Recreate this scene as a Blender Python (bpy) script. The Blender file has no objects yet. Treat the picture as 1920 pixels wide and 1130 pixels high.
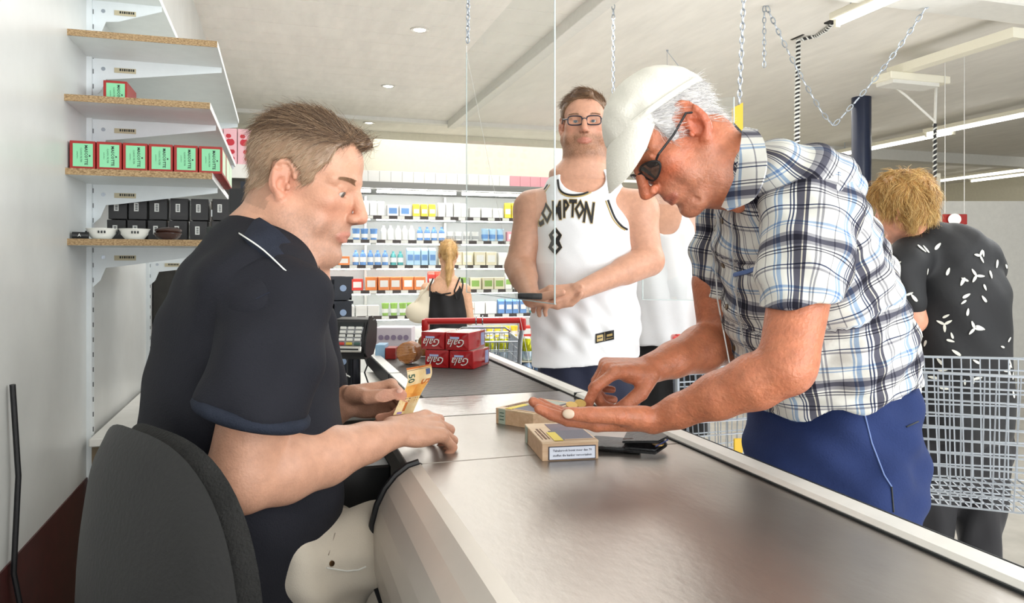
import bpy, bmesh, math, random
import numpy as np
from mathutils import Vector, Matrix, noise as mnoise
from mathutils.bvhtree import BVHTree
random.seed(7); np.random.seed(7)
S = bpy.context.scene
COL = S.collection
PI = math.pi
# ------------------------------------------------------------------ camera, world, light, exposure
TH = math.radians(17.34); FPX = 1400.0; CAMZ = 1.25
RV = Vector((math.cos(TH), -math.sin(TH), 0)); FV = Vector((math.sin(TH), math.cos(TH), 0)); ZV = Vector((0, 0, 1))
cd = bpy.data.cameras.new('camera'); cam = bpy.data.objects.new('camera', cd); COL.objects.link(cam)
cd.sensor_width = 36; cd.lens = FPX/1920*36; cd.shift_y = -65/1920; cd.clip_start = .02; cd.clip_end = 200
cam.location = (0, 0, CAMZ); cam.rotation_euler = (PI/2, 0, -TH)
S.camera = cam
w = bpy.data.worlds.new('world'); S.world = w; w.use_nodes = True
w.node_tree.nodes['Background'].inputs[0].default_value = (.86, .93, 1, 1)
w.node_tree.nodes['Background'].inputs[1].default_value = .75
S.view_settings.view_transform = 'Standard'; S.view_settings.look = 'None'; S.view_settings.gamma = 1
S.view_settings.exposure = .2; S.view_settings.use_curve_mapping = False
S.cycles.use_denoising = True; S.cycles.max_bounces = 7; S.cycles.transparent_max_bounces = 16
S.cycles.sample_clamp_indirect = 6
def area(name, loc, target, sx, sy, power, color=(1, 1, 1)):
    l = bpy.data.lights.new(name, 'AREA'); l.shape = 'RECTANGLE'; l.size = sx; l.size_y = sy; l.energy = power; l.color = color
    o = bpy.data.objects.new(name, l); COL.objects.link(o); o.location = loc
    o.rotation_euler = (Vector(target)-Vector(loc)).to_track_quat('-Z', 'Y').to_euler()
    return o
# daylight through the shop front behind and to the right of the checkout, plus ceiling tubes over the lanes
area('shop_front_daylight', (3.6, -2.2, 2.3), (.8, 1.4, 1.0), 3.2, 1.8, 120, (.93, .97, 1))
area('shop_side_daylight', (4.6, 2.3, 2.7), (.9, 1.6, 1.1), 2.4, 1.2, 62, (.95, .98, 1))
area('entrance_daylight', (-.35, -2.4, 2.2), (.3, 1.6, 1.0), 1.6, 1.6, 13, (1, .98, .95))
area('aisle_light_near', (1.5, 4.5, 2.95), (1.5, 4.5, 0), 2.2, 3.0, 60, (1, .98, .95))
area('aisle_light_far', (3.5, 9.0, 2.95), (3.5, 9.0, 0), 5.0, 5.0, 160, (1, .98, .94))
area('aisle_light_back', (6.5, 15.0, 2.95), (6.5, 15.0, 0), 6.0, 6.0, 220, (1, .97, .92))

area('ceiling_fill', (1.8, -2.9, .5), (1.8, 2.5, 3.2), 4, 1.2, 135, (1, .98, .95))  # added fill lamp aimed up and inward to brighten the ceiling
area('lane_fill', (3.2, 3.0, .05), (3.2, 3.0, 3), 2.5, 5, 45, (1, .98, .95))  # added fill lamp at floor level facing up, no such fixture
def cw(px, py, d):
    "world point seen at photograph pixel (px,py) at depth d"
    return RV*((px-960)/FPX*d) + FV*d + Vector((0, 0, CAMZ+(500-py)/FPX*d))
def xang(px): return math.tan(TH+math.atan((px-960)/FPX))
# ------------------------------------------------------------------ materials
MATS = {}
def mat(name, col, rough=.5, metal=0, noise=0, nscale=20, bump=0, bscale=60, spec=.5, emit=None, estr=0, alpha=None, trans=0, col2=None, stretch=None, coat=0, attr=None, sss=0, coord='Object', ior=None):
    if name in MATS: return MATS[name]
    m = bpy.data.materials.new(name); m.use_nodes = True; MATS[name] = m
    nt = m.node_tree; b = nt.nodes['Principled BSDF']; L = nt.links
    c4 = (*col[:3], 1)
    b.inputs['Base Color'].default_value = c4; b.inputs['Roughness'].default_value = rough; b.inputs['Metallic'].default_value = metal
    b.inputs['Specular IOR Level'].default_value = spec
    if coat: b.inputs['Coat Weight'].default_value = coat; b.inputs['Coat Roughness'].default_value = .15
    if trans: b.inputs['Transmission Weight'].default_value = trans
    if ior: b.inputs['IOR'].default_value = ior
    if alpha is not None: b.inputs['Alpha'].default_value = alpha
    if emit: b.inputs['Emission Color'].default_value = (*emit, 1); b.inputs['Emission Strength'].default_value = estr
    if sss:
        b.inputs['Subsurface Weight'].default_value = sss; b.inputs['Subsurface Radius'].default_value = (.012, .004, .002); b.inputs['Subsurface Scale'].default_value = 1
    tc = nt.nodes.new('ShaderNodeTexCoord'); src = tc.outputs[coord]
    if stretch:
        mp = nt.nodes.new('ShaderNodeMapping'); mp.inputs['Scale'].default_value = stretch; L.new(src, mp.inputs[0]); src = mp.outputs[0]
    base = None
    if attr:
        a = nt.nodes.new('ShaderNodeAttribute'); a.attribute_name = attr; base = a.outputs['Color']
    if noise:
        n = nt.nodes.new('ShaderNodeTexNoise'); n.inputs['Scale'].default_value = nscale; n.inputs['Detail'].default_value = 6; n.inputs['Roughness'].default_value = .6
        L.new(src, n.inputs['Vector'])
        mr = nt.nodes.new('ShaderNodeMapRange'); mr.inputs[1].default_value = .3; mr.inputs[2].default_value = .7
        L.new(n.outputs[0], mr.inputs[0])
        mx = nt.nodes.new('ShaderNodeMix'); mx.data_type = 'RGBA'
        if col2 is not None:
            mx.inputs[6].default_value = c4; mx.inputs[7].default_value = (*col2, 1); L.new(mr.outputs[0], mx.inputs[0])
            if base: L.new(base, mx.inputs[6])
        else:
            mx.blend_type = 'MULTIPLY'; mx.inputs[0].default_value = 1; mx.inputs[6].default_value = c4
            if base: L.new(base, mx.inputs[6])
            mr.inputs[3].default_value = 1-noise; mr.inputs[4].default_value = 1+noise*.5
            L.new(mr.outputs[0], mx.inputs[7])
        L.new(mx.outputs[2], b.inputs['Base Color'])
    elif base: L.new(base, b.inputs['Base Color'])
    if bump:
        n2 = nt.nodes.new('ShaderNodeTexNoise'); n2.inputs['Scale'].default_value = bscale; n2.inputs['Detail'].default_value = 5
        L.new(src, n2.inputs['Vector'])
        bp = nt.nodes.new('ShaderNodeBump'); bp.inputs['Strength'].default_value = bump; bp.inputs['Distance'].default_value = .003
        L.new(n2.outputs[0], bp.inputs['Height']); L.new(bp.outputs[0], b.inputs['Normal'])
    return m
def srgb(r, g, b):
    f = lambda c: (c/255/12.92) if c/255 <= .04045 else ((c/255+.055)/1.055)**2.4
    return (f(r), f(g), f(b))
# ------------------------------------------------------------------ mesh helpers
class MB:
    "collects shapes into one mesh"
    def __init__(s): s.bm = bmesh.new()
    def box(s, c, size, rot=None, bev=0, seg=1):
        r = bmesh.ops.create_cube(s.bm, size=1); vs = r['verts']
        bmesh.ops.scale(s.bm, vec=size, verts=vs)
        if bev:
            es = list({e for v in vs for e in v.link_edges})
            rr = bmesh.ops.bevel(s.bm, geom=es, offset=bev, segments=seg, affect='EDGES', profile=.5)
            vs = list({v for f in rr['faces'] for v in f.verts} | {v for v in vs if v.is_valid})
        if rot is not None: bmesh.ops.transform(s.bm, matrix=rot.to_4x4(), verts=vs)
        bmesh.ops.translate(s.bm, vec=Vector(c), verts=vs); return s
    def cyl(s, a, b, r, r2=None, n=16, caps=True):
        a = Vector(a); b = Vector(b); d = b-a
        g = bmesh.ops.create_cone(s.bm, cap_ends=caps, segments=n, radius1=r, radius2=r if r2 is None else r2, depth=d.length)
        bmesh.ops.transform(s.bm, matrix=Matrix.Translation((a+b)/2) @ d.to_track_quat('Z', 'Y').to_matrix().to_4x4(), verts=g['verts']); return s
    def sph(s, c, r, sc=(1, 1, 1), rot=None, u=16, v=10):
        g = bmesh.ops.create_uvsphere(s.bm, u_segments=u, v_segments=v, radius=r)
        m = Matrix.Diagonal((*sc, 1))
        if rot is not None: m = rot.to_4x4() @ m
        bmesh.ops.transform(s.bm, matrix=Matrix.Translation(Vector(c)) @ m, verts=g['verts']); return s
    def poly(s, pts):
        s.bm.faces.new([s.bm.verts.new(Vector(p)) for p in pts]); return s
    def prism(s, pts, vec):
        "closed outline extruded by vec"
        vec = Vector(vec); A = [s.bm.verts.new(Vector(p)) for p in pts]; B = [s.bm.verts.new(Vector(p)+vec) for p in pts]
        n = len(pts)
        s.bm.faces.new(A[::-1]); s.bm.faces.new(B)
        for i in range(n): s.bm.faces.new((A[i], A[(i+1) % n], B[(i+1) % n], B[i]))
        return s
    def tube(s, pts, r, n=8, closed=False, rr=None):
        pts = [Vector(p) for p in pts]; N = len(pts); rings = []
        up = None
        for i, p in enumerate(pts):
            if closed: t = pts[(i+1) % N]-pts[i-1]
            else: t = pts[min(i+1, N-1)]-pts[max(i-1, 0)]
            if t.length < 1e-9: t = Vector((0, 0, 1))
            t.normalize()
            if up is None:
                up = t.orthogonal().normalized()
            up = (up-t*up.dot(t))
            if up.length < 1e-6: up = t.orthogonal()
            up.normalize(); sd = t.cross(up)
            ri = r if rr is None else rr[i]
            rings.append([s.bm.verts.new(p+(up*math.cos(2*PI*k/n)+sd*math.sin(2*PI*k/n))*ri) for k in range(n)])
        for i in range(N if closed else N-1):
            a = rings[i]; b = rings[(i+1) % N]
            for k in range(n): s.bm.faces.new((a[k], a[(k+1) % n], b[(k+1) % n], b[k]))
        if not closed: s.bm.faces.new(rings[0][::-1]); s.bm.faces.new(rings[-1])
        return s
    def lathe(s, prof, c=(0, 0, 0), n=24, axis=None):
        rings = []
        R = Matrix.Identity(3) if axis is None else Vector(axis).to_track_quat('Z', 'Y').to_matrix()
        for r, z in prof:
            rings.append([s.bm.verts.new(Vector(c)+R @ Vector((max(r, 1e-5)*math.cos(2*PI*k/n), max(r, 1e-5)*math.sin(2*PI*k/n), z))) for k in range(n)])
        for a, b in zip(rings, rings[1:]):
            for k in range(n): s.bm.faces.new((a[k], a[(k+1) % n], b[(k+1) % n], b[k]))
        s.bm.faces.new(rings[0][::-1]); s.bm.faces.new(rings[-1]); return s
    def build(s, name, m, parent=None, smooth=False, fix=True):
        if fix: bmesh.ops.recalc_face_normals(s.bm, faces=s.bm.faces)
        me = bpy.data.meshes.new(name); s.bm.to_mesh(me); s.bm.free()
        return link_mesh(name, me, m, parent, smooth)
def link_mesh(name, me, m, parent=None, smooth=False):
    if smooth:
        me.polygons.foreach_set('use_smooth', [True]*len(me.polygons))
        if smooth != 'all':
            try: me.set_sharp_from_angle(angle=math.radians(38))
            except Exception: pass
    o = bpy.data.objects.new(name, me); COL.objects.link(o)
    if m is not None: me.materials.append(m)
    if parent is not None:
        bpy_parent(o, parent)
    return o
def bpy_parent(o, p):
    o.parent = p; o.matrix_parent_inverse = world_of(p).inverted()
def world_of(o):
    m = o.matrix_basis.copy()
    if o.parent: m = world_of(o.parent) @ o.matrix_parent_inverse @ m
    return m
def tag(o, label=None, cat=None, group=None, kind=None):
    if label: o['label'] = label
    if cat: o['category'] = cat
    if group: o['group'] = group
    if kind: o['kind'] = kind
    return o
def empty(name, loc=(0, 0, 0), label=None, cat=None, group=None, rz=0):
    o = bpy.data.objects.new(name, None); COL.objects.link(o); o.location = loc; o.rotation_euler.z = rz
    o.empty_display_size = .05
    return tag(o, label, cat, group)
def copy_tree(o, parent=None):
    c = o.copy(); COL.objects.link(c)
    if parent is not None: c.parent = parent
    for ch in list(o.children): copy_tree(ch, c)
    return c
def text_mesh(txt, size, depth=0.0, shear=0, res=2, xs=1, bold=0, align='CENTER', spacing=1.0):
    cu = bpy.data.curves.new('t', 'FONT'); cu.body = txt; cu.size = size; cu.extrude = depth; cu.shear = shear
    cu.resolution_u = res; cu.align_x = align; cu.align_y = 'CENTER'; cu.offset = bold; cu.space_character = spacing
    cu.fill_mode = 'FRONT' if depth == 0 else 'BOTH'
    o = bpy.data.objects.new('t', cu); COL.objects.link(o)
    dg = bpy.context.evaluated_depsgraph_get(); dg.update()
    me = bpy.data.meshes.new_from_object(o.evaluated_get(dg))
    bpy.data.objects.remove(o); bpy.data.curves.remove(cu)
    if xs != 1:
        for v in me.vertices: v.co.x *= xs
    return me
def put_text(name, txt, size, origin, xdir, ydir, m, parent, **k):
    me = text_mesh(txt, size, **k)
    x = Vector(xdir).normalized(); y = Vector(ydir).normalized(); z = x.cross(y)
    M = Matrix((x, y, z)).transposed().to_4x4(); M.translation = Vector(origin)
    me.transform(M); me.materials.clear()
    return link_mesh(name, me, m, parent)
def quad(name, c, xv, yv, m, parent, th=.0006):
    "thin flat label glued on a surface: centre, half vectors"
    c = Vector(c); xv = Vector(xv); yv = Vector(yv); n = xv.cross(yv).normalized()*th
    b = MB(); b.prism([c-xv-yv, c+xv-yv, c+xv+yv, c-xv+yv], n); return b.build(name, m, parent)
# ------------------------------------------------------------------ implicit surfaces (smoothly blended solids -> one skin)
def V(*a): return np.array(a, dtype=np.float32)
def nv(v): return np.array([v[0], v[1], v[2]], dtype=np.float32)
class Field:
    def __init__(s, lo, hi, vox):
        s.lo = nv(lo); s.vox = vox; s.n = np.ceil((nv(hi)-s.lo)/vox).astype(int)+1
        s.f = np.full(tuple(s.n), .06, dtype=np.float32)
    def sub(s, lo, hi):
        a = np.clip(np.floor((nv(lo)-s.lo)/s.vox).astype(int), 0, s.n); b = np.clip(np.ceil((nv(hi)-s.lo)/s.vox).astype(int)+1, 0, s.n)
        if np.any(b-a < 1): return None
        ax = [s.lo[i]+s.vox*np.arange(a[i], b[i], dtype=np.float32) for i in range(3)]
        X, Y, Z = np.meshgrid(*ax, indexing='ij'); return (slice(a[0], b[0]), slice(a[1], b[1]), slice(a[2], b[2])), X, Y, Z
    def apply(s, fn, lo, hi, k=.01, op='u'):
        mg = k+s.vox*3+.004
        r = s.sub(nv(lo)-mg, nv(hi)+mg)
        if r is None: return s
        sl, X, Y, Z = r
        d = fn(X, Y, Z); f = s.f[sl]
        if op == 'u':
            if k > 0:
                h = np.maximum(k-np.abs(f-d), 0)/k; s.f[sl] = np.minimum(f, d)-h*h*h*k/6
            else: s.f[sl] = np.minimum(f, d)
        elif op == 's':
            d = -d
            if k > 0:
                h = np.maximum(k-np.abs(f-d), 0)/k; s.f[sl] = np.maximum(f, d)+h*h*h*k/6
            else: s.f[sl] = np.maximum(f, d)
        return s
    def cap(s, a, b, ra, rb=None, k=.01, op='u'):
        a = nv(a); b = nv(b); rb = ra if rb is None else rb; ba = b-a; L = float(ba@ba)+1e-12
        def fn(X, Y, Z):
            x = X-a[0]; y = Y-a[1]; z = Z-a[2]
            h = np.clip((x*ba[0]+y*ba[1]+z*ba[2])/L, 0, 1)
            return np.sqrt((x-h*ba[0])**2+(y-h*ba[1])**2+(z-h*ba[2])**2)-(ra+(rb-ra)*h)
        r = max(ra, rb); return s.apply(fn, np.minimum(a, b)-r, np.maximum(a, b)+r, k, op)
    def ell(s, c, r, axes=None, k=.01, op='u'):
        c = nv(c); r = nv(r)
        A = np.eye(3, dtype=np.float32) if axes is None else np.array([list(v) for v in axes], dtype=np.float32)
        ext = np.abs(A.T*1.0)@r if axes is not None else r
        def fn(X, Y, Z):
            x = X-c[0]; y = Y-c[1]; z = Z-c[2]
            u = A[0, 0]*x+A[0, 1]*y+A[0, 2]*z; v = A[1, 0]*x+A[1, 1]*y+A[1, 2]*z; w_ = A[2, 0]*x+A[2, 1]*y+A[2, 2]*z
            k0 = np.sqrt((u/r[0])**2+(v/r[1])**2+(w_/r[2])**2)
            k1 = np.sqrt((u/r[0]**2)**2+(v/r[1]**2)**2+(w_/r[2]**2)**2)+1e-9
            return k0*(k0-1)/k1
        return s.apply(fn, c-ext, c+ext, k, op)
    def loft(s, st, k=.02, op='u'):
        "stations (centre, half-width vector, half-depth vector); rounded elliptical limb/torso through them"
        for (c0, u0, v0), (c1, u1, v1) in zip(st, st[1:]):
            c0, u0, v0, c1, u1, v1 = map(nv, (c0, u0, v0, c1, u1, v1)); ba = c1-c0; L = float(ba@ba)+1e-12
            a0, a1, b0, b1 = [float(np.linalg.norm(q)) for q in (u0, u1, v0, v1)]
            un = (u0/a0+u1/a1); un /= np.linalg.norm(un); vn = (v0/b0+v1/b1); vn /= np.linalg.norm(vn)
            def fn(X, Y, Z):
                x = X-c0[0]; y = Y-c0[1]; z = Z-c0[2]
                h = np.clip((x*ba[0]+y*ba[1]+z*ba[2])/L, 0, 1)
                x = x-h*ba[0]; y = y-h*ba[1]; z = z-h*ba[2]
                u = x*un[0]+y*un[1]+z*un[2]; v = x*vn[0]+y*vn[1]+z*vn[2]
                t2 = np.maximum(x*x+y*y+z*z-u*u-v*v, 0)
                a = a0+(a1-a0)*h; b = b0+(b1-b0)*h; m = np.minimum(a, b)
                k0 = np.sqrt((u/a)**2+(v/b)**2+t2/(m*m)); k1 = np.sqrt((u/a**2)**2+(v/b**2)**2+t2/m**4)+1e-9
                return k0*(k0-1)/k1
            r = max(a0, a1, b0, b1)
            s.apply(fn, np.minimum(c0, c1)-r, np.maximum(c0, c1)+r, k, op)
        return s
    def cut(s, p, n):
        "remove everything on the +n side of the plane"
        p = nv(p); n = nv(n); n = n/np.linalg.norm(n)
        X, Y, Z = np.meshgrid(*[s.lo[i]+s.vox*np.arange(s.n[i], dtype=np.float32) for i in range(3)], indexing='ij')
        s.f = np.maximum(s.f, (X-p[0])*n[0]+(Y-p[1])*n[1]+(Z-p[2])*n[2]); return s
    def mod(s, fn):
        X, Y, Z = np.meshgrid(*[s.lo[i]+s.vox*np.arange(s.n[i], dtype=np.float32) for i in range(3)], indexing='ij')
        s.f = fn(X, Y, Z, s.f).astype(np.float32); return s
    def mesh(s):
        f = s.f; f[0] = f[-1] = .05; f[:, 0] = f[:, -1] = .05; f[:, :, 0] = f[:, :, -1] = .05
        neg = f < 0
        nx, ny, nz = [i-1 for i in f.shape]
        cnt = np.zeros((nx, ny, nz), np.int8)
        for i in (0, 1):
            for j in (0, 1):
                for k in (0, 1): cnt += neg[i:i+nx, j:j+ny, k:k+nz]
        act = (cnt > 0) & (cnt < 8); idx = np.argwhere(act)
        id3 = -np.ones((nx, ny, nz), np.int64); id3[act] = np.arange(len(idx))
        acc = np.zeros((len(idx), 3)); num = np.zeros(len(idx))
        I, J, K = idx.T
        corner = {(i, j, k): f[I+i, J+j, K+k] for i in (0, 1) for j in (0, 1) for k in (0, 1)}
        for a in corner:
            for ax in range(3):
                if a[ax] == 0:
                    b = list(a); b[ax] = 1; b = tuple(b)
                    fa = corner[a]; fb = corner[b]; m = (fa < 0) != (fb < 0)
                    t = np.where(m, fa/np.where(m, fa-fb, 1), 0)
                    p = np.array(a, float)[None, :].repeat(len(idx), 0); p[:, ax] += t
                    acc[m] += p[m]; num[m] += 1
        P = (acc/num[:, None]+idx)*s.vox+s.lo
        faces = []
        for ax in range(3):
            sl0 = [slice(1, -1)]*3; 
            a = neg; sh = [slice(None)]*3; sh2 = [slice(None)]*3; sh[ax] = slice(0, -1); sh2[ax] = slice(1, None)
            d0 = a[tuple(sh)]; d1 = a[tuple(sh2)]; e = np.argwhere(d0 != d1)
            b1, b2 = [q for q in range(3) if q != ax]
            e = e[(e[:, b1] > 0) & (e[:, b2] > 0) & (e[:, b1] < f.shape[b1]-1) & (e[:, b2] < f.shape[b2]-1)]
            if not len(e): continue
            inside = d0[tuple(e.T)]
            def g(o1, o2):
                q = e.copy(); q[:, b1] += o1; q[:, b2] += o2; return id3[tuple(q.T)]
            q = np.stack([g(-1, -1), g(0, -1), g(0, 0), g(-1, 0)], 1)
            flip = inside if ax != 1 else ~inside
            q[~flip] = q[~flip][:, ::-1]
            faces.append(q)
        F = np.concatenate(faces)
        return P, F
def np_mesh(name, P, F):
    me = bpy.data.meshes.new(name)
    me.vertices.add(len(P)); me.vertices.foreach_set('co', np.asarray(P, dtype=np.float32).ravel())
    me.loops.add(F.size); me.loops.foreach_set('vertex_index', F.ravel().astype(np.int32))
    me.polygons.add(len(F)); me.polygons.foreach_set('loop_start', np.arange(0, F.size, F.shape[1], dtype=np.int32))
    me.polygons.foreach_set('use_smooth', np.ones(len(F), bool))
    me.update(); me.validate(); return me
def join_pf(parts):
    Ps, Fs, off = [], [], 0
    for P, F in parts: Ps.append(P); Fs.append(F+off); off += len(P)
    return np.concatenate(Ps), np.concatenate(Fs)
def set_col(me, name, C):
    a = me.attributes.new(name, 'FLOAT_COLOR', 'POINT'); a.data.foreach_set('color', np.c_[C, np.ones(len(C))].astype(np.float32).ravel())
def set_uv(me, name, UV3):
    a = me.attributes.new(name, 'FLOAT_VECTOR', 'POINT'); a.data.foreach_set('vector', np.asarray(UV3, dtype=np.float32).ravel())
def vnormals(P, F):
    N = np.zeros_like(P); n = np.cross(P[F[:, 2]]-P[F[:, 0]], P[F[:, 3]]-P[F[:, 1]])
    for i in range(4): np.add.at(N, F[:, i], n)
    return N/(np.linalg.norm(N, axis=1, keepdims=True)+1e-12)
# ------------------------------------------------------------------ materials
M_wall = mat('wall_white', srgb(214, 216, 214), .35, noise=.10, nscale=3, bump=.08, bscale=8)
M_ceil = mat('ceiling_paint', srgb(240, 237, 230), .75, noise=.07, nscale=9, bump=.25, bscale=14, stretch=(1, .25, 1))
M_trim = mat('trim_white', srgb(225, 224, 218), .5, noise=.05)
M_floor = mat('floor_tile', srgb(168, 164, 156), .3, noise=.2, nscale=6)
M_skirt = mat('dark_red_paint', srgb(70, 26, 24), .5, noise=.3)
M_steel = mat('counter_steel', srgb(160, 154, 148), .34, metal=.85, noise=.16, nscale=5, bump=.12, bscale=90, stretch=(1, .5, 1))
M_steel2 = mat('bright_steel', srgb(150, 147, 144), .2, metal=.95, noise=.15, nscale=9, bump=.2, bscale=30, stretch=(1, 4, 1))
M_belt = mat('belt_rubber', srgb(84, 78, 74), .38, noise=.25, nscale=30, bump=.3, bscale=200, stretch=(.3, 1, 1), spec=.6)
M_alu = mat('anodised_aluminium', srgb(214, 212, 206), .33, metal=.55, noise=.06)
M_alu2 = mat('rail_white_metal', srgb(232, 231, 226), .38, metal=.1, noise=.06)
M_fascia = mat('fascia_metal', srgb(214, 208, 200), .40, metal=.35, noise=.07, nscale=4)
M_black = mat('black_plastic', srgb(24, 25, 28), .42, noise=.2, nscale=40, bump=.1, bscale=300)
M_navyp = mat('crate_plastic', srgb(26, 32, 44), .45, noise=.2)
M_chair = mat('chair_plastic', srgb(20, 20, 20), .55, noise=.25, nscale=12, bump=.25, bscale=160)
M_chairtop = mat('chair_worn_fabric', srgb(30, 30, 29), .9, noise=.4, nscale=40, bump=.7, bscale=300)
M_shelf = mat('shelf_laminate', srgb(226, 230, 228), .4, noise=.04)
M_brk = mat('bracket_enamel', srgb(222, 228, 230), .35, noise=.04)
M_chip = mat('chipboard_edge', srgb(200, 172, 130), .8, col2=srgb(104, 76, 46), noise=1, nscale=170, stretch=(1, 1, 2.2), bump=.5, bscale=300)
M_mint = mat('mint_print', srgb(134, 208, 160), .5)
M_redc = mat('red_carton', srgb(158, 34, 28), .5, noise=.08)
M_ink = mat('dark_ink', srgb(26, 32, 34), .6)
M_dgreen = mat('green_ink', srgb(28, 74, 58), .6)
M_bbox = mat('black_carton', srgb(26, 25, 27), .4, noise=.2)
M_whitep = mat('white_paper', srgb(226, 227, 222), .6)
M_purple = mat('purple_print', srgb(72, 52, 120), .5)
M_bowl = mat('white_plastic', srgb(228, 227, 220), .35)
M_brownp = mat('brown_lacquer', srgb(62, 38, 30), .22)
M_lab = mat('beige_sticker', srgb(190, 180, 150), .6)
M_chrome = mat('chrome', srgb(200, 206, 212), .18, metal=1)
M_zinc = mat('zinc_chain', srgb(176, 184, 194), .3, metal=.8)
M_redplastic = mat('red_plastic', srgb(196, 34, 30), .3)
M_navypaint = mat('navy_paint', srgb(30, 40, 66), .3)
M_glow = mat('lamp_glow', (1, 1, 1), .5, emit=(1, .97, .9), estr=9)
M_tube = mat('tube_glow', (1, 1, 1), .5, emit=(1, .98, .92), estr=5)
M_frtube = mat('fridge_tube_glow', (1, 1, 1), .5, emit=(1, .99, .96), estr=20)
M_cream = mat('cream_enamel', srgb(236, 232, 214), .5)
def thin_glass(name, refl, tint=(.965, .975, .97)):
    m = bpy.data.materials.new(name); m.use_nodes = True; nt = m.node_tree; nt.nodes.clear()
    o = nt.nodes.new('ShaderNodeOutputMaterial'); mx = nt.nodes.new('ShaderNodeMixShader'); tr = nt.nodes.new('ShaderNodeBsdfTransparent'); gl = nt.nodes.new('ShaderNodeBsdfGlossy')
    mx.inputs[0].default_value = refl; gl.inputs['Roughness'].default_value = .02; tr.inputs[0].default_value = (*tint, 1)
    nt.links.new(tr.outputs[0], mx.inputs[1]); nt.links.new(gl.outputs[0], mx.inputs[2]); nt.links.new(mx.outputs[0], o.inputs[0]); return m
M_plexi = thin_glass('clear_acrylic', .07); M_film = thin_glass('clear_film', .09, (1, 1, 1))
M_pedge = mat('acrylic_edge', srgb(214, 226, 226), .2, alpha=.75, emit=None)
M_wire = mat('thin_cord', srgb(225, 225, 222), .5)
M_yellow = mat('hazard_yellow', srgb(226, 184, 38), .45)
M_wood = mat('cedar_box_wood', srgb(220, 190, 158), .55, col2=srgb(200, 164, 128), noise=1, nscale=14, stretch=(1, 8, 8), bump=.1)
M_pink = mat('pink_carton', srgb(226, 178, 186), .5)
M_apple = mat('apple_red', srgb(186, 36, 52), .5)
M_gala = mat('red_foil', srgb(168, 20, 26), .17, noise=.15, nscale=30, bump=.35, bscale=45, coat=.6)
M_waffle = mat('waffle', srgb(206, 136, 72), .6, col2=srgb(168, 100, 46), noise=1, nscale=60, bump=.7, bscale=90)

def sbox(name, lo, hi, m, parent=None, kind=None, bev=0):
    c = [(a+b)/2 for a, b in zip(lo, hi)]; s_ = [abs(b-a) for a, b in zip(lo, hi)]
    o = MB().box(c, s_, bev=bev).build(name, m, parent)
    if kind: o['kind'] = kind
    return o
ZC = .92; CH = 3.05
# ------------------------------------------------------------------ room shell
sbox('floor', (-3, -3.2, -.1), (14, 24, 0), M_floor, kind='structure')
sbox('ceiling', (-3, -3.2, CH), (14, 24, CH+.1), M_ceil, kind='structure')
wl = sbox('wall_left', (-.65, -3.2, 0), (-.55, 10, CH), M_wall, kind='structure')
sbox('baseboard_left', (-.55, -3.2, 0), (-.546, 2.52, .62), M_skirt, kind='structure')
sbox('wall_back', (-.65, 10, 0), (4.6, 10.1, CH), mat('wall_cream', srgb(228, 224, 206), .7, noise=.05), kind='structure')
sbox('wall_side', (4.5, 10.1, 0), (4.6, 23.9, CH), MATS['wall_cream'], kind='structure')
sbox('wall_far', (4.5, 23.8, 0), (14, 23.9, CH), MATS['wall_cream'], kind='structure')
sbox('wall_right', (13.9, -3.2, 0), (14, 23.9, CH), MATS['wall_cream'], kind='structure')
# ceiling trims: long beam beside the checkout, cross beams, far duct, ceiling planks as shallow battens
sbox('trim_1', (1.98, -3, CH-.10), (2.08, 9.0, CH), M_trim, kind='structure', bev=.004)
sbox('trim_2', (-.55, 9.0, CH-.05), (4.5, 9.12, CH), M_trim, kind='structure')
sbox('trim_3', (4.6, 9.2, CH-.16), (14, 9.4, CH), M_trim, kind='structure')
sbox('trim_4', (3.1, -3, CH-.16), (3.3, 3.6, CH), M_trim, kind='structure', bev=.01)
sbox('trim_5', (3.1, 3.6, CH-.12), (14, 3.9, CH), M_trim, kind='structure', bev=.01)
sbox('trim_6', (4.6, 13.2, CH-.16), (14, 13.5, CH), M_trim, kind='structure')
for i in range(44):
    y = -2.6+i*.27
    o = sbox('ceiling_board', (-.55, y, CH-.006), (1.98, y+.262, CH+.001), M_ceil, bpy.data.objects['ceiling'])
# ------------------------------------------------------------------ ceiling lights
def downlight(px, py, i, lab):
    d = 1.8*FPX/(500-py); p = cw(px, py, d); p.z = CH-.006
    t = empty('ceiling_spot', (p.x, p.y, CH-.006), lab, 'ceiling light', 'recessed ceiling spots')
    MB().lathe([(.072, 0), (.072, -.006), (.06, -.010), (.047, -.004), (.047, 0)], p, 28).build('trim_ring', M_alu, t, True)
    MB().lathe([(.046, -.003), (.036, -.007), (.01, -.009), (.0, -.009)], p, 24).build('lamp_face', M_glow, t, True)
downlight(787, 54, 0, 'round recessed ceiling spot nearest the camera, largest of the three')
downlight(728, 160, 1, 'round recessed ceiling spot in the middle of the row of three')
downlight(692, 229, 2, 'small round recessed ceiling spot farthest back, just above the cashier hair')
def tube_light(x, y0, y1, z, lab, n=1):
    t = empty('fluorescent_lamp', (x, (y0+y1)/2, z), lab, 'ceiling light', 'fluorescent tubes')
    sbox('housing', (x-.05, y0, z+.028), (x+.05, y1, z+.075), M_cream, t, bev=.006)
    for y in (y0+.02, y1-.02): sbox('lamp_holder', (x-.016, y-.012, z-.022), (x+.016, y+.012, z+.028), M_cream, t)
    MB().cyl((x, y0+.03, z), (x, y1-.03, z), .016, n=14).build('tube', M_tube, t, True)
    for y in (y0+.15, y1-.15): MB().cyl((x, y, z+.075), (x, y, CH), .006, n=8).build('hanger', M_zinc, t)
def xy(px, py, z):
    d = (z-CAMZ)*FPX/(500-py); p = cw(px, py, d); return p
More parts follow.
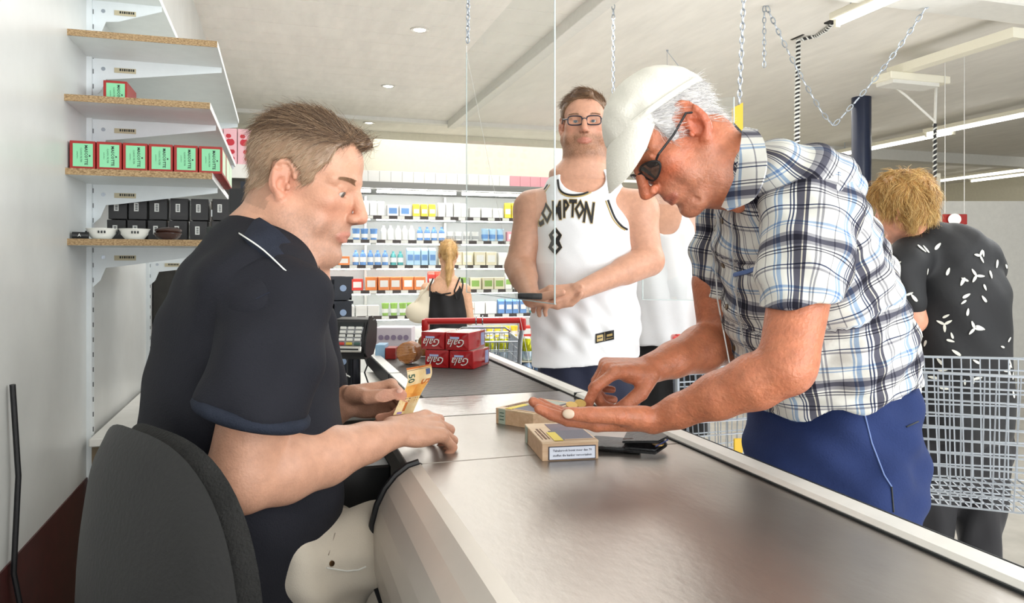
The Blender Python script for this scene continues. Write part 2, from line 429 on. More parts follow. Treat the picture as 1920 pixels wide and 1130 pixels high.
p = xy(1565, 47, 2.88); tube_light(p.x, 2.2, p.y, 2.88, 'lit fluorescent tube at top right above the striped cable')
p = xy(1735, 254, 2.88); tube_light(p.x, p.y-1.5, p.y, 2.88, 'lit fluorescent tube right of the blue column above the blonde woman')
p = xy(1735, 343, 2.88); tube_light(p.x, p.y-3.5, p.y, 2.88, 'long lit fluorescent tube just above the curly blonde hair')
p = xy(1790, 366, 2.88); p = Vector((12.6, 11, 0)); tube_light(p.x, p.y-3, p.y, 2.88, 'farthest lit fluorescent tube near the right edge')
p = xy(1570, 292, 2.88); tube_light(p.x, p.y-2.0, p.y, 2.88, 'lit fluorescent tube left of the blue column, mostly hidden')
# unlit white fixture and channel right
q = xy(1760, 158, 2.80)
t = empty('light_fixture', (q.x, q.y, 2.8), 'unlit white box fixture hung under the ceiling near the blue column', 'light fixture')
sbox('housing', (q.x-.62, q.y-.12, 2.78), (q.x, q.y+.10, 2.84), M_cream, t, bev=.006)
sbox('cover', (q.x-.58, q.y-.10, 2.75), (q.x-.1, q.y+.08, 2.78), M_trim, t)
sbox('channel', (q.x-.50, 3.9, 2.84), (q.x-.40, q.y+.05, 2.91), M_cream, t)
# ------------------------------------------------------------------ blue column
c = cw(1615, 300, 7.95)
t = empty('steel_column', (c.x, c.y, 0), 'round dark navy painted column behind the bending man', 'column')
MB().cyl((c.x, c.y, 0), (c.x, c.y, CH), .098, n=40).build('shaft', M_navypaint, t, True)
MB().cyl((c.x, c.y, 0), (c.x, c.y, .02), .15, n=24).build('base_plate', M_navypaint, t)
# ------------------------------------------------------------------ chains and cables
def chain(name, pts, pitch, r, lab, m=M_zinc):
    P = [Vector(p) for p in pts]; b = MB(); k = 0
    for a, e in zip(P, P[1:]):
        L = (e-a).length; n = max(1, int(L/pitch)); t_ = (e-a).normalized(); s1 = t_.orthogonal().normalized(); s2 = t_.cross(s1)
        for i in range(n):
            c0 = a+(e-a)*((i+.5)/n); s_ = s1 if k % 2 else s2; k += 1
            hl = pitch*.62; w_ = pitch*.30
            ring = [c0+t_*(hl*math.cos(u)*(1 if abs(math.cos(u)) > .3 else 1))+s_*(w_*math.sin(u)) for u in [2*PI*j/10 for j in range(10)]]
            b.tube(ring, r, 5, closed=True)
    o = b.build(name, m, None, True); tag(o, lab, 'chain'); return o
def top(px, py, d, z=CH):
    p = cw(px, py, d); return p
a1 = cw(879, -60, 2.75); a2 = cw(877, 80, 2.95)
chain('hanging_chain', [cw(880, -140, 2.95), cw(877, 80, 2.95)], .022, .0028, 'steel chain holding the far corner of the clear screen')
chain('hanging_chain', [cw(1150, 8, 5.1), cw(1150, 175, 5.1)], .035, .0035, 'faint steel chain hanging behind the white cap')
chain('hanging_chain', [cw(1397, -60, 2.8), cw(1386, 195, 2.86)], .024, .003, 'steel chain ending at the yellow and black striped bar')
chain('hanging_chain', [cw(1433, 12, 5.15), cw(1433, 126, 5.15)], .036, .004, 'short loose chain dangling beside the long slack chain')
va = [cw(1437, 12, 5.15)]
for i in range(1, 8):
    u = i/8; va.append(cw(1437+(1557-1437)*u, 12+(236-12)*u+10*math.sin(PI*u), 5.15))
for i in range(0, 9):
    u = i/8; va.append(cw(1563+(1760-1563)*u, 236-(236+22)*u+14*math.sin(PI*u), 5.15-.35*u))
chain('slack_chain', va, .042, .0045, 'long slack chain hanging in a deep V under the ceiling')
b = MB(); b.tube([cw(1251, 96, 6.2), cw(1251, 96, 6.2)+Vector((0, 0, -.35))], .002, 5); b.tube([cw(1251, 96, 6.2), cw(1285, 140, 6.2)], .003, 5)
b.cyl(cw(1251, 96, 6.2), cw(1251, 90, 6.2), .01, n=8); tag(b.build('ceiling_hook', M_zinc), 'small hook with two thin wires above the white cap', 'hook')
def striped(name, pts, r, pitch, lab):
    "black cable with a white spiral wrap"
    t = empty(name, pts[0], lab, 'cable'); MB().tube(pts, r*.8, 10).build('cable_core', M_black, t, True)
    P = [Vector(p) for p in pts]; out = []; ang = 0
    for a, e in zip(P, P[1:]):
        L = (e-a).length; n = max(2, int(L/pitch*10)); t_ = (e-a).normalized(); s1 = t_.cross(Vector((.3, .9, .1))).normalized(); s2 = t_.cross(s1)
        for i in range(n):
            ang += 2*PI/10; out.append(a+(e-a)*(i/n)+(s1*math.cos(ang)+s2*math.sin(ang))*r*.8)
    MB().tube(out, r*.42, 5).build('spiral_wrap', M_whitep, t, True)
striped('spiral_cable', [cw(1494, 330, 5.86), cw(1495, 180, 5.86), cw(1497, 74, 5.86)], .021, .033, 'black and white spiral wrapped cable hanging behind the bending man')
striped('spiral_cable', [cw(1503, 74, 5.84), cw(1530, 68, 5.8), cw(1550, 56, 5.6), cw(1562, 42, 5.48)], .015, .036, 'short bent striped cable running up to the top fluorescent tube')
striped('spiral_cable', [cw(1753, 420, 6.4), cw(1753, 300, 6.4), cw(1753, 232, 6.4)], .016, .045, 'striped cable hanging beside the curly blonde hair')
b = MB(); b.tube([cw(1753, 232, 6.4), cw(1755, 164, 6.45)], .012, 8); b.tube([cw(1753, 228, 6.4), cw(1700, 180, 6.42), cw(1662, 150, 6.45)], .01, 8)
tag(b.build('conduit_pipe', M_trim), 'white conduit dropping from the box fixture to the striped cable', 'pipe')
tag(MB().box(cw(1495, 68, 5.85), (.02, .14, .02)).build('cable_clip', M_black), 'dark bracket at the top of the long striped cable', 'cable clip')
tag(MB().box(cw(1562, 36, 5.46), (.06, .12, .04)).build('cable_clip', M_black), 'dark clip at the end of the top fluorescent tube', 'cable clip')
# hazard striped bar
t = empty('hazard_bar', cw(1384, 215, 2.86), 'yellow and black striped bar hanging behind the white haired man', 'bar')
pa = cw(1375, 330, 2.86); w1 = .037; z0 = pa.z; z1 = cw(1375, 192, 2.86).z
xr_ = RV*w1
b = MB(); b.prism([pa, pa+xr_, pa+xr_+ZV*(z1-z0), pa+ZV*(z1-z0-.02)], FV*.02); b.build('bar_core', M_yellow, t)
for k in range(4):
    zz = z1-z0-.075-k*.12
    b = MB(); b.prism([pa+ZV*(zz), pa+ZV*(zz-.055), pa+xr_+ZV*(zz-.095), pa+xr_+ZV*(zz-.04)], FV*-.002); b.build('black_stripe', M_black, t)
# ------------------------------------------------------------------ clear screens
def screen(p0, p1, z0, z1, lab, cords=True):
    "upright acrylic sheet between two ground points"
    p0 = Vector((*p0, 0)); p1 = Vector((*p1, 0)); d = (p1-p0).normalized(); n = d.cross(ZV)
    t = empty('clear_screen', p0+ZV*z0, lab, 'screen')
    MB().prism([p0+ZV*z0, p1+ZV*z0, p1+ZV*z1, p0+ZV*z1], n*.003).build('acrylic_sheet', M_plexi, t)
    for p in (p0, p1): MB().box(p+ZV*((z0+z1)/2), (.004, .004, z1-z0)).build('side_edge', M_pedge, t)
    MB().prism([p0+ZV*z0-ZV*.002, p1+ZV*z0-ZV*.002, p1+ZV*z0+ZV*.001, p0+ZV*z0+ZV*.001], n*.004).build('bottom_edge', M_pedge, t)
    return t, p0, p1, z1
t, p0, p1, z1 = screen((.745, 1.98), (.745, 3.02), 1.145, 2.14, 'clear acrylic sneeze screen hanging over the belt edge')
# its near edge is held by a long cord up to the ceiling
MB().tube([p0+ZV*z1, p0+ZV*CH], .0016, 6).build('cord', M_wire, t)
MB().tube([p1+ZV*z1, p1+ZV*(z1+.03)], .0016, 6).build('cord', M_wire, t)
MB().tube([p1+ZV*z1, p1+Vector((.05, -.7, .88))], .0008, 5).build('cord', M_wire, t)
q0 = cw(1205, 560, 2.98); q1 = cw(1376, 560, 2.86)
screen((q0.x, q0.y), (q1.x, q1.y), 1.12, 1.9, 'second clear screen hanging behind the bending man at the next till')

# ------------------------------------------------------------------ left wall shelving
t = empty('wall_shelving', (-.55, 2.53, 0), 'white wall shelving with slotted uprights, brackets and raw chipboard shelf ends', 'shelving')
for Y in (2.53, 3.58):
    b = MB(); b.box((-.543, Y, 1.5), (.014, .034, 3.0)); up = b.build('upright', M_brk, t)
    s_ = MB()
    for k in range(60): s_.box((-.5355, Y, .4+k*.045), (.002, .005, .014))
    o = s_.build('slot_holes', M_ink, up); o['kind'] = 'stuff'
def bracket(Y, z, w, lab=True):
    "tapered steel shelf arm under a board, root on the upright"
    x0 = -.536
    pr = [(x0, Y, z), (x0+w, Y, z), (x0+w, Y, z-.016), (x0+.07, Y, z-.058), (x0+.035, Y, z-.062), (x0+.02, Y, z-.1), (x0, Y, z-.12)]
    br = MB().prism(pr, (0, .003, 0)).build('shelf_bracket', M_brk, t)
    MB().cyl((x0+.028, Y-.001, z-.03), (x0+.028, Y+.001, z-.03), .006, n=10).build('rivet', M_zinc, br)
    if lab:
        quad('sticker', (x0+.088, Y-.0012, z-.032), (.03, 0, 0), (0, 0, .0075), M_lab, br)
        s_ = MB()
        for k in range(7): s_.box((x0+.075+k*.006, Y-.0022, z-.030), (.003 if k % 2 else .0045, .0006, .007))
        s_.build('barcode', M_ink, br)
SH = [(1.898, 2.30, 3.50, -.168), (1.714, 2.27, 3.55, -.185), (1.517, 2.28, 3.05, -.180), (1.327, 2.30, 3.0, -.165)]
for i, (z, y0, y1, xf) in enumerate(SH):
    bo = sbox('shelf_board', (-.55, y0+.002, z-.018), (xf, y1, z), M_shelf, t)
    sbox('chipboard_end', (-.55, y0, z-.018), (xf-.001, y0+.0021, z), M_chip, bo)
    bracket(2.53, z-.018, xf+.536-.005)
    if i < 3: bracket(3.5, z-.018, xf+.536-.005, False)
bo = sbox('shelf_board', (-.55, 2.30, 2.055), (-.345, 2.95, 2.073), M_shelf, t)
bracket(2.53, 2.055, .19)
bracket(3.58, 1.29, .42)
# red and mint cartons
def filter_box(x, y, z, lab, w_=.0625, h=.0775, dp=.15, side=False):
    e = empty('filter_carton', (x, y, z), lab, 'carton', 'red and mint filter cartons')
    MB().box((x, y+dp/2, z+h/2), (w_, dp, h), bev=.0012).build('carton', M_redc, e)
    quad('front_label', (x+.0012, y-.0004, z+h/2), (w_*.39, 0, 0), (0, 0, h*.405), M_mint, e)
    put_text('brand_lettering', 'MASCOTTE', .0106, (x+.009, y-.0016, z+h/2), (0, 0, -1), (1, 0, 0), M_ink, e, res=1, bold=.0002)
    put_text('line_lettering', 'CLASSIC FILTER', .0058, (x-.003, y-.0016, z+h/2), (0, 0, -1), (1, 0, 0), M_dgreen, e, res=1)
    put_text('small_print', 'quality filters', .0038, (x-.012, y-.0016, z+h/2), (0, 0, -1), (1, 0, 0), M_dgreen, e, res=1)
    MB().cyl((x+.018, y-.0018, z+h/2-.002), (x+.018, y-.001, z+h/2-.002), .0022, n=8).build('emblem', M_ink, e)
    if side:
        quad('side_label', (x+w_/2+.0002, y+dp/2, z+h/2), (0, dp*.42, 0), (0, 0, h*.42), mat('mint_side', srgb(196, 222, 190), .5), e)
        put_text('side_lettering', 'MASCOTTE', .0105, (x+w_/2+.0012, y+dp/2, z+h/2), (0, 0, -1), (0, 1, 0), M_dgreen, e, res=1)
pos = ['leftmost of the six in the row', 'second from left in the row of six', 'third from left in the row of six', 'fourth from left in the row of six', 'fifth from left in the row of six', 'rightmost of the six, showing its side']
for i in range(6):
    filter_box(-.513+i*.0652, 2.30, 1.517, 'red and mint carton, '+pos[i], side=(i == 5))
filter_box(-.513+5*.0652+.001, 2.455, 1.517, 'red and mint carton standing behind the rightmost front one', side=True)
filter_box(-.513+5*.0652, 2.61, 1.517, 'red and mint carton, rearmost at the shelf front edge', side=True)
filter_box(-.455, 2.42, 1.714, 'single red and mint carton alone on the shelf above the row')
# black cartons
def black_box(x, y, z, lab, w_=.052, h=.068, tagz=.0, sd=False):
    e = empty('black_carton', (x, y, z), lab, 'carton', 'black cartons on the lower shelf')
    MB().box((x, y+.05, z+h/2), (w_, .1, h), bev=.001).build('carton', M_bbox, e)
    tg = quad('barcode_sticker', (x-.004, y-.0004, z+h/2+tagz), (.0065, 0, 0), (0, 0, .013), M_whitep, e)
    s_ = MB()
    for k in range(5): s_.box((x-.0035, y-.0014, z+h/2+tagz-.008+k*.004), (.007, .0006, .0018 if k % 2 else .0025))
    s_.build('barcode', M_ink, tg)
    if sd:
        quad('side_print', (x+w_/2+.0002, y+.05, z+h/2), (0, .03, 0), (0, 0, h*.4), M_purple, e)
        put_text('side_lettering', 'E', .045, (x+w_/2+.0014, y+.03, z+h/2), (0, 1, 0), (0, 0, 1), M_whitep, e, res=1, shear=.3)
xs = [-.478, -.422, -.364, -.303, -.243, -.178]
nm = ['leftmost', 'second from left', 'third from left', 'fourth from left', 'fifth from left', 'rightmost']
for r_ in range(2):
    for i, x in enumerate(xs):
        black_box(x+.002*r_, 2.56-(.02 if i == 5 else 0)+(.01 if r_ else 0), 1.327+r_*.071, 'black carton with barcode, %s in the %s row' % (nm[i], ('bottom', 'upper')[r_]), tagz=.004, sd=(i == 5))
for r_ in range(2): black_box(-.157, 2.82, 1.327+r_*.071, 'black carton farther back at the shelf end, %s one' % ('bottom', 'upper')[r_])
def bowl(x, y, z, r, h, m, lab, name='bowl'):
    e = empty(name, (x, y, z), lab, 'bowl')
    prof = [(0, 0), (r*.5, 0), (r*.62, .003), (r*.86, h*.55), (r*.95, h), (r, h+.001), (r, h+.003), (r*.93, h+.003), (r*.80, h*.5), (r*.5, .005), (0, .004)]
    MB().lathe(prof, (x, y, z), 32).build('bowl_body', m, e, True)
    s_ = MB()
    for k in range(32):
        if k % 8 < 3:
            a = 2*PI*k/32*1.0; s_.box((x+math.cos(a)*r*.945, y+math.sin(a)*r*.945, z+h*.72), (.0035, .0035, .007))
    if m is M_bowl: s_.build('rim_slots', M_ink, e)['kind'] = 'stuff'
    else: s_.bm.free()
    return e
bowl(-.478, 2.36, 1.327, .041, .028, M_bowl, 'left white plastic bowl on the lower chipboard shelf')
bowl(-.394, 2.36, 1.327, .041, .028, M_bowl, 'right white plastic bowl beside the dark brown dish')
e = bowl(-.308, 2.37, 1.327, .038, .018, M_brownp, 'dark brown lacquered dish stack right of the white bowls', 'lacquered_dish')
MB().lathe([(0, 0), (.030, 0), (.037, .010), (.036, .013), (.024, .019), (0, .021)], (-.306, 2.37, 1.345), 28).build('lid', M_brownp, e, True)
e = empty('lighter', (-.53, 2.33, 1.335), 'small black rolled item with white letter left of bowls', 'lighter')
MB().cyl((-.545, 2.33, 1.337), (-.505, 2.335, 1.337), .0095, n=16).build('barrel', M_black, e, True)
put_text('letter', 'A', .012, (-.525, 2.3195, 1.337), (1, 0, 0), (0, 0, 1), M_whitep, e, res=1)
# dark locker, pink cartons and black screen behind the cashier
t = empty('locker', (-.32, 3.9, 0), 'dark steel locker behind the cashier back', 'locker')
sbox('body', (-.545, 3.72, 0), (.05, 4.2, 1.27), mat('dark_locker', srgb(52, 50, 46), .4, metal=.4, noise=.2), t)
sbox('door_panel', (-.45, 3.705, .1), (.0, 3.72, 1.24), mat('locker_door', srgb(92, 88, 76), .4, metal=.4, noise=.2), t)
t = empty('cupboard', (-.3, 6.0, 0), 'tall pale cupboard far left that carries pink cartons', 'cupboard')
sbox('body', (-.54, 5.85, 0), (.1, 6.3, 1.9), mat('dark_cupboard', srgb(60, 56, 50), .6, noise=.3), t)
sbox('top_board', (-.545, 5.8, 1.9), (.12, 6.32, 2.0), M_trim, t)
for i in range(6):
    x = -.44+i*.098
    e = empty('pink_carton', (x, 5.9, 2.0), 'pink carton printed with red apples, %s from left on the cupboard' % ['first', 'second', 'third', 'fourth', 'fifth', 'sixth'][i], 'carton', 'pink apple cartons')
    MB().box((x, 5.93, 2.135), (.092, .12, .27), bev=.002).build('carton', M_pink, e)
    for (dx, dz, r) in ((.0, .17, .03), (.012, .10, .02), (-.012, .215, .018), (.01, .26, .02), (.015, .05, .016)):
        pr = MB(); ap = [(x+dx+r*(math.cos(a)*(1-.12*math.sin(a))), 5.8695, 2.0+dz+r*.9*math.sin(a)-(.18*r if abs(math.cos(a)) < .3 and math.sin(a) > 0 else 0)) for a in [2*PI*k/18 for k in range(18)]]
        if 2.0+dz+r > 2.268: continue
        pr.prism(ap, (0, -.0008, 0)).build('printed_apple', M_apple, e)
t = empty('monitor', cw(475, 390, 1.75), 'black back of a screen behind the cashier neck', 'monitor')
c = cw(478, 388, 1.75); b = MB(); rz = Matrix.Rotation(-TH, 3, 'Z')
b.box(c, (.115, .03, .085), rz, bev=.004); b.build('casing', M_black, t)
MB().box(c+ZV*.05, (.06, .02, .018), rz).build('cable_cover', M_navyp, t)
MB().box(c-ZV*.36, (.02, .02, .66), rz).build('stand', M_black, t)
c2 = cw(424, 445, 1.75); MB().box(c2+FV*.02, (.10, .03, .052), rz, bev=.003).build('lower_display', mat('dark_green_card', srgb(38, 44, 42), .6, noise=.15), t)
MB().box(c+FV*.02-RV*.0-ZV*.075, (.03, .02, .03), rz).build('arm', M_black, t)
MB().lathe([(0, 0), (.07, 0), (.07, .01), (.02, .015), (0, .015)], (c.x, c.y, .62), 24).build('stand_base', M_black, t)
# ------------------------------------------------------------------ side bench on the left wall
t = empty('side_bench', (-.45, 2.6, 0), 'low bench with white edged top behind the black chair', 'bench')
sbox('cabinet', (-.533, 2.5, 0), (-.37, 3.6, .72), mat('bench_ply', srgb(120, 104, 80), .6, noise=.3), t)
sbox('top', (-.533, 2.46, .72), (-.36, 3.65, .745), M_alu2, t, bev=.003)
sbox('metal_strip', (-.39, 2.47, .745), (-.375, 3.65, .752), M_alu, t)
tag(MB().tube([(-.54, 1.83, 1.0), (-.535, 1.85, .80), (-.538, 1.83, .6), (-.53, 1.88, .45), (-.535, 1.86, .3), (-.5, 1.95, .03)], .006, 8).build('power_cable', M_black, None, True), 'black cable hanging down the wall behind the chair', 'cable')
# ------------------------------------------------------------------ checkout counter
t = empty('checkout_counter', (.48, 1.5, 0), 'long steel topped checkout counter with belt and rounded ribbed metal side', 'counter')
body = sbox('counter_body', (.20, .28, .0), (.735, 1.27, ZC-.02), mat('counter_grey', srgb(120, 118, 114), .6), t)
sbox('counter_body', (.345, 1.27, .0), (.735, 2.84, ZC-.02), MATS['counter_grey'], t)
sbox('front_plate', (.222, .25, ZC-.02), (.717, 1.2385, ZC), M_steel, t, bev=.0015)
sbox('middle_plate', (.205, 1.2405, ZC-.02), (.717, 1.614, ZC), M_steel, t, bev=.0015)
sbox('transfer_plate', (.205, 1.616, ZC-.02), (.717, 1.855, ZC+.001), M_steel2, t, bev=.002)
be = sbox('conveyor_belt', (.345, 1.87, ZC-.03), (.712, 2.83, ZC-.001), M_belt, t, bev=.006)
s_ = MB()
for k in range(60): s_.box((.53, 1.885+k*.0158, ZC-.0008), (.364, .0012, .0008))
o = s_.build('belt_ribs', M_belt, be); o['kind'] = 'stuff'
sbox('belt_end_plate', (.33, 2.83, ZC-.04), (.72, 2.87, ZC-.002), M_alu, t)
# customer side rail: inner lip, flat white top, outer lip
rail = MB(); pr = [(.717, 0, ZC-.03), (.717, 0, ZC+.004), (.722, 0, ZC+.010), (.750, 0, ZC+.012), (.757, 0, ZC+.006), (.757, 0, ZC-.06)]
rail.prism([(x, .25, z) for x, _, z in pr], (0, 1.51, 0)); ra = rail.build('customer_rail', M_alu2, t)
rail = MB(); rail.prism([(x, 1.764, z) for x, _, z in pr], (0, 1.10, 0)); rail.build('customer_rail', M_alu2, t)
sbox('rail_groove', (.7515, .25, ZC+.0085), (.7535, 2.86, ZC+.0125), M_ink, t)
sbox('rail_joint', (.716, 1.759, ZC-.03), (.758, 1.765, ZC+.011), M_ink, t)
sbox('rail_seal', (.7135, .25, ZC-.004), (.7175, 2.84, ZC+.003), M_ink, t)
sbox('outer_panel', (.735, .28, .1), (.75, 2.84, ZC-.05), M_alu, t)
# cashier side shelf, guide rails
sbox('till_shelf', (-.02, 1.92, ZC-.06), (.345, 2.62, ZC-.035), M_alu, t, bev=.003)
sbox('till_cabinet', (.02, 1.98, 0), (.32, 2.6, ZC-.06), MATS['counter_grey'], t)
for (y0, y1) in ((1.93, 2.22), (2.235, 2.83)):
    g = sbox('guide_rail', (.312, y0, ZC-.035), (.348, y1, ZC+.010), M_black, t, bev=.002)
    sbox('guide_cap', (.314, y0+.004, ZC+.010), (.346, y1, ZC+.014), M_alu2, g)
sbox('cash_drawer', (.0, 1.40, ZC-.13), (.20, 1.78, ZC-.04), M_black, t, bev=.004)
sbox('drawer_front', (-.012, 1.41, ZC-.12), (-.0, 1.77, ZC-.05), M_navyp, t, bev=.002)
# rounded ribbed side: nine flat facets running the counter's length, black rubber rim on the end
prof = [(.226, ZC+.001), (.207, ZC-.004), (.187, ZC-.018), (.170, ZC-.038), (.157, ZC-.064), (.149, ZC-.094), (.146, ZC-.128), (.148, ZC-.164), (.156, ZC-.20), (.170, ZC-.24), (.19, ZC-.29), (.21, ZC-.36), (.215, ZC-.88)]
for (x0, z0), (x1, z1) in zip(prof, prof[1:]):
    b = MB(); b.prism([(x0, .25, z0), (x1, .25, z1), (x1+.012, .25, z1-.004), (x0+.004, .25, z0-.012)], (0, .985, 0)); b.build('side_facet', M_fascia, t)
cap_ = [(x, z) for x, z in prof]
b = MB(); b.prism([(x, 1.235, z) for x, z in cap_]+[(.30, 1.235, .04), (.30, 1.235, ZC-.025)], (0, .012, 0)); b.build('end_cap', M_black, t)
rim = [Vector((x-.002, 1.241, z+.002)) for x, z in prof[:-1]]
MB().tube(rim, .006, 8).build('rubber_rim', M_black, t, True)

# ------------------------------------------------------------------ card terminal
bc = cw(663, 700, 2.07); bz = ZC-.035
t = empty('card_terminal', (bc.x, bc.y, bz), 'black card payment terminal on a pole beside the belt', 'card terminal')
rz = Matrix.Rotation(-TH-.12, 3, 'Z')
MB().lathe([(0, 0), (.047, 0), (.047, .006), (.040, .012), (.020, .016), (0, .016)], (bc.x, bc.y, bz), 40).build('base', M_black, t, True)
MB().lathe([(.019, .012), (.019, .115), (.024, .118), (.024, .124), (0, .124)], (bc.x, bc.y, bz), 28).build('pole', mat('pole_metal', srgb(32, 34, 40), .25, metal=.6), t, True)
def tl(x, y, z): return Vector((bc.x, bc.y, 0))+rz @ Vector((x, y, 0))+ZV*z
zt = bz+.122
# head: local x width, y back, side profile (y, z)
sp = [(-.052, zt+.010), (-.045, zt-.008), (.02, zt-.006), (.05, zt+.03), (.056, zt+.085), (.042, zt+.102), (-.02, zt+.098), (-.048, zt+.05)]
hb = MB(); hb.prism([tl(-.052, y, z) for y, z in sp], rz @ Vector((.104, 0, 0)))
bmesh.ops.bevel(hb.bm, geom=hb.bm.edges[:], offset=.006, segments=2, affect='EDGES'); hd = hb.build('head', M_black, t, True)
fa = tl(0, -.05, zt+.03); fb = tl(0, -.021, zt+.095); up_ = (fb-fa).normalized(); rx = rz @ Vector((1, 0, 0)); nn = rx.cross(up_).normalized()
if nn.dot(FV) > 0: nn = -nn
def fc(u, v, o=0): return fa+rx*u+up_*v+nn*(o)
R_f = Matrix((rx, up_, nn)).transposed()
kp = MB().box(fc(.006, .026, .002), (.066, .056, .006), R_f, bev=.002).build('keypad', mat('keypad_grey', srgb(150, 152, 156), .35, metal=.3), t)
MB().box(fc(.006, .058, .004), (.066, .012, .004), R_f).build('screen_strip', M_ink, t)
MB().box(fc(.006, -.012, .005), (.072, .016, .010), R_f, bev=.002).build('card_slot_bezel', M_alu, t)
MB().box(fc(.006, -.014, .0105), (.058, .004, .002), R_f).build('card_slot', M_ink, t)
kc = [srgb(196, 58, 52), srgb(206, 182, 70), srgb(60, 92, 84)]
for r_ in range(5):
    for k in range(3):
        m = M_whitep if r_ else mat('key_colour_%s' % ['red', 'yellow', 'green'][k], kc[k], .4)
        MB().box(fc(-.016+k*.022, .003+r_*.0112, .007), (.017, .0075, .005), R_f, bev=.001).build('key', m, kp)
for sgn in (-1, 1):
    b = MB(); b.prism([tl(sgn*.050, y, z) for y, z in [(-.062, zt+.012), (-.045, zt+.0), (.01, zt+.03), (.0, zt+.108), (-.02, zt+.108), (-.058, zt+.045)]], rz @ Vector((.004*sgn, 0, 0))); b.build('shield_wing', M_black, t)
b = MB(); b.tube([tl(.03, .0, zt-.004), tl(.038, .005, zt-.03), tl(.03, .004, zt-.05), tl(.04, .006, zt-.08), tl(.028, .01, bz+.016)], .0022, 6); b.build('cable', M_black, t, True)
# cable on shelf
b = MB(); b.tube([cw(622, 690, 1.98), cw(640, 698, 2.0), cw(656, 706, 2.02)], .0018, 6); tag(b.build('thin_cable', M_wire), 'thin grey cable lying behind the terminal base', 'cable')
# ------------------------------------------------------------------ stack of crates
for k in range(6):
    z = .70+k*.0865; x0, x1, y0, y1 = -.14, .247, 2.70, 3.05
    e = empty('folding_crate', ((x0+x1)/2, (y0+y1)/2, z), 'dark blue folding crate, %s in the stack behind the terminal' % ['lowest', 'second from bottom', 'third from bottom', 'third from top', 'second from top', 'topmost'][k], 'crate', 'stacked folding crates')
    sbox('bottom', (x0+.01, y0+.01, z), (x1-.01, y1-.01, z+.004), M_navyp, e)
    b = MB()
    # front wall with hand holes: frame strips and ribs
    b.box(((x0+x1)/2, y0+.004, z+.008), (x1-x0, .008, .016)); b.box(((x0+x1)/2, y0+.003, z+.078), (x1-x0+.01, .014, .010))
    b.box((x1-.03, y0+.003, z+.042), (.06, .010, .07)); b.box((x0+.03, y0+.003, z+.042), (.06, .010, .07))
    n = 11
    for i in range(n): b.box((x0+.075+i*(x1-x0-.15)/(n-1), y0+.005, z+.030), (.014, .006, .045))
    b.box(((x0+x1)/2, y0+.004, z+.051), (x1-x0-.1, .008, .008))
    for i in range(4): b.box((x0+.075+i*.0785, y0+.004, z+.064), (.012, .008, .026))
    b.build('front_wall', M_navyp, e)
    for nmx, lo, hi in (('side_wall', (x0, y0, z), (x0+.008, y1, z+.08)), ('side_wall', (x1-.008, y0, z), (x1, y1, z+.08)), ('back_wall', (x0, y1-.008, z), (x1, y1, z+.08))):
        sbox(nmx, lo, hi, M_navyp, e)
    MB().cyl((x1-.030, y0-.0035, z+.042), (x1-.030, y0-.002, z+.042), .0115, n=24).build('round_sticker', mat('blue_white_sticker', srgb(150, 172, 204), .5), e)
sbox('crate_stand', (-.14, 2.72, 0), (.24, 3.05, .70), MATS['counter_grey']); tag(bpy.data.objects['crate_stand'], 'grey stand carrying the dark crates', 'stand')
c = cw(604, 605, 2.45)
o = MB().box(c, (.055, .01, .062), Matrix.Rotation(-TH+.5, 3, 'Z')).build('paper_card', M_whitep); tag(o, 'white printed card in front of the crates', 'card')
put_text('card_print', 'PUSH', .012, c+Vector((0, -.008, .015)), RV, ZV, M_ink, o, res=1)
o = MB().box((c.x, c.y+.01, (c.z+ZC-.035)/2), (.012, .012, c.z-ZC+.035)).build('card_holder', M_black, o)
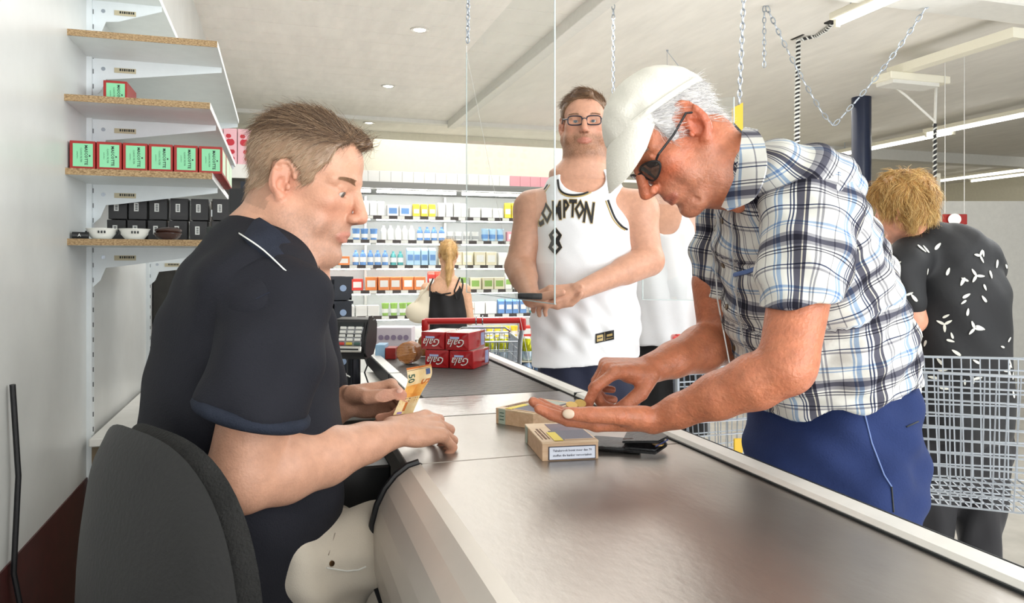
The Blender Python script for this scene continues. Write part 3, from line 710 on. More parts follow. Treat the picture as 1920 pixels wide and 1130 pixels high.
# ------------------------------------------------------------------ cigar boxes
def cigar_box(org, ax, lab, front_label):
    """org: floor corner (near left), ax: unit direction of the short front edge"""
    org = Vector(org); ax = Vector(ax).normalized(); ay = ZV.cross(ax)
    e = empty('cigar_box', org, lab, 'cigar box', 'wooden cigar boxes')
    W, D, H = .1, .152, .033
    R = Matrix((ax, ay, ZV)).transposed(); P = lambda u, v, w_: org+ax*u+ay*v+ZV*w_
    MB().box(P(W/2, D/2, H/2-.002), (W-.001, D-.001, H-.004), R, bev=.0008).build('box_body', M_wood, e)
    MB().box(P(W/2, D/2, H-.0025), (W, D, .004), R, bev=.0008).build('lid', mat('cedar_lid', srgb(228, 204, 172), .5, col2=srgb(212, 182, 146), noise=1, nscale=10, stretch=(1, 6, 6)), e)
    zt_ = H
    quad('warning_picture', P(.066, .088, zt_-.0004), ax*.030, ay*.052, mat('picture_mauve', srgb(120, 92, 104), .4, col2=srgb(60, 62, 92), noise=1, nscale=22), e)
    quad('warning_panel', P(.062, .044, zt_-.0002), ax*.033, ay*.036, mat('panel_slate', srgb(66, 68, 92), .4), e)
    quad('yellow_strip', P(.031, .036, zt_+.0002), ax*.008, ay*.032, mat('strip_yellow', srgb(228, 206, 40), .45), e)
    quad('yellow_strip', P(.070, .010, zt_-.0001), ax*.028, ay*.0022, M_wood, e)
    for k, (s_, n) in enumerate(((.0085, 'HAVANA'), (.007, 'SELECTION'), (.006, 'cigars'))):
        pass
    b = MB()
    for k in range(3):
        for j in range(9 if k == 0 else 12):
            rr = random.random(); L_ = (.084 if k else .068)
            b.box(P(.006+k*.0062, .022+j*L_/(9 if k == 0 else 12), zt_+.0001), (.0038 if k == 1 else .0022, .0045*(.6+rr*.6), .0004), R)
    b.build('burnt_lettering', mat('brown_ink', srgb(112, 72, 50), .6), e)
    if front_label:
        quad('warning_border', P(W/2+.003, -.0002, H/2-.0035), ax*.0415, ZV*.0115, mat('navy_ink', srgb(34, 40, 66), .5), e)
        lb = quad('warning_label', P(W/2+.003, -.0008, H/2-.0035), ax*.0400, ZV*.0102, mat('cold_white_paper', srgb(226, 232, 244), .5), e)
        for k, tx in enumerate(('Tabaksrook bevat meer dan 70', 'stoffen die kanker veroorzaken')):
            put_text('warning_text', tx, .0054, P(W/2+.003, -.0017, H/2+.0008-k*.0082), ax, ZV, MATS['navy_ink'], lb, res=1, bold=.00008)
        quad('side_seal', P(-.0002, D-.02, H/2), -ay*.010, ZV*(H/2-.001), mat('tax_seal', srgb(172, 186, 170), .5), e)
    else:
        s2 = quad('tax_seal', P(.018, -.0002, H/2), ax*.009, ZV*(H/2-.0005), MATS.get('tax_seal') or mat('tax_seal', srgb(172, 186, 170), .5), e)
        b = MB()
        for k in range(3): b.box(P(.018, -.0012, .010+k*.007), (.011, .0006, .0014), R)
        b.build('seal_print', M_dgreen, s2)
        quad('top_paper', P(.06, .10, zt_+.0003), ax*.03, ay*.035, mat('paper_green', srgb(190, 200, 186), .5, noise=.2), e)
    return e
g0 = cw(1016, 865, 1.266); g0.z = ZC; g1 = cw(1118, 860, 1.283); g1.z = ZC
cigar_box(g0, g1-g0, 'pale wooden cigar box with white warning label, nearest the camera', True)
h0 = cw(929, 793, 1.577); h0.z = ZC; h1 = cw(970, 800, 1.540); h1.z = ZC
cb2 = cigar_box(h0, h1-h0, 'second wooden cigar box with green tax seal, behind the first', False)
# ------------------------------------------------------------------ wallet
wc = cw(1180, 845, 1.34); wc.z = ZC
M_leather = mat('black_leather', srgb(13, 13, 16), .42, noise=.3, nscale=60, bump=.5, bscale=130, coat=.08, spec=.35)
e = empty('leather_wallet', wc, 'black leather wallet lying open beside the cigar box', 'wallet')
Rw = Matrix.Rotation(-TH-.12, 3, 'Z'); Pw = lambda x, y, z: wc+Rw @ Vector((x, y, 0))+ZV*z
MB().box(Pw(-.022, .012, .008), (.085, .082, .010), Rw @ Matrix.Rotation(.04, 3, 'Y'), bev=.004, seg=2).build('rear_flap', M_leather, e, True)
b = MB(); b.prism([Pw(-.012, -.030, .004), Pw(.045, -.036, .002), Pw(.068, .0, .008), Pw(.060, .034, .014), Pw(-.006, .03, .014)], ZV*.009)
bmesh.ops.bevel(b.bm, geom=b.bm.edges[:], offset=.003, segments=2, affect='EDGES'); b.build('coin_pocket', M_leather, e, True)
b = MB(); b.prism([Pw(-.014, -.022, .018), Pw(.05, -.026, .0215), Pw(.070, .004, .024), Pw(.058, .030, .026), Pw(-.004, .03, .024)], ZV*.004)
bmesh.ops.bevel(b.bm, geom=b.bm.edges[:], offset=.0014, segments=2, affect='EDGES'); b.build('pocket_flap', M_leather, e, True)
MB().tube([Pw(.044, -.034, .017), Pw(.068, .002, .021), Pw(.059, .032, .024)], .0012, 6).build('zip', mat('blue_lining', srgb(40, 56, 110), .5), e)
MB().lathe([(0, 0), (.0105, 0), (.0105, .002), (0, .002)], Pw(.050, -.008, .014), 20).build('coin', mat('brass_coin', srgb(196, 160, 92), .3, metal=.9), e)
MB().tube([Pw(-.012, -.024, .026), Pw(.006, -.022, .027), Pw(.006, -.018, .027)], .0012, 6).build('snap_loop', M_chrome, e)
# ------------------------------------------------------------------ red foil packs
ax = (RV*.95-FV*.31).normalized(); ay = ZV.cross(ax)
def foil_pack(o, lab):
    o = Vector(o); e = empty('foil_pack', o, lab, 'pack', 'red foil wrapped packs on the belt')
    W, D, H = .083, .15, .058; R = Matrix((ax, ay, ZV)).transposed()
    b = MB(); b.box(o+ax*W/2+ay*D/2+ZV*H/2, (W, D, H), R, bev=.003, seg=2); b.build('pack', M_gala, e, True)
    # folded end: four triangular creases
    c = o+ax*W/2+ZV*H/2-ay*.002; cr = MB()
    for sx in (-1, 1):
        cr.prism([o+ax*(W/2+sx*W/2*.96)-ay*.0005+ZV*.003, o+ax*(W/2+sx*W/2*.96)-ay*.0005+ZV*(H-.003), c+ax*(sx*.014)], -ay*.0014)
    for sz in (-1, 1):
        cr.prism([o+ax*.003-ay*.0005+ZV*(H/2+sz*H/2*.95), o+ax*(W-.003)-ay*.0005+ZV*(H/2+sz*H/2*.95), c+ZV*sz*.008], -ay*.0008)
    cr.build('end_fold', M_gala, e)
    put_text('brand_lettering', 'Gala', .036, o+ax*W*.50+ZV*(H*.43)-ay*.0035, -ax, -ZV, M_whitep, e, res=2, shear=.45, xs=.95)
    quad('label_bar', o+ax*W*.40+ZV*(H*.70)-ay*.0030, ax*.016, ZV*.0033, mat('pale_blue_print', srgb(176, 186, 222), .4), e)
    tp = quad('top_label', o+ax*W*.5+ay*D*.5+ZV*(H-.0002), ax*W*.42, ay*D*.45, mat('white_foil', srgb(214, 206, 200), .25, noise=.25, nscale=40), e)
    quad('side_print', o+ax*(W+.0002)+ay*D*.82+ZV*H*.5, ay*.016, ZV*H*.36, mat('side_blue', srgb(150, 160, 196), .4, noise=.3, nscale=60), e)
    return e
f0 = cw(797, 687, 2.455); f0.z = ZC; f1 = f0+ax*.0875
foil_pack(f0, 'red foil pack, lower left of the four on the belt'); foil_pack(f1, 'red foil pack, lower right of the four on the belt')
u0 = f0-ax*.014+ZV*.059; u1 = u0+ax*.0865
foil_pack(u0, 'red foil pack, upper left of the four stacked on the belt'); foil_pack(u1, 'red foil pack, upper right of the four stacked on the belt')
# waffle packs
def waffles(c, axd, lab, n=9):
    c = Vector(c); axd = Vector(axd).normalized(); e = empty('waffle_pack', c, lab, 'waffle pack', 'round syrup waffles in film')
    for i in range(n):
        MB().lathe([(0, 0), (.034, 0), (.0365, .002), (.0365, .006), (.034, .008), (0, .008)], c+axd*(i*.0088), 28, axd).build('waffle', M_waffle, e, True)
    s_ = MB()
    sd = axd.cross(ZV).normalized(); uz = sd.cross(axd)
    for k in range(-6, 7):
        h = k*.0055; hw = math.sqrt(max(.034**2-h*h, 0)); s_.box(c-axd*.0006+uz*h, (hw*2, .0016, .0016), Matrix((sd, axd, uz)).transposed())
    s_.build('grid_ridges', mat('waffle_ridge', srgb(222, 160, 92), .6), e)['kind'] = 'stuff'
    MB().lathe([(.004, -.006), (.030, -.004), (.039, .004), (.0392, n*.0088), (.03, n*.0088+.006), (.006, n*.0088+.01)], c, 28, axd).build('film_wrap', M_film, e, True)
    f = MB()
    for k in range(5):
        a = random.random()*6; f.prism([c-axd*.004+sd*.03*math.cos(a)+uz*.03*math.sin(a), c-axd*.012+sd*.042*math.cos(a+.3)+uz*.042*math.sin(a+.3), c-axd*.004+sd*.032*math.cos(a+.6)+uz*.032*math.sin(a+.6)], axd*.0006)
    f.build('film_folds', M_film, e)
    return e
w0 = cw(762, 654, 2.52); w0.z = ZC+.0385
waffles(w0, FV*.97+RV*.22, 'round stack of caramel waffles in clear film left of the red packs', 6)
w1 = cw(790, 655, 2.74); w1.z = ZC+.0385
waffles(w1, FV*.5+RV*.9, 'second waffle pack half hidden behind the red foil packs', 6)
o = empty('small_carton', cw(725, 660, 2.72), 'small blue and red carton at the far end of the belt', 'carton')
c = cw(716, 655, 2.7); c.z = ZC
MB().box(c+RV*.0+ZV*.026, (.034, .08, .052), Matrix.Rotation(-TH, 3, 'Z'), bev=.001).build('blue_half', mat('light_blue_card', srgb(150, 190, 222), .5), o)
MB().box(c+RV*.036+ZV*.020, (.036, .07, .040), Matrix.Rotation(-TH, 3, 'Z'), bev=.001).build('red_half', M_redc, o)
# ------------------------------------------------------------------ refrigerated wall at the back of the shop
FX0, FX1, FY = .02, 3.9, 8.35
def ordi(n):
    if 10 <= n % 100 <= 20: return '%dth' % n
    return '%d%s' % (n, {1: 'st', 2: 'nd', 3: 'rd'}.get(n % 10, 'th'))
t = empty('wall_fridge', ((FX0+FX1)/2, FY+.4, 0), 'long open dairy wall fridge glowing behind the shoppers', 'fridge')
M_frw = mat('fridge_enamel', srgb(236, 238, 236), .35)
M_raild = mat('price_rail_dark', srgb(64, 56, 54), .5)
sbox('back_panel', (FX0, FY+.75, 0), (FX1, FY+.8, 2.2), M_frw, t)
sbox('base', (FX0, FY-.1, 0), (FX1, FY+.75, .30), M_frw, t)
for x in (FX0-.04, FX1): sbox('side_panel', (x, FY-.1, 0), (x+.04, FY+.8, 2.2), M_frw, t)
sbox('canopy', (FX0-.04, FY-.05, 2.12), (FX1+.04, FY+.8, 2.19), mat('canopy_grey', srgb(120, 120, 116), .4), t)
for i in range(4):
    x = FX0+.05+i*.97
    MB().cyl((x, FY+.02, 2.09), (x+.9, FY+.02, 2.09), .016, n=10).build('light_tube', M_frtube, t, True)
FS = [1.815, 1.545, 1.265, .985, .70, .42]
tagme = None
for si, z in enumerate(FS):
    sh = sbox('shelf', (FX0, FY+.02, z-.02), (FX1, FY+.72, z), M_frw, t)
    rl = sbox('price_rail', (FX0, FY-.002, z-.035), (FX1, FY+.02, z+.006), M_raild, sh)
    for i in range(22):
        x = FX0+.06+i*.175+.04*(si % 2)
        q_ = quad('price_tag', (x, FY-.003, z-.0145), (.04, 0, 0), (0, 0, .017), M_whitep, sh) if tagme is None else tagme.copy()
        if tagme is not None:
            COL.objects.link(q_); q_.parent = sh; q_.matrix_parent_inverse = world_of(sh).inverted(); q_.location = (x-tx0, 0, z-tz0)
        else: tagme = q_; tx0, tz0 = x, z
    for i in range(4):
        x = FX0+.05+i*.97
        MB().cyl((x, FY+.05, z-.035), (x+.9, FY+.05, z-.035), .011, n=8).build('light_tube', M_frtube, sh, True)
for x in (FX0+.97, FX0+1.94, FX0+2.91): sbox('upright', (x-.015, FY+.70, .3), (x+.015, FY+.74, 2.1), M_alu, t)
PM = lambda n, c: mat('pack_'+n, srgb(*c), .45)
pal = dict(white=(232, 232, 228), ivory=(224, 216, 188), blue=(96, 138, 190), sky=(168, 200, 222), yellow=(232, 208, 60), green=(140, 178, 88), red=(206, 58, 44), orange=(222, 132, 70), pink=(220, 150, 160), grey=(170, 172, 172), teal=(80, 150, 150), purple=(128, 110, 160))
protos = {}; CN = dict(sky='light blue')
def proto(kind, col, h):
    key = (kind, col, round(h, 2))
    if key in protos: return protos[key]
    m = PM(col, pal[col]); b = MB()
    if kind == 'carton':
        b.box((0, 0, h*.42), (.075, .07, h*.84), bev=.002); b.prism([(-.0375, -.035, h*.84), (-.0375, .035, h*.84), (-.0375, 0, h)], (.075, 0, 0)); 
    elif kind == 'bottle': b.lathe([(0, 0), (.032, 0), (.034, .008), (.034, h*.62), (.026, h*.78), (.013, h*.86), (.013, h), (0, h)], (0, 0, 0), 12)
    elif kind == 'tub': b.lathe([(0, 0), (.032, 0), (.040, h*.9), (.043, h*.9), (.043, h), (0, h)], (0, 0, 0), 14)
    else: b.box((0, 0, h/2), (.125, .10, h), bev=.003)
    bmesh.ops.recalc_face_normals(b.bm, faces=b.bm.faces)
    me = bpy.data.meshes.new(kind); b.bm.to_mesh(me); b.bm.free(); me.materials.append(m)
    # printed band as its own raised piece
    c2 = random.choice(['white', 'white', 'blue', 'red', 'green', 'ivory', 'grey']) if col in ('white', 'ivory', 'grey', 'sky') else 'white'
    b = MB()
    if kind == 'carton': b.box((0, -.0352, h*.45), (.060, .002, h*.32))
    elif kind in ('bottle', 'tub'):
        r0 = .0345 if kind == 'bottle' else .0385; b.lathe([(r0, h*.22), (r0+.0006, h*.22), (r0+(.0006 if kind == 'bottle' else .0035), h*.55), (r0, h*.55)], (0, 0, 0), 12)
    else: b.box((0, -.0502, h*.5), (.09, .002, h*.5))
    bmesh.ops.recalc_face_normals(b.bm, faces=b.bm.faces)
    m2 = bpy.data.meshes.new('label'); b.bm.to_mesh(m2); b.bm.free(); m2.materials.append(PM(c2, pal[c2]))
    protos[key] = (me, m2); return protos[key]
WIDTH = dict(carton=.082, bottle=.074, tub=.092, box=.132)
KN = dict(carton='drink carton', bottle='dairy bottle', tub='yoghurt tub', box='cheese box')
plan = [  # per shelf from the top: runs of (count, kind, colour, height)
    [(4, 'carton', 'sky', .17), (3, 'box', 'sky', .13), (3, 'carton', 'white', .17), (2, 'box', 'white', .13), (3, 'carton', 'yellow', .15), (4, 'carton', 'white', .17), (3, 'box', 'white', .12), (3, 'carton', 'yellow', .19), (3, 'box', 'yellow', .14), (3, 'box', 'ivory', .15), (3, 'box', 'pink', .13)],
    [(5, 'box', 'ivory', .13), (3, 'tub', 'blue', .13), (5, 'bottle', 'white', .17), (4, 'bottle', 'blue', .16), (4, 'tub', 'white', .11), (3, 'tub', 'sky', .15), (4, 'box', 'pink', .12), (3, 'box', 'white', .15), (4, 'carton', 'grey', .19), (4, 'carton', 'sky', .17)],
    [(5, 'box', 'orange', .10), (5, 'bottle', 'blue', .17), (2, 'bottle', 'teal', .16), (4, 'carton', 'sky', .20), (5, 'box', 'ivory', .16), (4, 'box', 'white', .15), (5, 'tub', 'green', .12), (4, 'box', 'grey', .16), (4, 'tub', 'white', .13)],
    [(6, 'box', 'red', .13), (5, 'box', 'orange', .15), (2, 'carton', 'red', .21), (3, 'tub', 'green', .14), (3, 'box', 'ivory', .14), (3, 'carton', 'white', .19), (6, 'bottle', 'yellow', .21), (5, 'tub', 'green', .15), (3, 'box', 'white', .13)],
    [(6, 'tub', 'ivory', .12), (3, 'box', 'white', .12), (8, 'tub', 'green', .14), (4, 'box', 'white', .14), (4, 'carton', 'blue', .17), (4, 'tub', 'teal', .14), (4, 'box', 'yellow', .12), (5, 'box', 'white', .13)],
    [(5, 'box', 'red', .12), (6, 'box', 'white', .15), (5, 'box', 'purple', .13), (4, 'tub', 'yellow', .13), (5, 'box', 'red', .13), (6, 'box', 'orange', .12)],
]
sn = ['top', 'second', 'third', 'fourth', 'fifth', 'lowest']
for si, runs in enumerate(plan):
    x = FX0+.08
    for cnt, kind, col, h in runs:
        for i in range(cnt):
            if x > FX1-.07: break
            me, m2 = proto(kind, col, h)
            o = bpy.data.objects.new(KN[kind].replace(' ', '_'), me); COL.objects.link(o)
            o.location = (x+WIDTH[kind]/2-.04, FY+.09+random.random()*.05, FS[si]+.001); o.rotation_euler.z = random.uniform(-.1, .1)
            l2 = bpy.data.objects.new('label', m2); COL.objects.link(l2); l2.parent = o
            px_ = 'left' if x < 1.3 else ('middle' if x < 2.4 else 'right')
            tag(o, '%s %s in the %s part of the %s fridge shelf' % (CN.get(col, col), KN[kind], px_, sn[si]), KN[kind].split()[-1], '%s %ss, %s part of the %s fridge shelf' % (CN.get(col, col), KN[kind], px_, sn[si]))
            x += WIDTH[kind]+random.uniform(.0, .012)
        x += .02
for i in range(30):
    me, m2 = proto('carton', 'white' if i < 18 else 'ivory', .14); x = FX0+.1+i*.127
    o = bpy.data.objects.new('stock_carton', proto('box', 'white' if i < 20 else 'pink', .13)[0]); COL.objects.link(o); o.location = (x, FY+.1, 2.192)
    tag(o, 'white stock carton lined up on top of the fridge' if i < 20 else 'pinkish stock carton lined up on top of the fridge', 'carton', 'white cartons on top of the fridge' if i < 20 else 'pinkish cartons on top of the fridge')
# ------------------------------------------------------------------ drink cans in trays beyond the belt
cc = cw(950, 640, 4.2); ax = RV; ay = FV
zt = cw(950, 633, 4.15).z
t = empty('can_stand', (cc.x, cc.y, 0), 'low stand carrying shrink wrapped can trays behind the trolley', 'stand')
Rg = Matrix((RV, FV, ZV)).transposed()
MB().box((cc.x, cc.y+.08, (zt-.27)/2), (.54, .26, zt-.27), Rg).build('plinth', MATS['counter_grey'], t)
for row in range(2):
    z = zt-.128-row*.135
    for j in range(2):
        for i in range(7):
            p = cw(895+i*23.5, 640, 4.18)+FV*(j*.07); p.z = z
            e = empty('drink_can', p, 'shiny %s drink can in the %s tray behind the trolley, %s row' % (('green and yellow', 'blue and silver')[row], ('upper', 'lower')[row], ('front', 'back')[j]), 'can', '%s cans, %s row' % (('upper tray', 'lower tray')[row], ('front', 'back')[j]))
            if row == 0 and j == 0 and i == 0: 
                pass
            key = 'can%d' % row
            if key not in protos:
                b = MB(); b.lathe([(0, 0), (.026, 0), (.033, .006), (.033, .052), (.0332, .053)], (0, 0, 0), 20); A_ = b
                bmesh.ops.recalc_face_normals(b.bm, faces=b.bm.faces); m1 = bpy.data.meshes.new('can_body'); b.bm.to_mesh(m1); b.bm.free(); m1.materials.append(mat('can_low%d' % row, [srgb(190, 210, 225), srgb(60, 90, 160)][row], .25, metal=.6))
                b = MB(); b.lathe([(.033, .052), (.033, .112), (.026, .121), (.0262, .122)], (0, 0, 0), 20)
                bmesh.ops.recalc_face_normals(b.bm, faces=b.bm.faces); m2 = bpy.data.meshes.new('can_upper'); b.bm.to_mesh(m2); b.bm.free(); m2.materials.append(mat('can_up%d' % row, [srgb(196, 200, 40), srgb(150, 175, 205)][row], .25, metal=.6))
                b = MB(); b.lathe([(0, .119), (.025, .119), (.0262, .1235), (.0255, .124), (.024, .121), (0, .1205)], (0, 0, 0), 20)
                bmesh.ops.recalc_face_normals(b.bm, faces=b.bm.faces); m3 = bpy.data.meshes.new('can_lid'); b.bm.to_mesh(m3); b.bm.free(); m3.materials.append(M_chrome)
                for q_ in (m1, m2, m3): q_.polygons.foreach_set('use_smooth', [True]*len(q_.polygons))
                protos[key] = (m1, m2, m3)
            for nm_, me in zip(('can_body', 'can_shoulder', 'lid'), protos[key]):
                o = bpy.data.objects.new(nm_, me); COL.objects.link(o); o.parent = e
for row in range(2):
    z = zt-.128-row*.135; p = cw(967, 640, 4.22); 
    o = MB().box((p.x, p.y, z-.0035), (.52, .16, .006), Rg).build('can_tray', PM('ivory', pal['ivory'])); tag(o, 'card tray under the %s drink cans' % ('green and yellow', 'blue and silver')[row], 'tray')
# ------------------------------------------------------------------ produce cartons on a table beyond the belt
tc = cw(700, 640, 4.6); zt2 = cw(700, 662, 4.6).z
t = empty('display_table', (tc.x, tc.y, 0), 'low display table of stacked produce cartons behind the waffles', 'table')
MB().box((tc.x, tc.y+.15, zt2-.015), (.62, .4, .03), Rg).build('table_top', M_cream, t)
for sx in (-1, 1):
    for sy in (0, 1): MB().box(tc*1.0+RV*sx*.28+FV*(.0+sy*.3)+ZV*(-tc.z+(zt2-.03)/2), (.03, .03, zt2-.03), Rg).build('leg', M_cream, t)
def disp(px, py0, py1, wpx, d, col, lab, cat='carton', prints=None):
    p = cw(px, py1, d); h = (py1-py0)/FPX*d; wd = wpx/FPX*d
    e = empty('display_carton', p, lab, cat)
    MB().box(p+ZV*h/2, (wd, .16, h), Rg, bev=.002).build('carton', PM(*col), e)
    if prints:
        for k, (u, v, r, c_) in enumerate(prints):
            MB().cyl(p+RV*(u*wd)-FV*.081+ZV*(v*h), p+RV*(u*wd)-FV*.0825+ZV*(v*h), r*h, n=14).build('printed_spot', PM(*c_), e)
disp(668, 622, 662, 52, 4.5, ('cream_card', (232, 222, 208)), 'cream carton printed with green apples', prints=[(-.25, .5, .2, ('applegreen', (120, 160, 50))), (.2, .5, .2, ('applegreen', (120, 160, 50)))])
disp(670, 608, 622, 60, 4.5, ('red_stripe_card', (224, 150, 132)), 'flat reddish carton on top of the cream apple carton')
disp(742, 612, 652, 66, 4.4, ('lilac_card', (206, 196, 204)), 'pale lilac carton with printed windows behind the waffles', prints=[(x, .55, .12, ('lilac_ink', (140, 126, 150))) for x in (-.35, -.18, 0, .18, .35)])
# ------------------------------------------------------------------ shopping trolleys
def wirebasket(e, o, X, Y, w0, w1, l, z0, z1, nx, nz, m=M_zinc, r=.0022, near=True):
    """o centre of the handle-end bottom; X across, Y length; tapered towards the front, wires joined per panel"""
    o = Vector(o)
    def P(u, v, t_):  # u -1..1 across, v 0..1 length, t_ 0..1 height
        wd = (w0+(w1-w0)*v)*(.80+.20*t_); return o+X*(u*wd/2)+Y*(l*(.06*(1-t_)+v*(1-.10*(1-t_))))+ZV*(z0+(z1-z0)*t_)
    for nm_, f, na in (('side_panel', lambda s_, t_: P(-1, s_, t_), nx), ('side_panel', lambda s_, t_: P(1, s_, t_), nx), ('front_panel', lambda s_, t_: P(s_*2-1, 1, t_), nx*2//3), ('rear_gate', lambda s_, t_: P(s_*2-1, 0, t_), nx*2//3)):
        b = MB()
        for i in range(na+1): b.tube([f(i/na, 0), f(i/na, .5), f(i/na, 1)], r, 5)
        for k in range(nz+1): b.tube([f(0, k/nz), f(.5, k/nz), f(1, k/nz)], r*(1.9 if k == nz else 1.25), 6)
        b.build(nm_, m, e, True)['kind'] = 'stuff'
    b = MB()
    for i in range(nx+1): b.tube([P(-1, i/nx, 0), P(1, i/nx, 0)], r, 5)
    for i in range(7): b.tube([P(-1+i/3, 0, 0), P(-1+i/3, 1, 0)], r, 5)
    b.build('basket_floor', m, e, True)['kind'] = 'stuff'
    return P
def trolley(name, hp0, hp1, fwd, l, z0, z1, lab, m=M_zinc, nx=18, nz=9, handle=True):
    hp0 = Vector(hp0); hp1 = Vector(hp1); fwd = Vector(fwd).normalized(); X = (hp1-hp0); wd = X.length; X.normalize(); c = (hp0+hp1)/2; g = Vector((c.x, c.y, 0))+fwd*.12
    e = empty(name, (c.x, c.y, 0), lab, 'trolley')
    wirebasket(e, g, X, fwd, wd, wd*.72, l, z0, z1, nx, nz, m)
    if handle:
        MB().cyl(hp0, hp1, .014, n=16).build('handle', M_redplastic, e, True)
        for h in (hp0, hp1): MB().box(h+fwd*.02-ZV*.018, (.03, .07, .055), Matrix((X, fwd, ZV)).transposed(), bev=.008, seg=2).build('handle_end', M_redplastic, e, True)
        for h, s_ in ((hp0, 1), (hp1, -1)):
            MB().tube([h+fwd*.03-ZV*.03, h+fwd*.08-ZV*.10+X*s_*.01, Vector((h.x, h.y, z0-.1))+fwd*.16+X*s_*.03, Vector((h.x, h.y, .16))+fwd*.25+X*s_*.03], .011, 10).build('frame_leg', M_zinc, e, True)
        sb = MB(); sb.tube([hp0+X*.14+fwd*.10-ZV*.09, hp0+X*.14+fwd*.10-ZV*.055, hp0+X*.16+fwd*.10-ZV*.04, hp1-X*.08+fwd*.10-ZV*.04, hp1-X*.06+fwd*.10-ZV*.055, hp1-X*.06+fwd*.10-ZV*.09], .005, 8); sb.build('child_seat_wire', M_chrome, e, True)
    for s_ in (-1, 1):
        MB().tube([g+X*s_*wd*.42+fwd*.1+ZV*.17, g+X*s_*wd*.28+fwd*(l+.02)+ZV*.2], .012, 8).build('base_frame', m, e, True)
        for v in (.1, l): 
            pc = g+X*s_*(wd*.42 if v < .2 else wd*.28)+fwd*v
            MB().cyl(pc+X*.012+ZV*.062, pc-X*.012+ZV*.062, .06, n=20).build('wheel', M_black, e, True)
            MB().box(pc+ZV*.12, (.034, .05, .09), Matrix((X, fwd, ZV)).transposed()).build('wheel_fork', m, e)
    return e
t = empty('partition', cw(1850, 500, 8.5), 'white partition panel far behind the blonde woman', 'partition')
MB().box(cw(1850, 500, 8.5)-ZV*.25+FV*.05, (1.15, .06, 2.0), Rg).build('panel', M_trim, t); MB().box(cw(1757, 500, 8.4)-ZV*.1, (.05, .05, 2.3), Rg).build('post', M_cream, t)
ha = cw(797, 602, 3.35); hb = cw(980, 600, 3.35)
trolley('shopping_trolley', ha, hb, FV, .50, .48, .90, 'shopping trolley with red handle beyond the end of the belt')
b = MB(); 
for px in (893, 905): b.tube([cw(px, 600, 3.35)+Vector((0, 0, .016))+FV*.016*math.cos(a)+ZV*(.02*math.sin(a)-.016) for a in [2*PI*k/14 for k in range(14)]], .0028, 6, closed=True)
tag(b.build('wire_rings', M_chrome), 'pair of thin wire rings around the red trolley handle', 'ring')
h0 = cw(1268, 634, 2.45); h1 = h0+RV*.50+FV*.16; h1.z = h0.z
trolley('shopping_trolley', h0, h1, (RV*.10+FV*.95), .50, .46, .90, 'shopping trolley behind the bending man, red handle end showing by his elbow')
# nearer trolley at the right edge (its basket end faces the till)
s0 = cw(1700, 600, 1.98); s0.z = 1.02; s1 = s0+FV*.48+RV*.14; s1.z = 1.02
e = trolley('shopping_trolley', s1+RV*.74-FV*.22, s0+RV*.74-FV*.22, (-RV*.96+FV*.28), .70, .60, .965, 'wire shopping trolley at the right edge behind the bending man', nx=26, nz=10)
tag(MB().box(cw(1384, 835, 2.6), (.03, .01, .05), Rg, bev=.002).build('yellow_tag', M_yellow), 'yellow plastic tag on the trolley behind the blue trousers', 'tag')
# price sign and round lamp, wall of posters in the far right
t = empty('hanging_sign', cw(1785, 412, 6.2), 'dark red hanging sign with a round white disc behind the blonde woman', 'sign')
MB().box(cw(1790, 411, 6.2), (.20, .02, .085), Rg, bev=.004).build('board', M_redc, t)
MB().cyl(cw(1790, 411, 6.16), cw(1790, 411, 6.14), .047, n=28).build('round_disc', mat('disc_white', srgb(240, 240, 235), .4), t, True)
for s_ in (-.08, .08): MB().tube([cw(1790, 400, 6.2)+RV*s_, cw(1790, 400, 6.2)+RV*s_+ZV*1.35], .003, 5).build('cord', M_wire, t)
for k, (px, d, h, lab) in enumerate(((1560, 13, 1.9, 'pale tall goods rack far behind the blue column'), (1400, 10.5, 1.95, 'pale tall goods rack far behind the white haired man'))):
    p = cw(px, 500, d); I3 = Matrix.Identity(3); e = empty('goods_rack', (p.x, p.y, 0), lab, 'rack')
    MB().box((p.x, p.y+.3, h/2), (2.2, .06, h), I3).build('back_panel', MATS['wall_cream'], e)
    for q in range(6): 
        z = .2+q*.33; MB().box((p.x, p.y+.02, z), (2.2, .5, .025), I3).build('shelf', M_cream, e)
        if q < 5:
            for j in range(14):
                col = random.choice(list(pal)); me, _ = proto('box', col, random.choice((.16, .2, .24)))
                o = bpy.data.objects.new('grocery_box', me); COL.objects.link(o); w_ = Vector((p.x, p.y, z+.013))+Vector((-1.0+j*.155, -.12, 0)); o.location = w_
                tag(o, '%s grocery box on the %s' % (CN.get(col, col), lab.replace('pale tall ', '')), 'box', '%s boxes on rack %s' % (CN.get(col, col), ('column', 'middle')[k]))
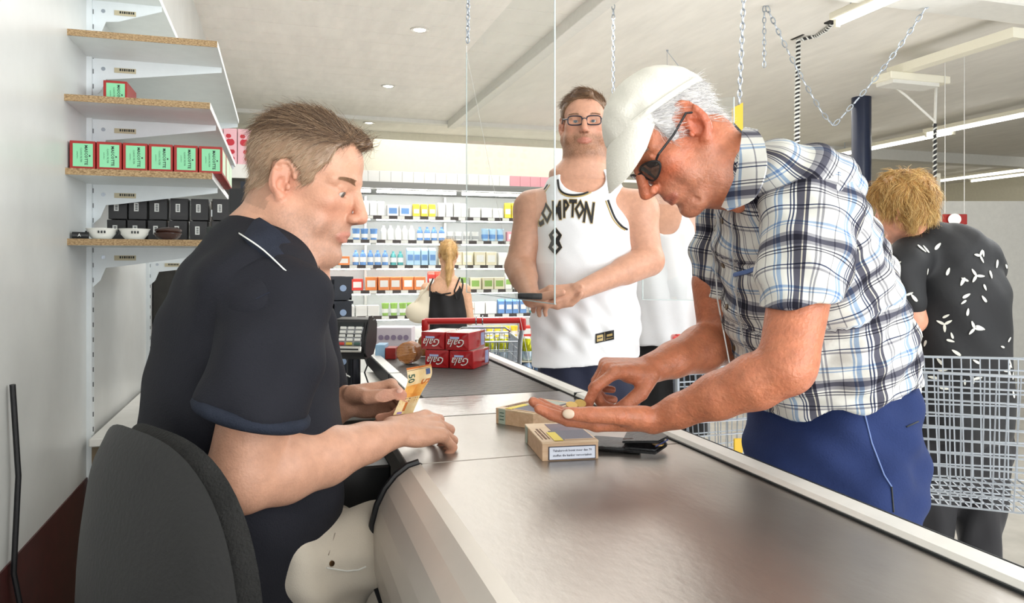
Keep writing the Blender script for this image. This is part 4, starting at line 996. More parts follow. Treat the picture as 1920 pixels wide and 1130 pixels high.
# ------------------------------------------------------------------ people: shared builders
def skin_mat(name, rough=.45, sss=.06):
    m = mat(name, (1, 1, 1), rough, noise=.13, nscale=55, bump=.30, bscale=300, attr='Col', sss=sss, spec=.45); return m
M_skin = skin_mat('skin'); M_skin_old = mat('weathered_skin', (1, 1, 1), .42, noise=.22, nscale=60, bump=.6, bscale=190, attr='Col', sss=.05, spec=.5)
M_hair = mat('hair', (1, 1, 1), .42, attr='Col', spec=.6)
M_eye = mat('eye_white', srgb(196, 184, 174), .15, spec=.6)
M_pupil = mat('pupil', srgb(12, 12, 14), .08, spec=1)
M_nail = mat('nail', srgb(226, 178, 160), .25, spec=.6)
def poly_sd(x, z, poly):
    "signed distance to a closed outline, negative inside"
    P = np.array(poly, dtype=np.float32); d = np.full(x.shape, 1e9, np.float32); ins = np.zeros(x.shape, bool)
    n = len(P)
    for i in range(n):
        a = P[i]; b = P[(i+1) % n]; e = b-a; L = float(e@e)+1e-12
        h = np.clip(((x-a[0])*e[0]+(z-a[1])*e[1])/L, 0, 1)
        d = np.minimum(d, np.hypot(x-a[0]-h*e[0], z-a[1]-h*e[1]))
        c = ((a[1] > z) != (b[1] > z)) & (x < (b[0]-a[0])*(z-a[1])/((b[1]-a[1]) if abs(b[1]-a[1]) > 1e-9 else 1e-9)+a[0]); ins ^= c
    return np.where(ins, -d, d)
class Head:
    def __init__(s, org, fwd, up, sc=1.0):
        s.o = Vector(org); s.f = Vector(fwd).normalized(); s.u = Vector(up); s.u = (s.u-s.f*s.u.dot(s.f)).normalized(); s.l = s.u.cross(s.f); s.s = sc
        s.M = np.array([list(s.f), list(s.l), list(s.u)], dtype=np.float32)
    def __call__(s, x, y, z): return s.o+(s.f*x+s.l*y+s.u*z)*s.s
    def local(s, P): return ((np.asarray(P)-nv(s.o))@s.M.T)/s.s
    def grid(s, X, Y, Z):
        x = X-s.o[0]; y = Y-s.o[1]; z = Z-s.o[2]
        return [(x*v[0]+y*v[1]+z*v[2])/s.s for v in s.M]
    def E(s, F, c, r, k=.012, op='u', rot=None):
        ax = (s.f, s.l, s.u)
        if rot is not None:
            q = Matrix.Rotation(rot[0], 3, s.l if rot[1] == 'y' else (s.u if rot[1] == 'z' else s.f)); ax = tuple(q @ a for a in ax)
        F.ell(s(*c), [v*s.s for v in r], ax, k*s.s, op)
    def C(s, F, a, b, ra, rb=None, k=.01, op='u'): F.cap(s(*a), s(*b), ra*s.s, (ra if rb is None else rb)*s.s, k*s.s, op)
    def skull(s, F, g=0.0, w=1.0):
        s.E(F, (-.014, 0, .048), (.098+g, (.077+g)*w, .083+g)); s.E(F, (.028, 0, .050), (.056+g, .064+g, .060+g), .03)
    def build(s, F, w=1.0, fat=0, nose=1.0, age=0, lips=1.0, open_=0.0, ears=1.0, lid=0):
        s.skull(F, 0, w)
        s.E(F, (.026, 0, -.012), (.064, .064*w, .078), .02)
        s.E(F, (-.02, 0, -.03), (.06, .060*w, .05), .02)
        s.E(F, (.060, 0, -.056), (.036, .036*w, .036), .022)
        for y in (-1, 1):
            s.C(F, (-.008, y*.054*w, -.048), (.060, y*.020, -.103), .022+fat, .020+fat, .024)
            s.E(F, (.050, y*.045*w, -.010), (.028, .022, .022), .022)
            s.E(F, (.040, y*.044*w, -.052), (.026+fat, .018+fat, .028), .02)
            s.C(F, (.079, y*.012, .030), (.062, y*.050, .028), .0125, .011, .018)
        s.E(F, (.073, 0, -.104), (.020, .024, .018), .018)
        s.C(F, (.02, 0, -.09), (.07, 0, -.104), .024+fat, .018, .02)
        for y in (-1, 1):
            s.E(F, (.094, y*.033, .008), (.016, .017, .012), .016, 's')
        s.C(F, (.083, 0, .026), (.108*.5+.054+(nose-1)*.03, 0, -.018), .0085, .0105, .014)
        nx = .110+(nose-1)*.04
        s.E(F, (nx, 0, -.026), (.0125*nose, .0115*nose, .0105*nose), .010)
        s.E(F, (nx-.018, 0, -.034), (.016, .008, .008), .012)
        for y in (-1, 1):
            s.E(F, (nx-.011, y*.0125*nose, -.031), (.0115, .0072, .0085), .006)
            s.E(F, (nx-.006, y*.0068, -.0405), (.0050, .0032, .0030), .003, 's')
            # eye: lids around the ball then the opening
            s.E(F, (.0675, y*.032, .008), (.0150, .0165, .0140), .006)
            s.E(F, (.0840, y*.0325, .0060-.001*age-.0025*lid), (.014, .0148, .0056*(1-.2*age)*(1-.4*lid)), .003, 's')
            s.C(F, (.0800, y*.020, .019), (.0755, y*.046, .0165), .0035, .003, .006)
        # lips
        oz = open_
        s.C(F, (.0945, -.004, -.0595), (.087, -.021, -.0650), .0050*lips, .0024, .007); s.C(F, (.0945, .004, -.0595), (.087, .021, -.0650), .0050*lips, .0024, .007)
        s.C(F, (.0915, -.005, -.0715-oz), (.086, -.020, -.0665), .0056*lips, .0026, .007); s.C(F, (.0915, .005, -.0715-oz), (.086, .020, -.0665), .0056*lips, .0026, .007)
        for y in (-1, 1): s.C(F, (.106, 0, -.0650-oz*.5), (.0905, y*.0225, -.0660), .0011+oz*.5, .0011, .002, 's')
        s.E(F, (.098, 0, -.0835-oz), (.010, .02, .006), .010, 's')
        if age:
            for y in (-1, 1):
                s.C(F, (.100, y*.021, -.034), (.082, y*.036, -.072), .0022*age, .0028*age, .012, 's')
                s.C(F, (.082, y*.036, -.078), (.070, y*.036, -.100), .002*age, .002*age, .010, 's')
                s.C(F, (.080, y*.024, -.005), (.066, y*.044, -.009), .0016*age, .0016*age, .008, 's')
            for j in range(3): s.C(F, (.098-.004*j, -.03, .050+.014*j), (.098-.004*j, .03, .050+.014*j), .001, .001, .006, 's')
        # ears
        for y in (-1, 1):
            es = ears; e0 = Vector((-.014, y*(.0765*w), .001)); a = Vector((-math.cos(.45), y*math.sin(.45), 0)); up = Vector((-.14, 0, 1)).normalized()
            P = lambda u, v, o=0: tuple(e0+a*u*es+up*v*es+Vector((math.sin(.45), y*math.cos(.45), 0))*o)
            s.E(F, P(.006, .002), (.016*es, .0055, .027*es), .008, rot=(-y*.45, 'z'))
            arc = [(-.008+.0175*(1-0)*math.cos(t)*1.0+.006, .004+.030*math.sin(t)) for t in [math.radians(q) for q in (168, 140, 115, 90, 65, 40, 15, -10, -32)]]
            for p, q in zip(arc, arc[1:]): s.C(F, P(*p, .004), P(*q, .004), .0040*es, .0040*es, .003)
            s.C(F, P(*arc[-1], .004), P(.001, -.026, .002), .0042*es, .0062*es, .004)
            s.E(F, P(.0, -.028, .001), (.0075*es, .0048, .0085*es), .004, rot=(-y*.45, 'z'))
            s.C(F, P(.010, .012, .004), (P(.008, -.012, .003)), .0030, .003, .003)
            s.E(F, P(.002, -.005, .006), (.0075*es, .0065, .012*es), .003, 's', rot=(-y*.45, 'z'))
            s.E(F, P(.010, .020, .0065), (.0065*es, .0035, .006*es), .003, 's', rot=(-y*.45, 'z'))
            s.E(F, P(-.010, -.008, .004), (.004, .004, .006), .004)
    def color(s, P, C, red=.5, stubble=0, stub_col=(.17, .12, .10), lip=None, nosex=.1):
        "natural skin tone differences: lips, nose, cheeks, ears, beard shadow; also painted nostril shade"
        L = s.local(P); x, y, z = L.T; g = lambda cx, cy, cz, r: np.exp(-(((x-cx)**2+(np.abs(y)-cy)**2+(z-cz)**2)/(r*r)))
        def mix(C, w_, col): return C*(1-w_[:, None])+np.array(col)[None]*w_[:, None]
        base = C
        rd = np.clip(g(.11, 0, -.03, .02)*.8+g(.07, .045, -.02, .03)*.6+g(-.014, .085, -.005, .035)*.9+g(.09, 0, .0, .02)*.2, 0, 1)*red
        C = C*(1-rd[:, None]*np.array([.05, .42, .45])[None])
        if stubble:
            b = np.clip(1-np.maximum.reduce([(z+.035)/.02+0*x, (.005-x)/.03, np.zeros_like(x)]), 0, 1)
            b = b*np.clip((-z-.03)/.02, 0, 1)*np.clip((.135+z)/.022, 0, 1)
            m_ = np.exp(-(((x-.1)/.03)**2+(y/.03)**2+((z+.05)/.009)**2)); b = np.maximum(b, m_)
            rs = np.random.RandomState(3).rand(len(x)); C = mix(C, np.clip(b*stubble*(.65+.7*rs), 0, .9), stub_col)
        if lip is not None:
            w_ = np.clip(1.25-np.sqrt(((y)/.024)**2+((z+.0655)/.0105)**2)*1.0, 0, 1)*np.clip((x-.080)/.006, 0, 1); C = mix(C, np.clip(w_*2.2, 0, .62), lip)
        C = mix(C, np.clip(g(.104, .007, -.041, .006)*1.2, 0, .8), (.10, .03, .02))  # shade inside the nostrils painted dark into the skin colour
        return C
    def eyes(s, parent, iris=(70, 90, 100), look=(0, 0)):
        mi = mat('iris_%d' % iris[0], srgb(*iris), .15)
        for y in (-1, 1):
            c = s(.0682, y*.032, .008); r = .0127*s.s
            e = MB().sph(c, r).build('eyeball', M_eye, parent, True)
            g = (s.f+s.l*look[0]+s.u*look[1]).normalized()
            MB().lathe([(0, 0), (.0066*s.s, 0), (.0063*s.s, .0006), (0, .0012)], c+g*(r*.90), 20, g).build('iris', mi, e, True)
            MB().lathe([(0, 0), (.0026*s.s, 0), (.0024*s.s, .0005), (0, .0008)], c+g*(r*.90+.0010*s.s), 16, g).build('pupil', M_pupil, e, True)
    def brows(s, parent, col, n=150, thick=1.0, rr=.00035):
        for y in (-1, 1):
            rs = random.Random(4); pts = []; b = MB()
            for i in range(n):
                u = rs.random(); px = .0885-.010*u**2-.004*u; py = y*(.012+.040*u); pz = .0275+.0055*math.sin(u*2.2)+rs.uniform(-.0028, .0028)*thick*(1-.5*u)
                a = s(px+.0015, py, pz); d = (s.l*y*(.7+.3*u)-s.f*(.2+.5*u)+s.u*(.35-.6*u)+s.f*.25).normalized()
                b.tube([a, a+d*.004*s.s+s.f*.0007, a+d*.0075*s.s], rr*s.s, 3)
            o = b.build('eyebrow', col, parent); o['kind'] = 'stuff'
def hair_shell(H, poly, g, vox, w=1.0, bump=.0, top=0, extra=None, nape=True):
    lo = H.o-Vector((.17,)*3)*H.s; hi = H.o+Vector((.17,)*3)*H.s; F = Field(lo, hi, vox)
    H.skull(F, g, w)
    if nape: H.E(F, (-.035, 0, -.02), (.060+g, (.056+g)*w, .055), .02)
    if extra: extra(F)
    def fn(X, Y, Z, f):
        x, y, z = H.grid(X, Y, Z); m = poly_sd(x, z, poly)*H.s
        if bump: f = f-bump*(np.sin(x*260+y*90)*np.sin(z*120+y*240)+.6*np.sin(x*470-z*130+y*310))
        k = .006; h = np.maximum(k-np.abs(f-m), 0)/k; return np.maximum(f, m)+h**3*k/6
    F.mod(fn); return F.mesh()
def strands(P, N, pick, dirf, length, lift, rad, cols, seed=1, seg=4, grav=.0):
    "thin hairs rooted on the shell; dirf(p) gives the combing direction"
    rs = np.random.RandomState(seed); Ps, Fs, Cs = [], [], []; idx = rs.choice(len(P), pick)
    p = P[idx]+rs.normal(0, .0009, (pick, 3)); n = N[idx]; L = length*(.6+.8*rs.rand(pick))[:, None]
    d0 = dirf(p); d0 = d0-n*(d0*n).sum(1, keepdims=True)*.85; d0 += rs.normal(0, .14, d0.shape); d0 /= np.linalg.norm(d0, axis=1, keepdims=True)+1e-9
    up = n.copy(); sd = np.cross(d0, up); sd /= np.linalg.norm(sd, axis=1, keepdims=True)+1e-9
    cidx = rs.randint(0, len(cols), pick); cc = np.array(cols)[cidx]*(.8+.4*rs.rand(pick))[:, None]
    rings = []
    for k in range(seg+1):
        t = k/seg; c = p+d0*L*t+n*(lift*math.sin(min(t*2.2, 1.9)))*(.5+rs.rand(pick))[:, None]*1.0; c[:, 2] -= grav*t*t
        r = rad*(1-.75*t)
        for a in (0, 2.09, 4.19): rings.append(c+sd*r*math.cos(a)+up*r*math.sin(a))
    R = np.stack(rings, 1); m = (seg+1)*3; Pn = R.reshape(-1, 3); base = (np.arange(pick)*m)[:, None]
    q = []
    for k in range(seg):
        for a in range(3): q.append(np.stack([base[:, 0]+k*3+a, base[:, 0]+k*3+(a+1) % 3, base[:, 0]+(k+1)*3+(a+1) % 3, base[:, 0]+(k+1)*3+a], 1))
    return Pn, np.concatenate(q), np.repeat(cc, m, 0)
def hair_object(name, parent, shells, sts, shell_col, m=None):
    PF = list(shells)+[(a, b) for a, b, c in sts]; P, F = join_pf(PF)
    C = np.concatenate([np.tile(np.array(shell_col if not callable(shell_col) else (0, 0, 0), float), (len(a), 1)) if not callable(shell_col) else shell_col(a) for a, b in shells]+[c for a, b, c in sts])
    me = np_mesh(name, P, F); set_col(me, 'Col', np.clip(C, 0, 1)); return link_mesh(name, me, m or M_hair, parent)
def rotv(v, ax, a): return Matrix.Rotation(a, 3, ax) @ v
FINGERS = {'index': (.026, .089, (.044, .026, .021), (.0093, .0084, .0076, .0064)), 'middle': (.006, .092, (.048, .030, .022), (.0095, .0086, .0078, .0066)),
           'ring': (-.0135, .087, (.044, .028, .022), (.0090, .0082, .0074, .0062)), 'pinky': (-.031, .078, (.035, .021, .019), (.0080, .0072, .0066, .0056))}
def hand(F, W, d, n, t, s=1.0, curl=None, spread=None, thumb=None, fat=1.0, tl=1.0, parent=None, nails=(), tips=None, nailmat=None):
    """W wrist, d towards the fingers, n out of the palm, t towards the thumb side"""
    W = Vector(W); d = Vector(d).normalized(); n = Vector(n); n = (n-d*n.dot(d)).normalized(); t0 = Vector(t); t = d.cross(n)
    if t.dot(t0) < 0: t = -t
    P = lambda a, b, c=0: W+(d*a+t*b+n*c)*s
    F.ell(P(.045, 0, .001), [v*s for v in (.052, .037, .0135*fat)], (d, t, n), .012*s)
    F.ell(P(.040, .020, .008), [v*s for v in (.033, .015, .013*fat)], (d, t, n), .012*s)
    F.ell(P(.042, -.024, .006), [v*s for v in (.036, .013, .012*fat)], (d, t, n), .012*s)
    curl = curl or {}; spread = spread or {}
    out = {}
    for nm, (ty, dx, ln, rr) in FINGERS.items():
        K = P(dx, ty, -.003 if nm in ('index', 'middle') else -.001)
        F.cap(P(.012, ty*.45, 0), K, .0125*s*fat, .0112*s*fat, .010*s)
        c = curl.get(nm, (.25, .3, .2)); dr = (d+t*spread.get(nm, ty*1.6)).normalized()
        bend = dr.cross(n).normalized(); p = K; a = 0; pts = [K]
        for i in range(3):
            a += c[i]; dd = rotv(dr, bend, a) if rotv(dr, bend, .3).dot(n) > 0 else rotv(dr, bend, -a)
            q = p+dd*ln[i]*s
            F.cap(p, q, rr[i]*s*fat*1.03, rr[i+1]*s*fat*1.05, (.008 if i == 0 else .0022)*s)
            if i == 0: F.ell(q, [rr[1]*1.06*s*fat]*3, None, .003*s)
            p = q; pts.append(q)
        back = (-(n-dd*n.dot(dd))); back = back.normalized() if back.length > .2 else rotv(dd, bend, 1.57)
        if back.dot(rotv(dd, bend, 1.57)) < 0 and abs(a) > 1.2: back = -back
        out[nm] = (pts, dd, back)
    th = thumb or ((.55, .75, .25), (.80, .45, .30), (.95, .15, .20))
    p = P(.016, .021, .007); ln = (.042, .034, .028); rr = (.0155, .0122, .0108, .0086); pts = [p]
    for i in range(3):
        v = (d*th[i][0]+t*th[i][1]+n*th[i][2]).normalized(); q = p+v*ln[i]*s*tl
        F.cap(p, q, rr[i]*s*fat, rr[i+1]*s*fat, (.012 if i == 0 else .003)*s); p = q; pts.append(q)
    out['thumb'] = (pts, v, None)
    return out
def nail(parent, tip, dd, back, s=1.0, m=None):
    b = Vector(back); b = (b-dd*b.dot(dd)).normalized(); side = dd.cross(b)
    MB().sph(tip+dd*.0015*s+b*min(.0088*s, .0098), 1, (.0062*s, .0048*s, .0016*s), Matrix((dd, side, b)).transposed(), 14, 8).build('fingernail', m or M_nail, parent, True)
def skin_object(name, fields, colfn, m, parent):
    P, F = join_pf([f.mesh() for f in fields]); me = np_mesh(name, P, F)
    set_col(me, 'Col', np.clip(colfn(P), 0, 1)); return link_mesh(name, me, m, parent), P
def cloth_object(name, F, m, parent, disp=None, uv=None):
    P, Q = F.mesh() if isinstance(F, Field) else F
    if disp is not None:
        N = vnormals(P, Q); P = P+N*disp(P, N)[:, None]
    me = np_mesh(name, P, Q)
    if uv is not None: set_uv(me, 'cloth', uv(P))
    return link_mesh(name, me, m, parent)
def ribbon(name, top, bot, m, parent, th=.004, n=6):
    "curved band between two space curves, smoothed and thickened"
    def sm(c, k=24):
        c = [Vector(p) for p in c]; out = []
        for i in range(k+1):
            u = i/k*(len(c)-1); j = min(int(u), len(c)-2); f = u-j
            p0 = c[max(j-1, 0)]; p1 = c[j]; p2 = c[j+1]; p3 = c[min(j+2, len(c)-1)]
            out.append(.5*((2*p1)+(-p0+p2)*f+(2*p0-5*p1+4*p2-p3)*f*f+(-p0+3*p1-3*p2+p3)*f**3))
        return out
    A = sm(top); B = sm(bot); bm = bmesh.new(); g = [[bm.verts.new(a.lerp(b, j/n)) for j in range(n+1)] for a, b in zip(A, B)]
    for r0, r1 in zip(g, g[1:]):
        for j in range(n): bm.faces.new((r0[j], r0[j+1], r1[j+1], r1[j]))
    bmesh.ops.recalc_face_normals(bm, faces=bm.faces); bmesh.ops.solidify(bm, geom=bm.faces[:], thickness=th)
    me = bpy.data.meshes.new(name); bm.to_mesh(me); bm.free(); return link_mesh(name, me, m, parent, True), A, B
def Cr(r, f, z=0): return RV*r+FV*f+ZV*z      # direction from camera-right, away and up components
def limbF(F, pts, rad, k=.02):
    for (a, ra), (b, rb) in zip(zip(pts, rad), zip(pts[1:], rad[1:])): F.cap(a, b, ra, rb, k)
def bvh_of(o):
    me = o.data; return BVHTree.FromPolygons([v.co[:] for v in me.vertices], [p.vertices[:] for p in me.polygons])
def onto(bv, px, py, off=.0015, dflt=1.3):
    o_ = Vector((0, 0, CAMZ)); d = (cw(px, py, 1)-o_).normalized(); h = bv.ray_cast(o_, d)
    return (h[0]-d*off, h[1]) if h[0] is not None else (cw(px, py, dflt), -d)
# ------------------------------------------------------------------ cashier on the chair
pc = empty('person', cw(460, 900, 1.25)*1.0, 'seated man in a navy polo shirt holding a banknote behind the counter', 'person')
pc.location.z = 0
H = Head(cw(574, 352, 1.225), Cr(.96, -.08, -.27), ZV, .925)
SK = np.array(srgb(200, 151, 125))
Fh = Field(H.o-Vector((.17, .17, .25)), H.o+Vector((.16, .16, .165)), .0024)
H.build(Fh, lid=.45, w=.98, fat=.004, nose=1.0, lips=.82, open_=.0015, ears=1.0)
nb = cw(512, 470, 1.24)
Fh.loft([(H(-.022, 0, -.045), H.f*.066, H.l*.062), (cw(534, 440, 1.225), H.f*.070, H.l*.064), (nb, H.f*.085, H.l*.085), (nb-ZV*.05, H.f*.09, H.l*.12)], .03)
Fh.cap(H(.0, -.05, -.06), cw(582, 505, 1.17), .014, .012, .03)
# near arm: elbow, forearm and hand resting on the counter
E1 = cw(458, 902, 1.055); W1 = cw(735, 814, 1.262); S1 = cw(515, 600, 1.08)
Fa = Field(Vector([min(a) for a in zip(E1, W1, S1)])-Vector((.10, .08, .09)), Vector([max(a) for a in zip(E1, W1, S1)])+Vector((.20, .20, .07)), .0024)
ad = (W1-E1).normalized(); sd = ad.cross(ZV).normalized(); uu = sd.cross(ad)
Fa.cap(cw(500, 700, 1.065), E1+ZV*.03, .053, .048, .03)
Fa.ell(E1+ZV*.002-ad*.004, (.044, .044, .044), None, .03)
def St(t, a, b, off=Vector()): return (E1.lerp(W1, t)+off, uu*a, sd*b)
Fa.loft([St(0, .043, .044), St(.22, .053, .050, uu*.004), St(.5, .045, .044), St(.8, .031, .034), St(1.0, .024, .032)], .02)
hd = (cw(850, 800, 1.37)-W1).normalized(); hn = Cr(.1, .55, -.80)
pose = {'index': (.30, 1.25, .65), 'middle': (.42, 1.3, .7), 'ring': (.55, 1.3, .7), 'pinky': (.65, 1.2, .7)}
h1 = hand(Fa, W1+ZV*.006, hd, hn, Cr(-.3, 1, .6), 1.10, pose, {'index': .16, 'middle': .04, 'ring': -.08, 'pinky': -.22}, ((.75, .55, .35), (.95, .10, .35), (.97, -.15, .2)), 1.0)
# far arm with the banknote
W2 = cw(650, 752, 1.42); E2 = cw(540, 800, 1.46)
Fb = Field(Vector([min(a) for a in zip(E2, W2)])-Vector((.08, .08, .10)), Vector([max(a) for a in zip(E2, W2)])+Vector((.20, .14, .10)), .0024)
a2 = (W2-E2).normalized(); s2 = a2.cross(ZV).normalized(); u2 = s2.cross(a2)
Fb.loft([(E2, u2*.046, s2*.046), (E2.lerp(W2, .6), u2*.041, s2*.038), (W2, u2*.031, s2*.027)], .02)
h2d = Cr(1, -.05, .10)
pose2 = {'index': (.95, 1.25, .6), 'middle': (1.05, 1.35, .7), 'ring': (1.1, 1.4, .7), 'pinky': (1.15, 1.4, .7)}
h2 = hand(Fb, W2, h2d, Cr(.1, -.85, -.5), Cr(.05, -.45, .9), 1.02, pose2, {'index': .10, 'middle': .02, 'ring': -.05, 'pinky': -.12}, ((.80, .22, .55), (.98, .10, .12), (.99, .05, -.05)), 1.08)
Ft = Field(cw(460, 900, 1.25)-Vector((.3, .3, .42)), cw(460, 900, 1.25)+Vector((.3, .3, .42)), .009)
tw = Cr(-.39, .92).normalized(); tf = Cr(.92, .39).normalized()
Ft.loft([(cw(470, 1085, 1.24), tf*.10, tw*.14), (cw(460, 800, 1.25), tf*.12, tw*.15), (cw(490, 560, 1.25), tf*.09, tw*.15), (cw(512, 480, 1.245), tf*.06, tw*.09)], .03)
Ft.cap(cw(540, 640, 1.4), E2, .05, .045, .02)
def ccol(P):
    C = np.tile(SK, (len(P), 1)); C = H.color(P, C, .55, .34, srgb(120, 96, 84), srgb(186, 116, 102))
    L = H.local(P); x, y, z = L.T
    hm = poly_sd(x, z, [(-.12, -.05), (-.03, -.055), (-.02, .02), (.02, .0), (.05, .06), (.07, .09), (.1, .11), (0, .2), (-.2, .1)]) < 0
    hm &= (np.linalg.norm(L, axis=1) < .2) & ~((np.abs(x+.014) < .028) & (np.abs(z+.002) < .036) & (np.abs(y) > .07))
    C[hm] = C[hm]*.6+np.array(srgb(120, 92, 70))*.4
    for hh in (h1, h2):
        for nm in hh:
            for q in hh[nm][0][-3:]:
                d_ = np.linalg.norm(P-nv(q), axis=1); wq = np.exp(-(d_/.012)**2)*.35; C = C*(1-wq[:, None]*np.array([.05, .35, .35]))
    return C
body, _ = skin_object('body', [Fh, Fa, Fb, Ft], ccol, M_skin, pc)
H.eyes(body, (74, 78, 76), (-.02, -.30))
H.brows(body, mat('brow_brown', srgb(138, 106, 80), .7), 260, 1.7, .0003)
for q in ('thumb',):
    pts, dd, _ = h2[q]; nail(body, pts[-1], dd, Cr(.1, -.8, .6))
# hair: short, combed back
hp = [(.094, .098), (.100, .115), (.06, .16), (-.02, .17), (-.14, .1), (-.15, 0), (-.115, -.050), (-.055, -.062), (-.045, -.02), (-.040, .028), (-.012, .040), (.010, .022), (.016, -.012), (.030, -.008), (.036, .03), (.052, .052), (.056, .078), (.068, .098), (.082, .092)]
hs = hair_shell(H, hp, .0042, .0025, .98, .0006, extra=lambda F: H.C(F, (.05, 0, .108), (.088, 0, .102), .014, .010, .02))
HN = vnormals(*hs)
def comb(p):
    L = H.local(p); x, y, z = L.T; top = np.clip((z-.07)/.05, 0, 1)
    v = np.outer(-(.55+.45*top), nv(H.f))+np.outer(-(1-top)*.75+.0*x, nv(H.u)); return v
def tuft(p):
    return np.outer(np.ones(len(p)), nv(H.f*.5+H.u*.35-H.l*.2))
Lh = H.local(hs[0]); tmask = Lh[:, 2] > .085; smask = ~tmask; fm = (Lh[:, 0] > .05) & tmask
c1 = [srgb(108, 84, 64), srgb(134, 106, 80), srgb(176, 148, 118), srgb(84, 64, 48)]; c2 = [srgb(168, 140, 112), srgb(190, 166, 138), srgb(134, 106, 82), srgb(206, 186, 160)]
st = [strands(hs[0][tmask], HN[tmask], 4600, comb, .030, .0034, .00036, c1, 2), strands(hs[0][smask], HN[smask], 6000, comb, .014, .0012, .0003, c2, 3), strands(hs[0][fm], HN[fm], 160, tuft, .018, .005, .0004, c1, 5)]
def shcol(a):
    L = H.local(a); w_ = np.clip((L[:, 2]-.04)/.05, 0, 1)[:, None]; return np.array(srgb(156, 126, 100))*(1-w_)+np.array(srgb(108, 84, 64))*w_
hair_object('hair', pc, [hs], st, shcol)
# polo shirt
M_navy = mat('navy_pique', srgb(28, 29, 36), .85, noise=.12, nscale=10, bump=.35, bscale=420, spec=.25)
M_navy2 = mat('navy_cuff', srgb(38, 43, 55), .9, noise=.2, nscale=30, bump=.5, bscale=420, spec=.2)
c0 = cw(460, 780, 1.25)
Fs = Field(c0-Vector((.34, .34, .42)), c0+Vector((.34, .34, .36)), .0055)
stn = [(470, 1080, 1.24, .140, .180), (460, 960, 1.25, .152, .192), (455, 850, 1.25, .156, .200), (452, 750, 1.25, .152, .202), (458, 650, 1.25, .140, .204), (470, 570, 1.25, .120, .200), (488, 505, 1.25, .095, .165), (507, 460, 1.245, .075, .105)]
Fs.loft([(cw(px, py, d), tf*a, tw*b) for px, py, d, a, b in stn], .03)
Fs.cap(cw(480, 560, 1.12), cw(500, 580, 1.10), .09, .075, .05)
Fs.cap(cw(500, 540, 1.40), cw(560, 600, 1.42), .075, .06, .05)      # far shoulder
Fs.cap(cw(560, 600, 1.42), cw(590, 730, 1.44), .064, .062, .03)
Fs.cap(cw(520, 840, 1.17), cw(545, 930, 1.20), .085, .06, .05)       # belly folds over the lap
Fs.ell(H(-.03, 0, -.12)+Vector((0, 0, .0)), (.062, .062, .07), None, .01, 's')
def wr(P, N):
    r = (P-nv(c0))@nv(RV); f = (P-nv(c0))@nv(FV); z = P[:, 2]
    return .0035*np.sin(r*34+z*14+2*np.sin(z*9))*np.clip((1.2-z)/.3, 0, 1)+.0022*np.sin(z*60+r*38+f*20)+.0040*np.sin((r*.8-z*.6)*36+f*12+1)*np.clip((z-.85)/.3, 0, 1)
shirt = cloth_object('polo_shirt', Fs, M_navy, pc, wr)
Fv = Field(cw(490, 660, 1.05)-Vector((.15, .14, .15)), cw(490, 660, 1.05)+Vector((.15, .16, .16)), .0033)
sh0 = cw(512, 565, 1.105); cu = cw(474, 765, 1.035)
sld = Cr(-.28, -.1, -.95).normalized()
Fv.loft([(cw(500, 545, 1.13), Cr(.075, 0), Cr(0, .06)), (sh0, Cr(.086, 0), Cr(0, .068)), (cw(500, 670, 1.06), Cr(.074, .0, .01), Cr(0, .066)), (cu, Cr(.068, 0, -.022), Cr(0, .066)), (cu+sld*.05, Cr(.066, 0, -.022), Cr(0, .064))], .03)
Fv.cut(cu+sld*.006, sld)
def wr2(P, N):
    r = (P-nv(c0))@nv(RV); f = (P-nv(c0))@nv(FV); z = P[:, 2]; return .0028*np.sin(z*40-r*50+f*10)+.002*np.sin(r*70+z*30)
cloth_object('sleeve', Fv, M_navy, pc, wr2)
# rolled cuff: thick ring round the arm
ring = []; cx = Cr(.069, 0, -.018); cy = Cr(0, .066, 0)
MB().tube([cu+sld*.004+cx*math.cos(a)+cy*math.sin(a) for a in [2*PI*k/36 for k in range(36)]], .0105, 10, closed=True).build('cuff', M_navy2, pc, True)
# collar with white piping
BVs = bvh_of(shirt)
ctop = [cw(603, 520, 1.24), cw(590, 512, 1.17), cw(562, 474, 1.135), cw(524, 432, 1.125), cw(488, 408, 1.155), cw(474, 402, 1.22), cw(484, 408, 1.30)]
cbot = [cw(606, 552, 1.235), onto(BVs, 588, 552, .006, 1.13)[0], onto(BVs, 545, 520, .006, 1.09)[0], onto(BVs, 495, 474, .006, 1.07)[0], onto(BVs, 455, 446, .006, 1.12)[0], cw(436, 434, 1.235), cw(452, 440, 1.33)]
_, A, B = ribbon('collar', ctop, cbot, M_navy2, pc, .005)
MB().tube([a.lerp(b, .93)+Cr(0, -.0045, .001) for a, b in zip(A, B)][8:23], .0012, 6).build('collar_piping', M_whitep, pc, True)
for nm_, pts_ in (('shoulder_seam', [(508, 476), (514, 510), (522, 545), (505, 548), (480, 560)]), ('shoulder_seam', [(522, 545), (560, 548), (592, 560)])):
    A_ = [onto(BVs, x, y, .0006, 1.08)[0] for x, y in pts_]; MB().tube(A_, .0009, 5).build(nm_, M_navy2, shirt, True)
# placket and button
ribbon('placket', [cw(588, 548, 1.135), cw(600, 600, 1.13)], [cw(602, 548, 1.16), cw(612, 600, 1.15)], M_navy2, pc, .004)
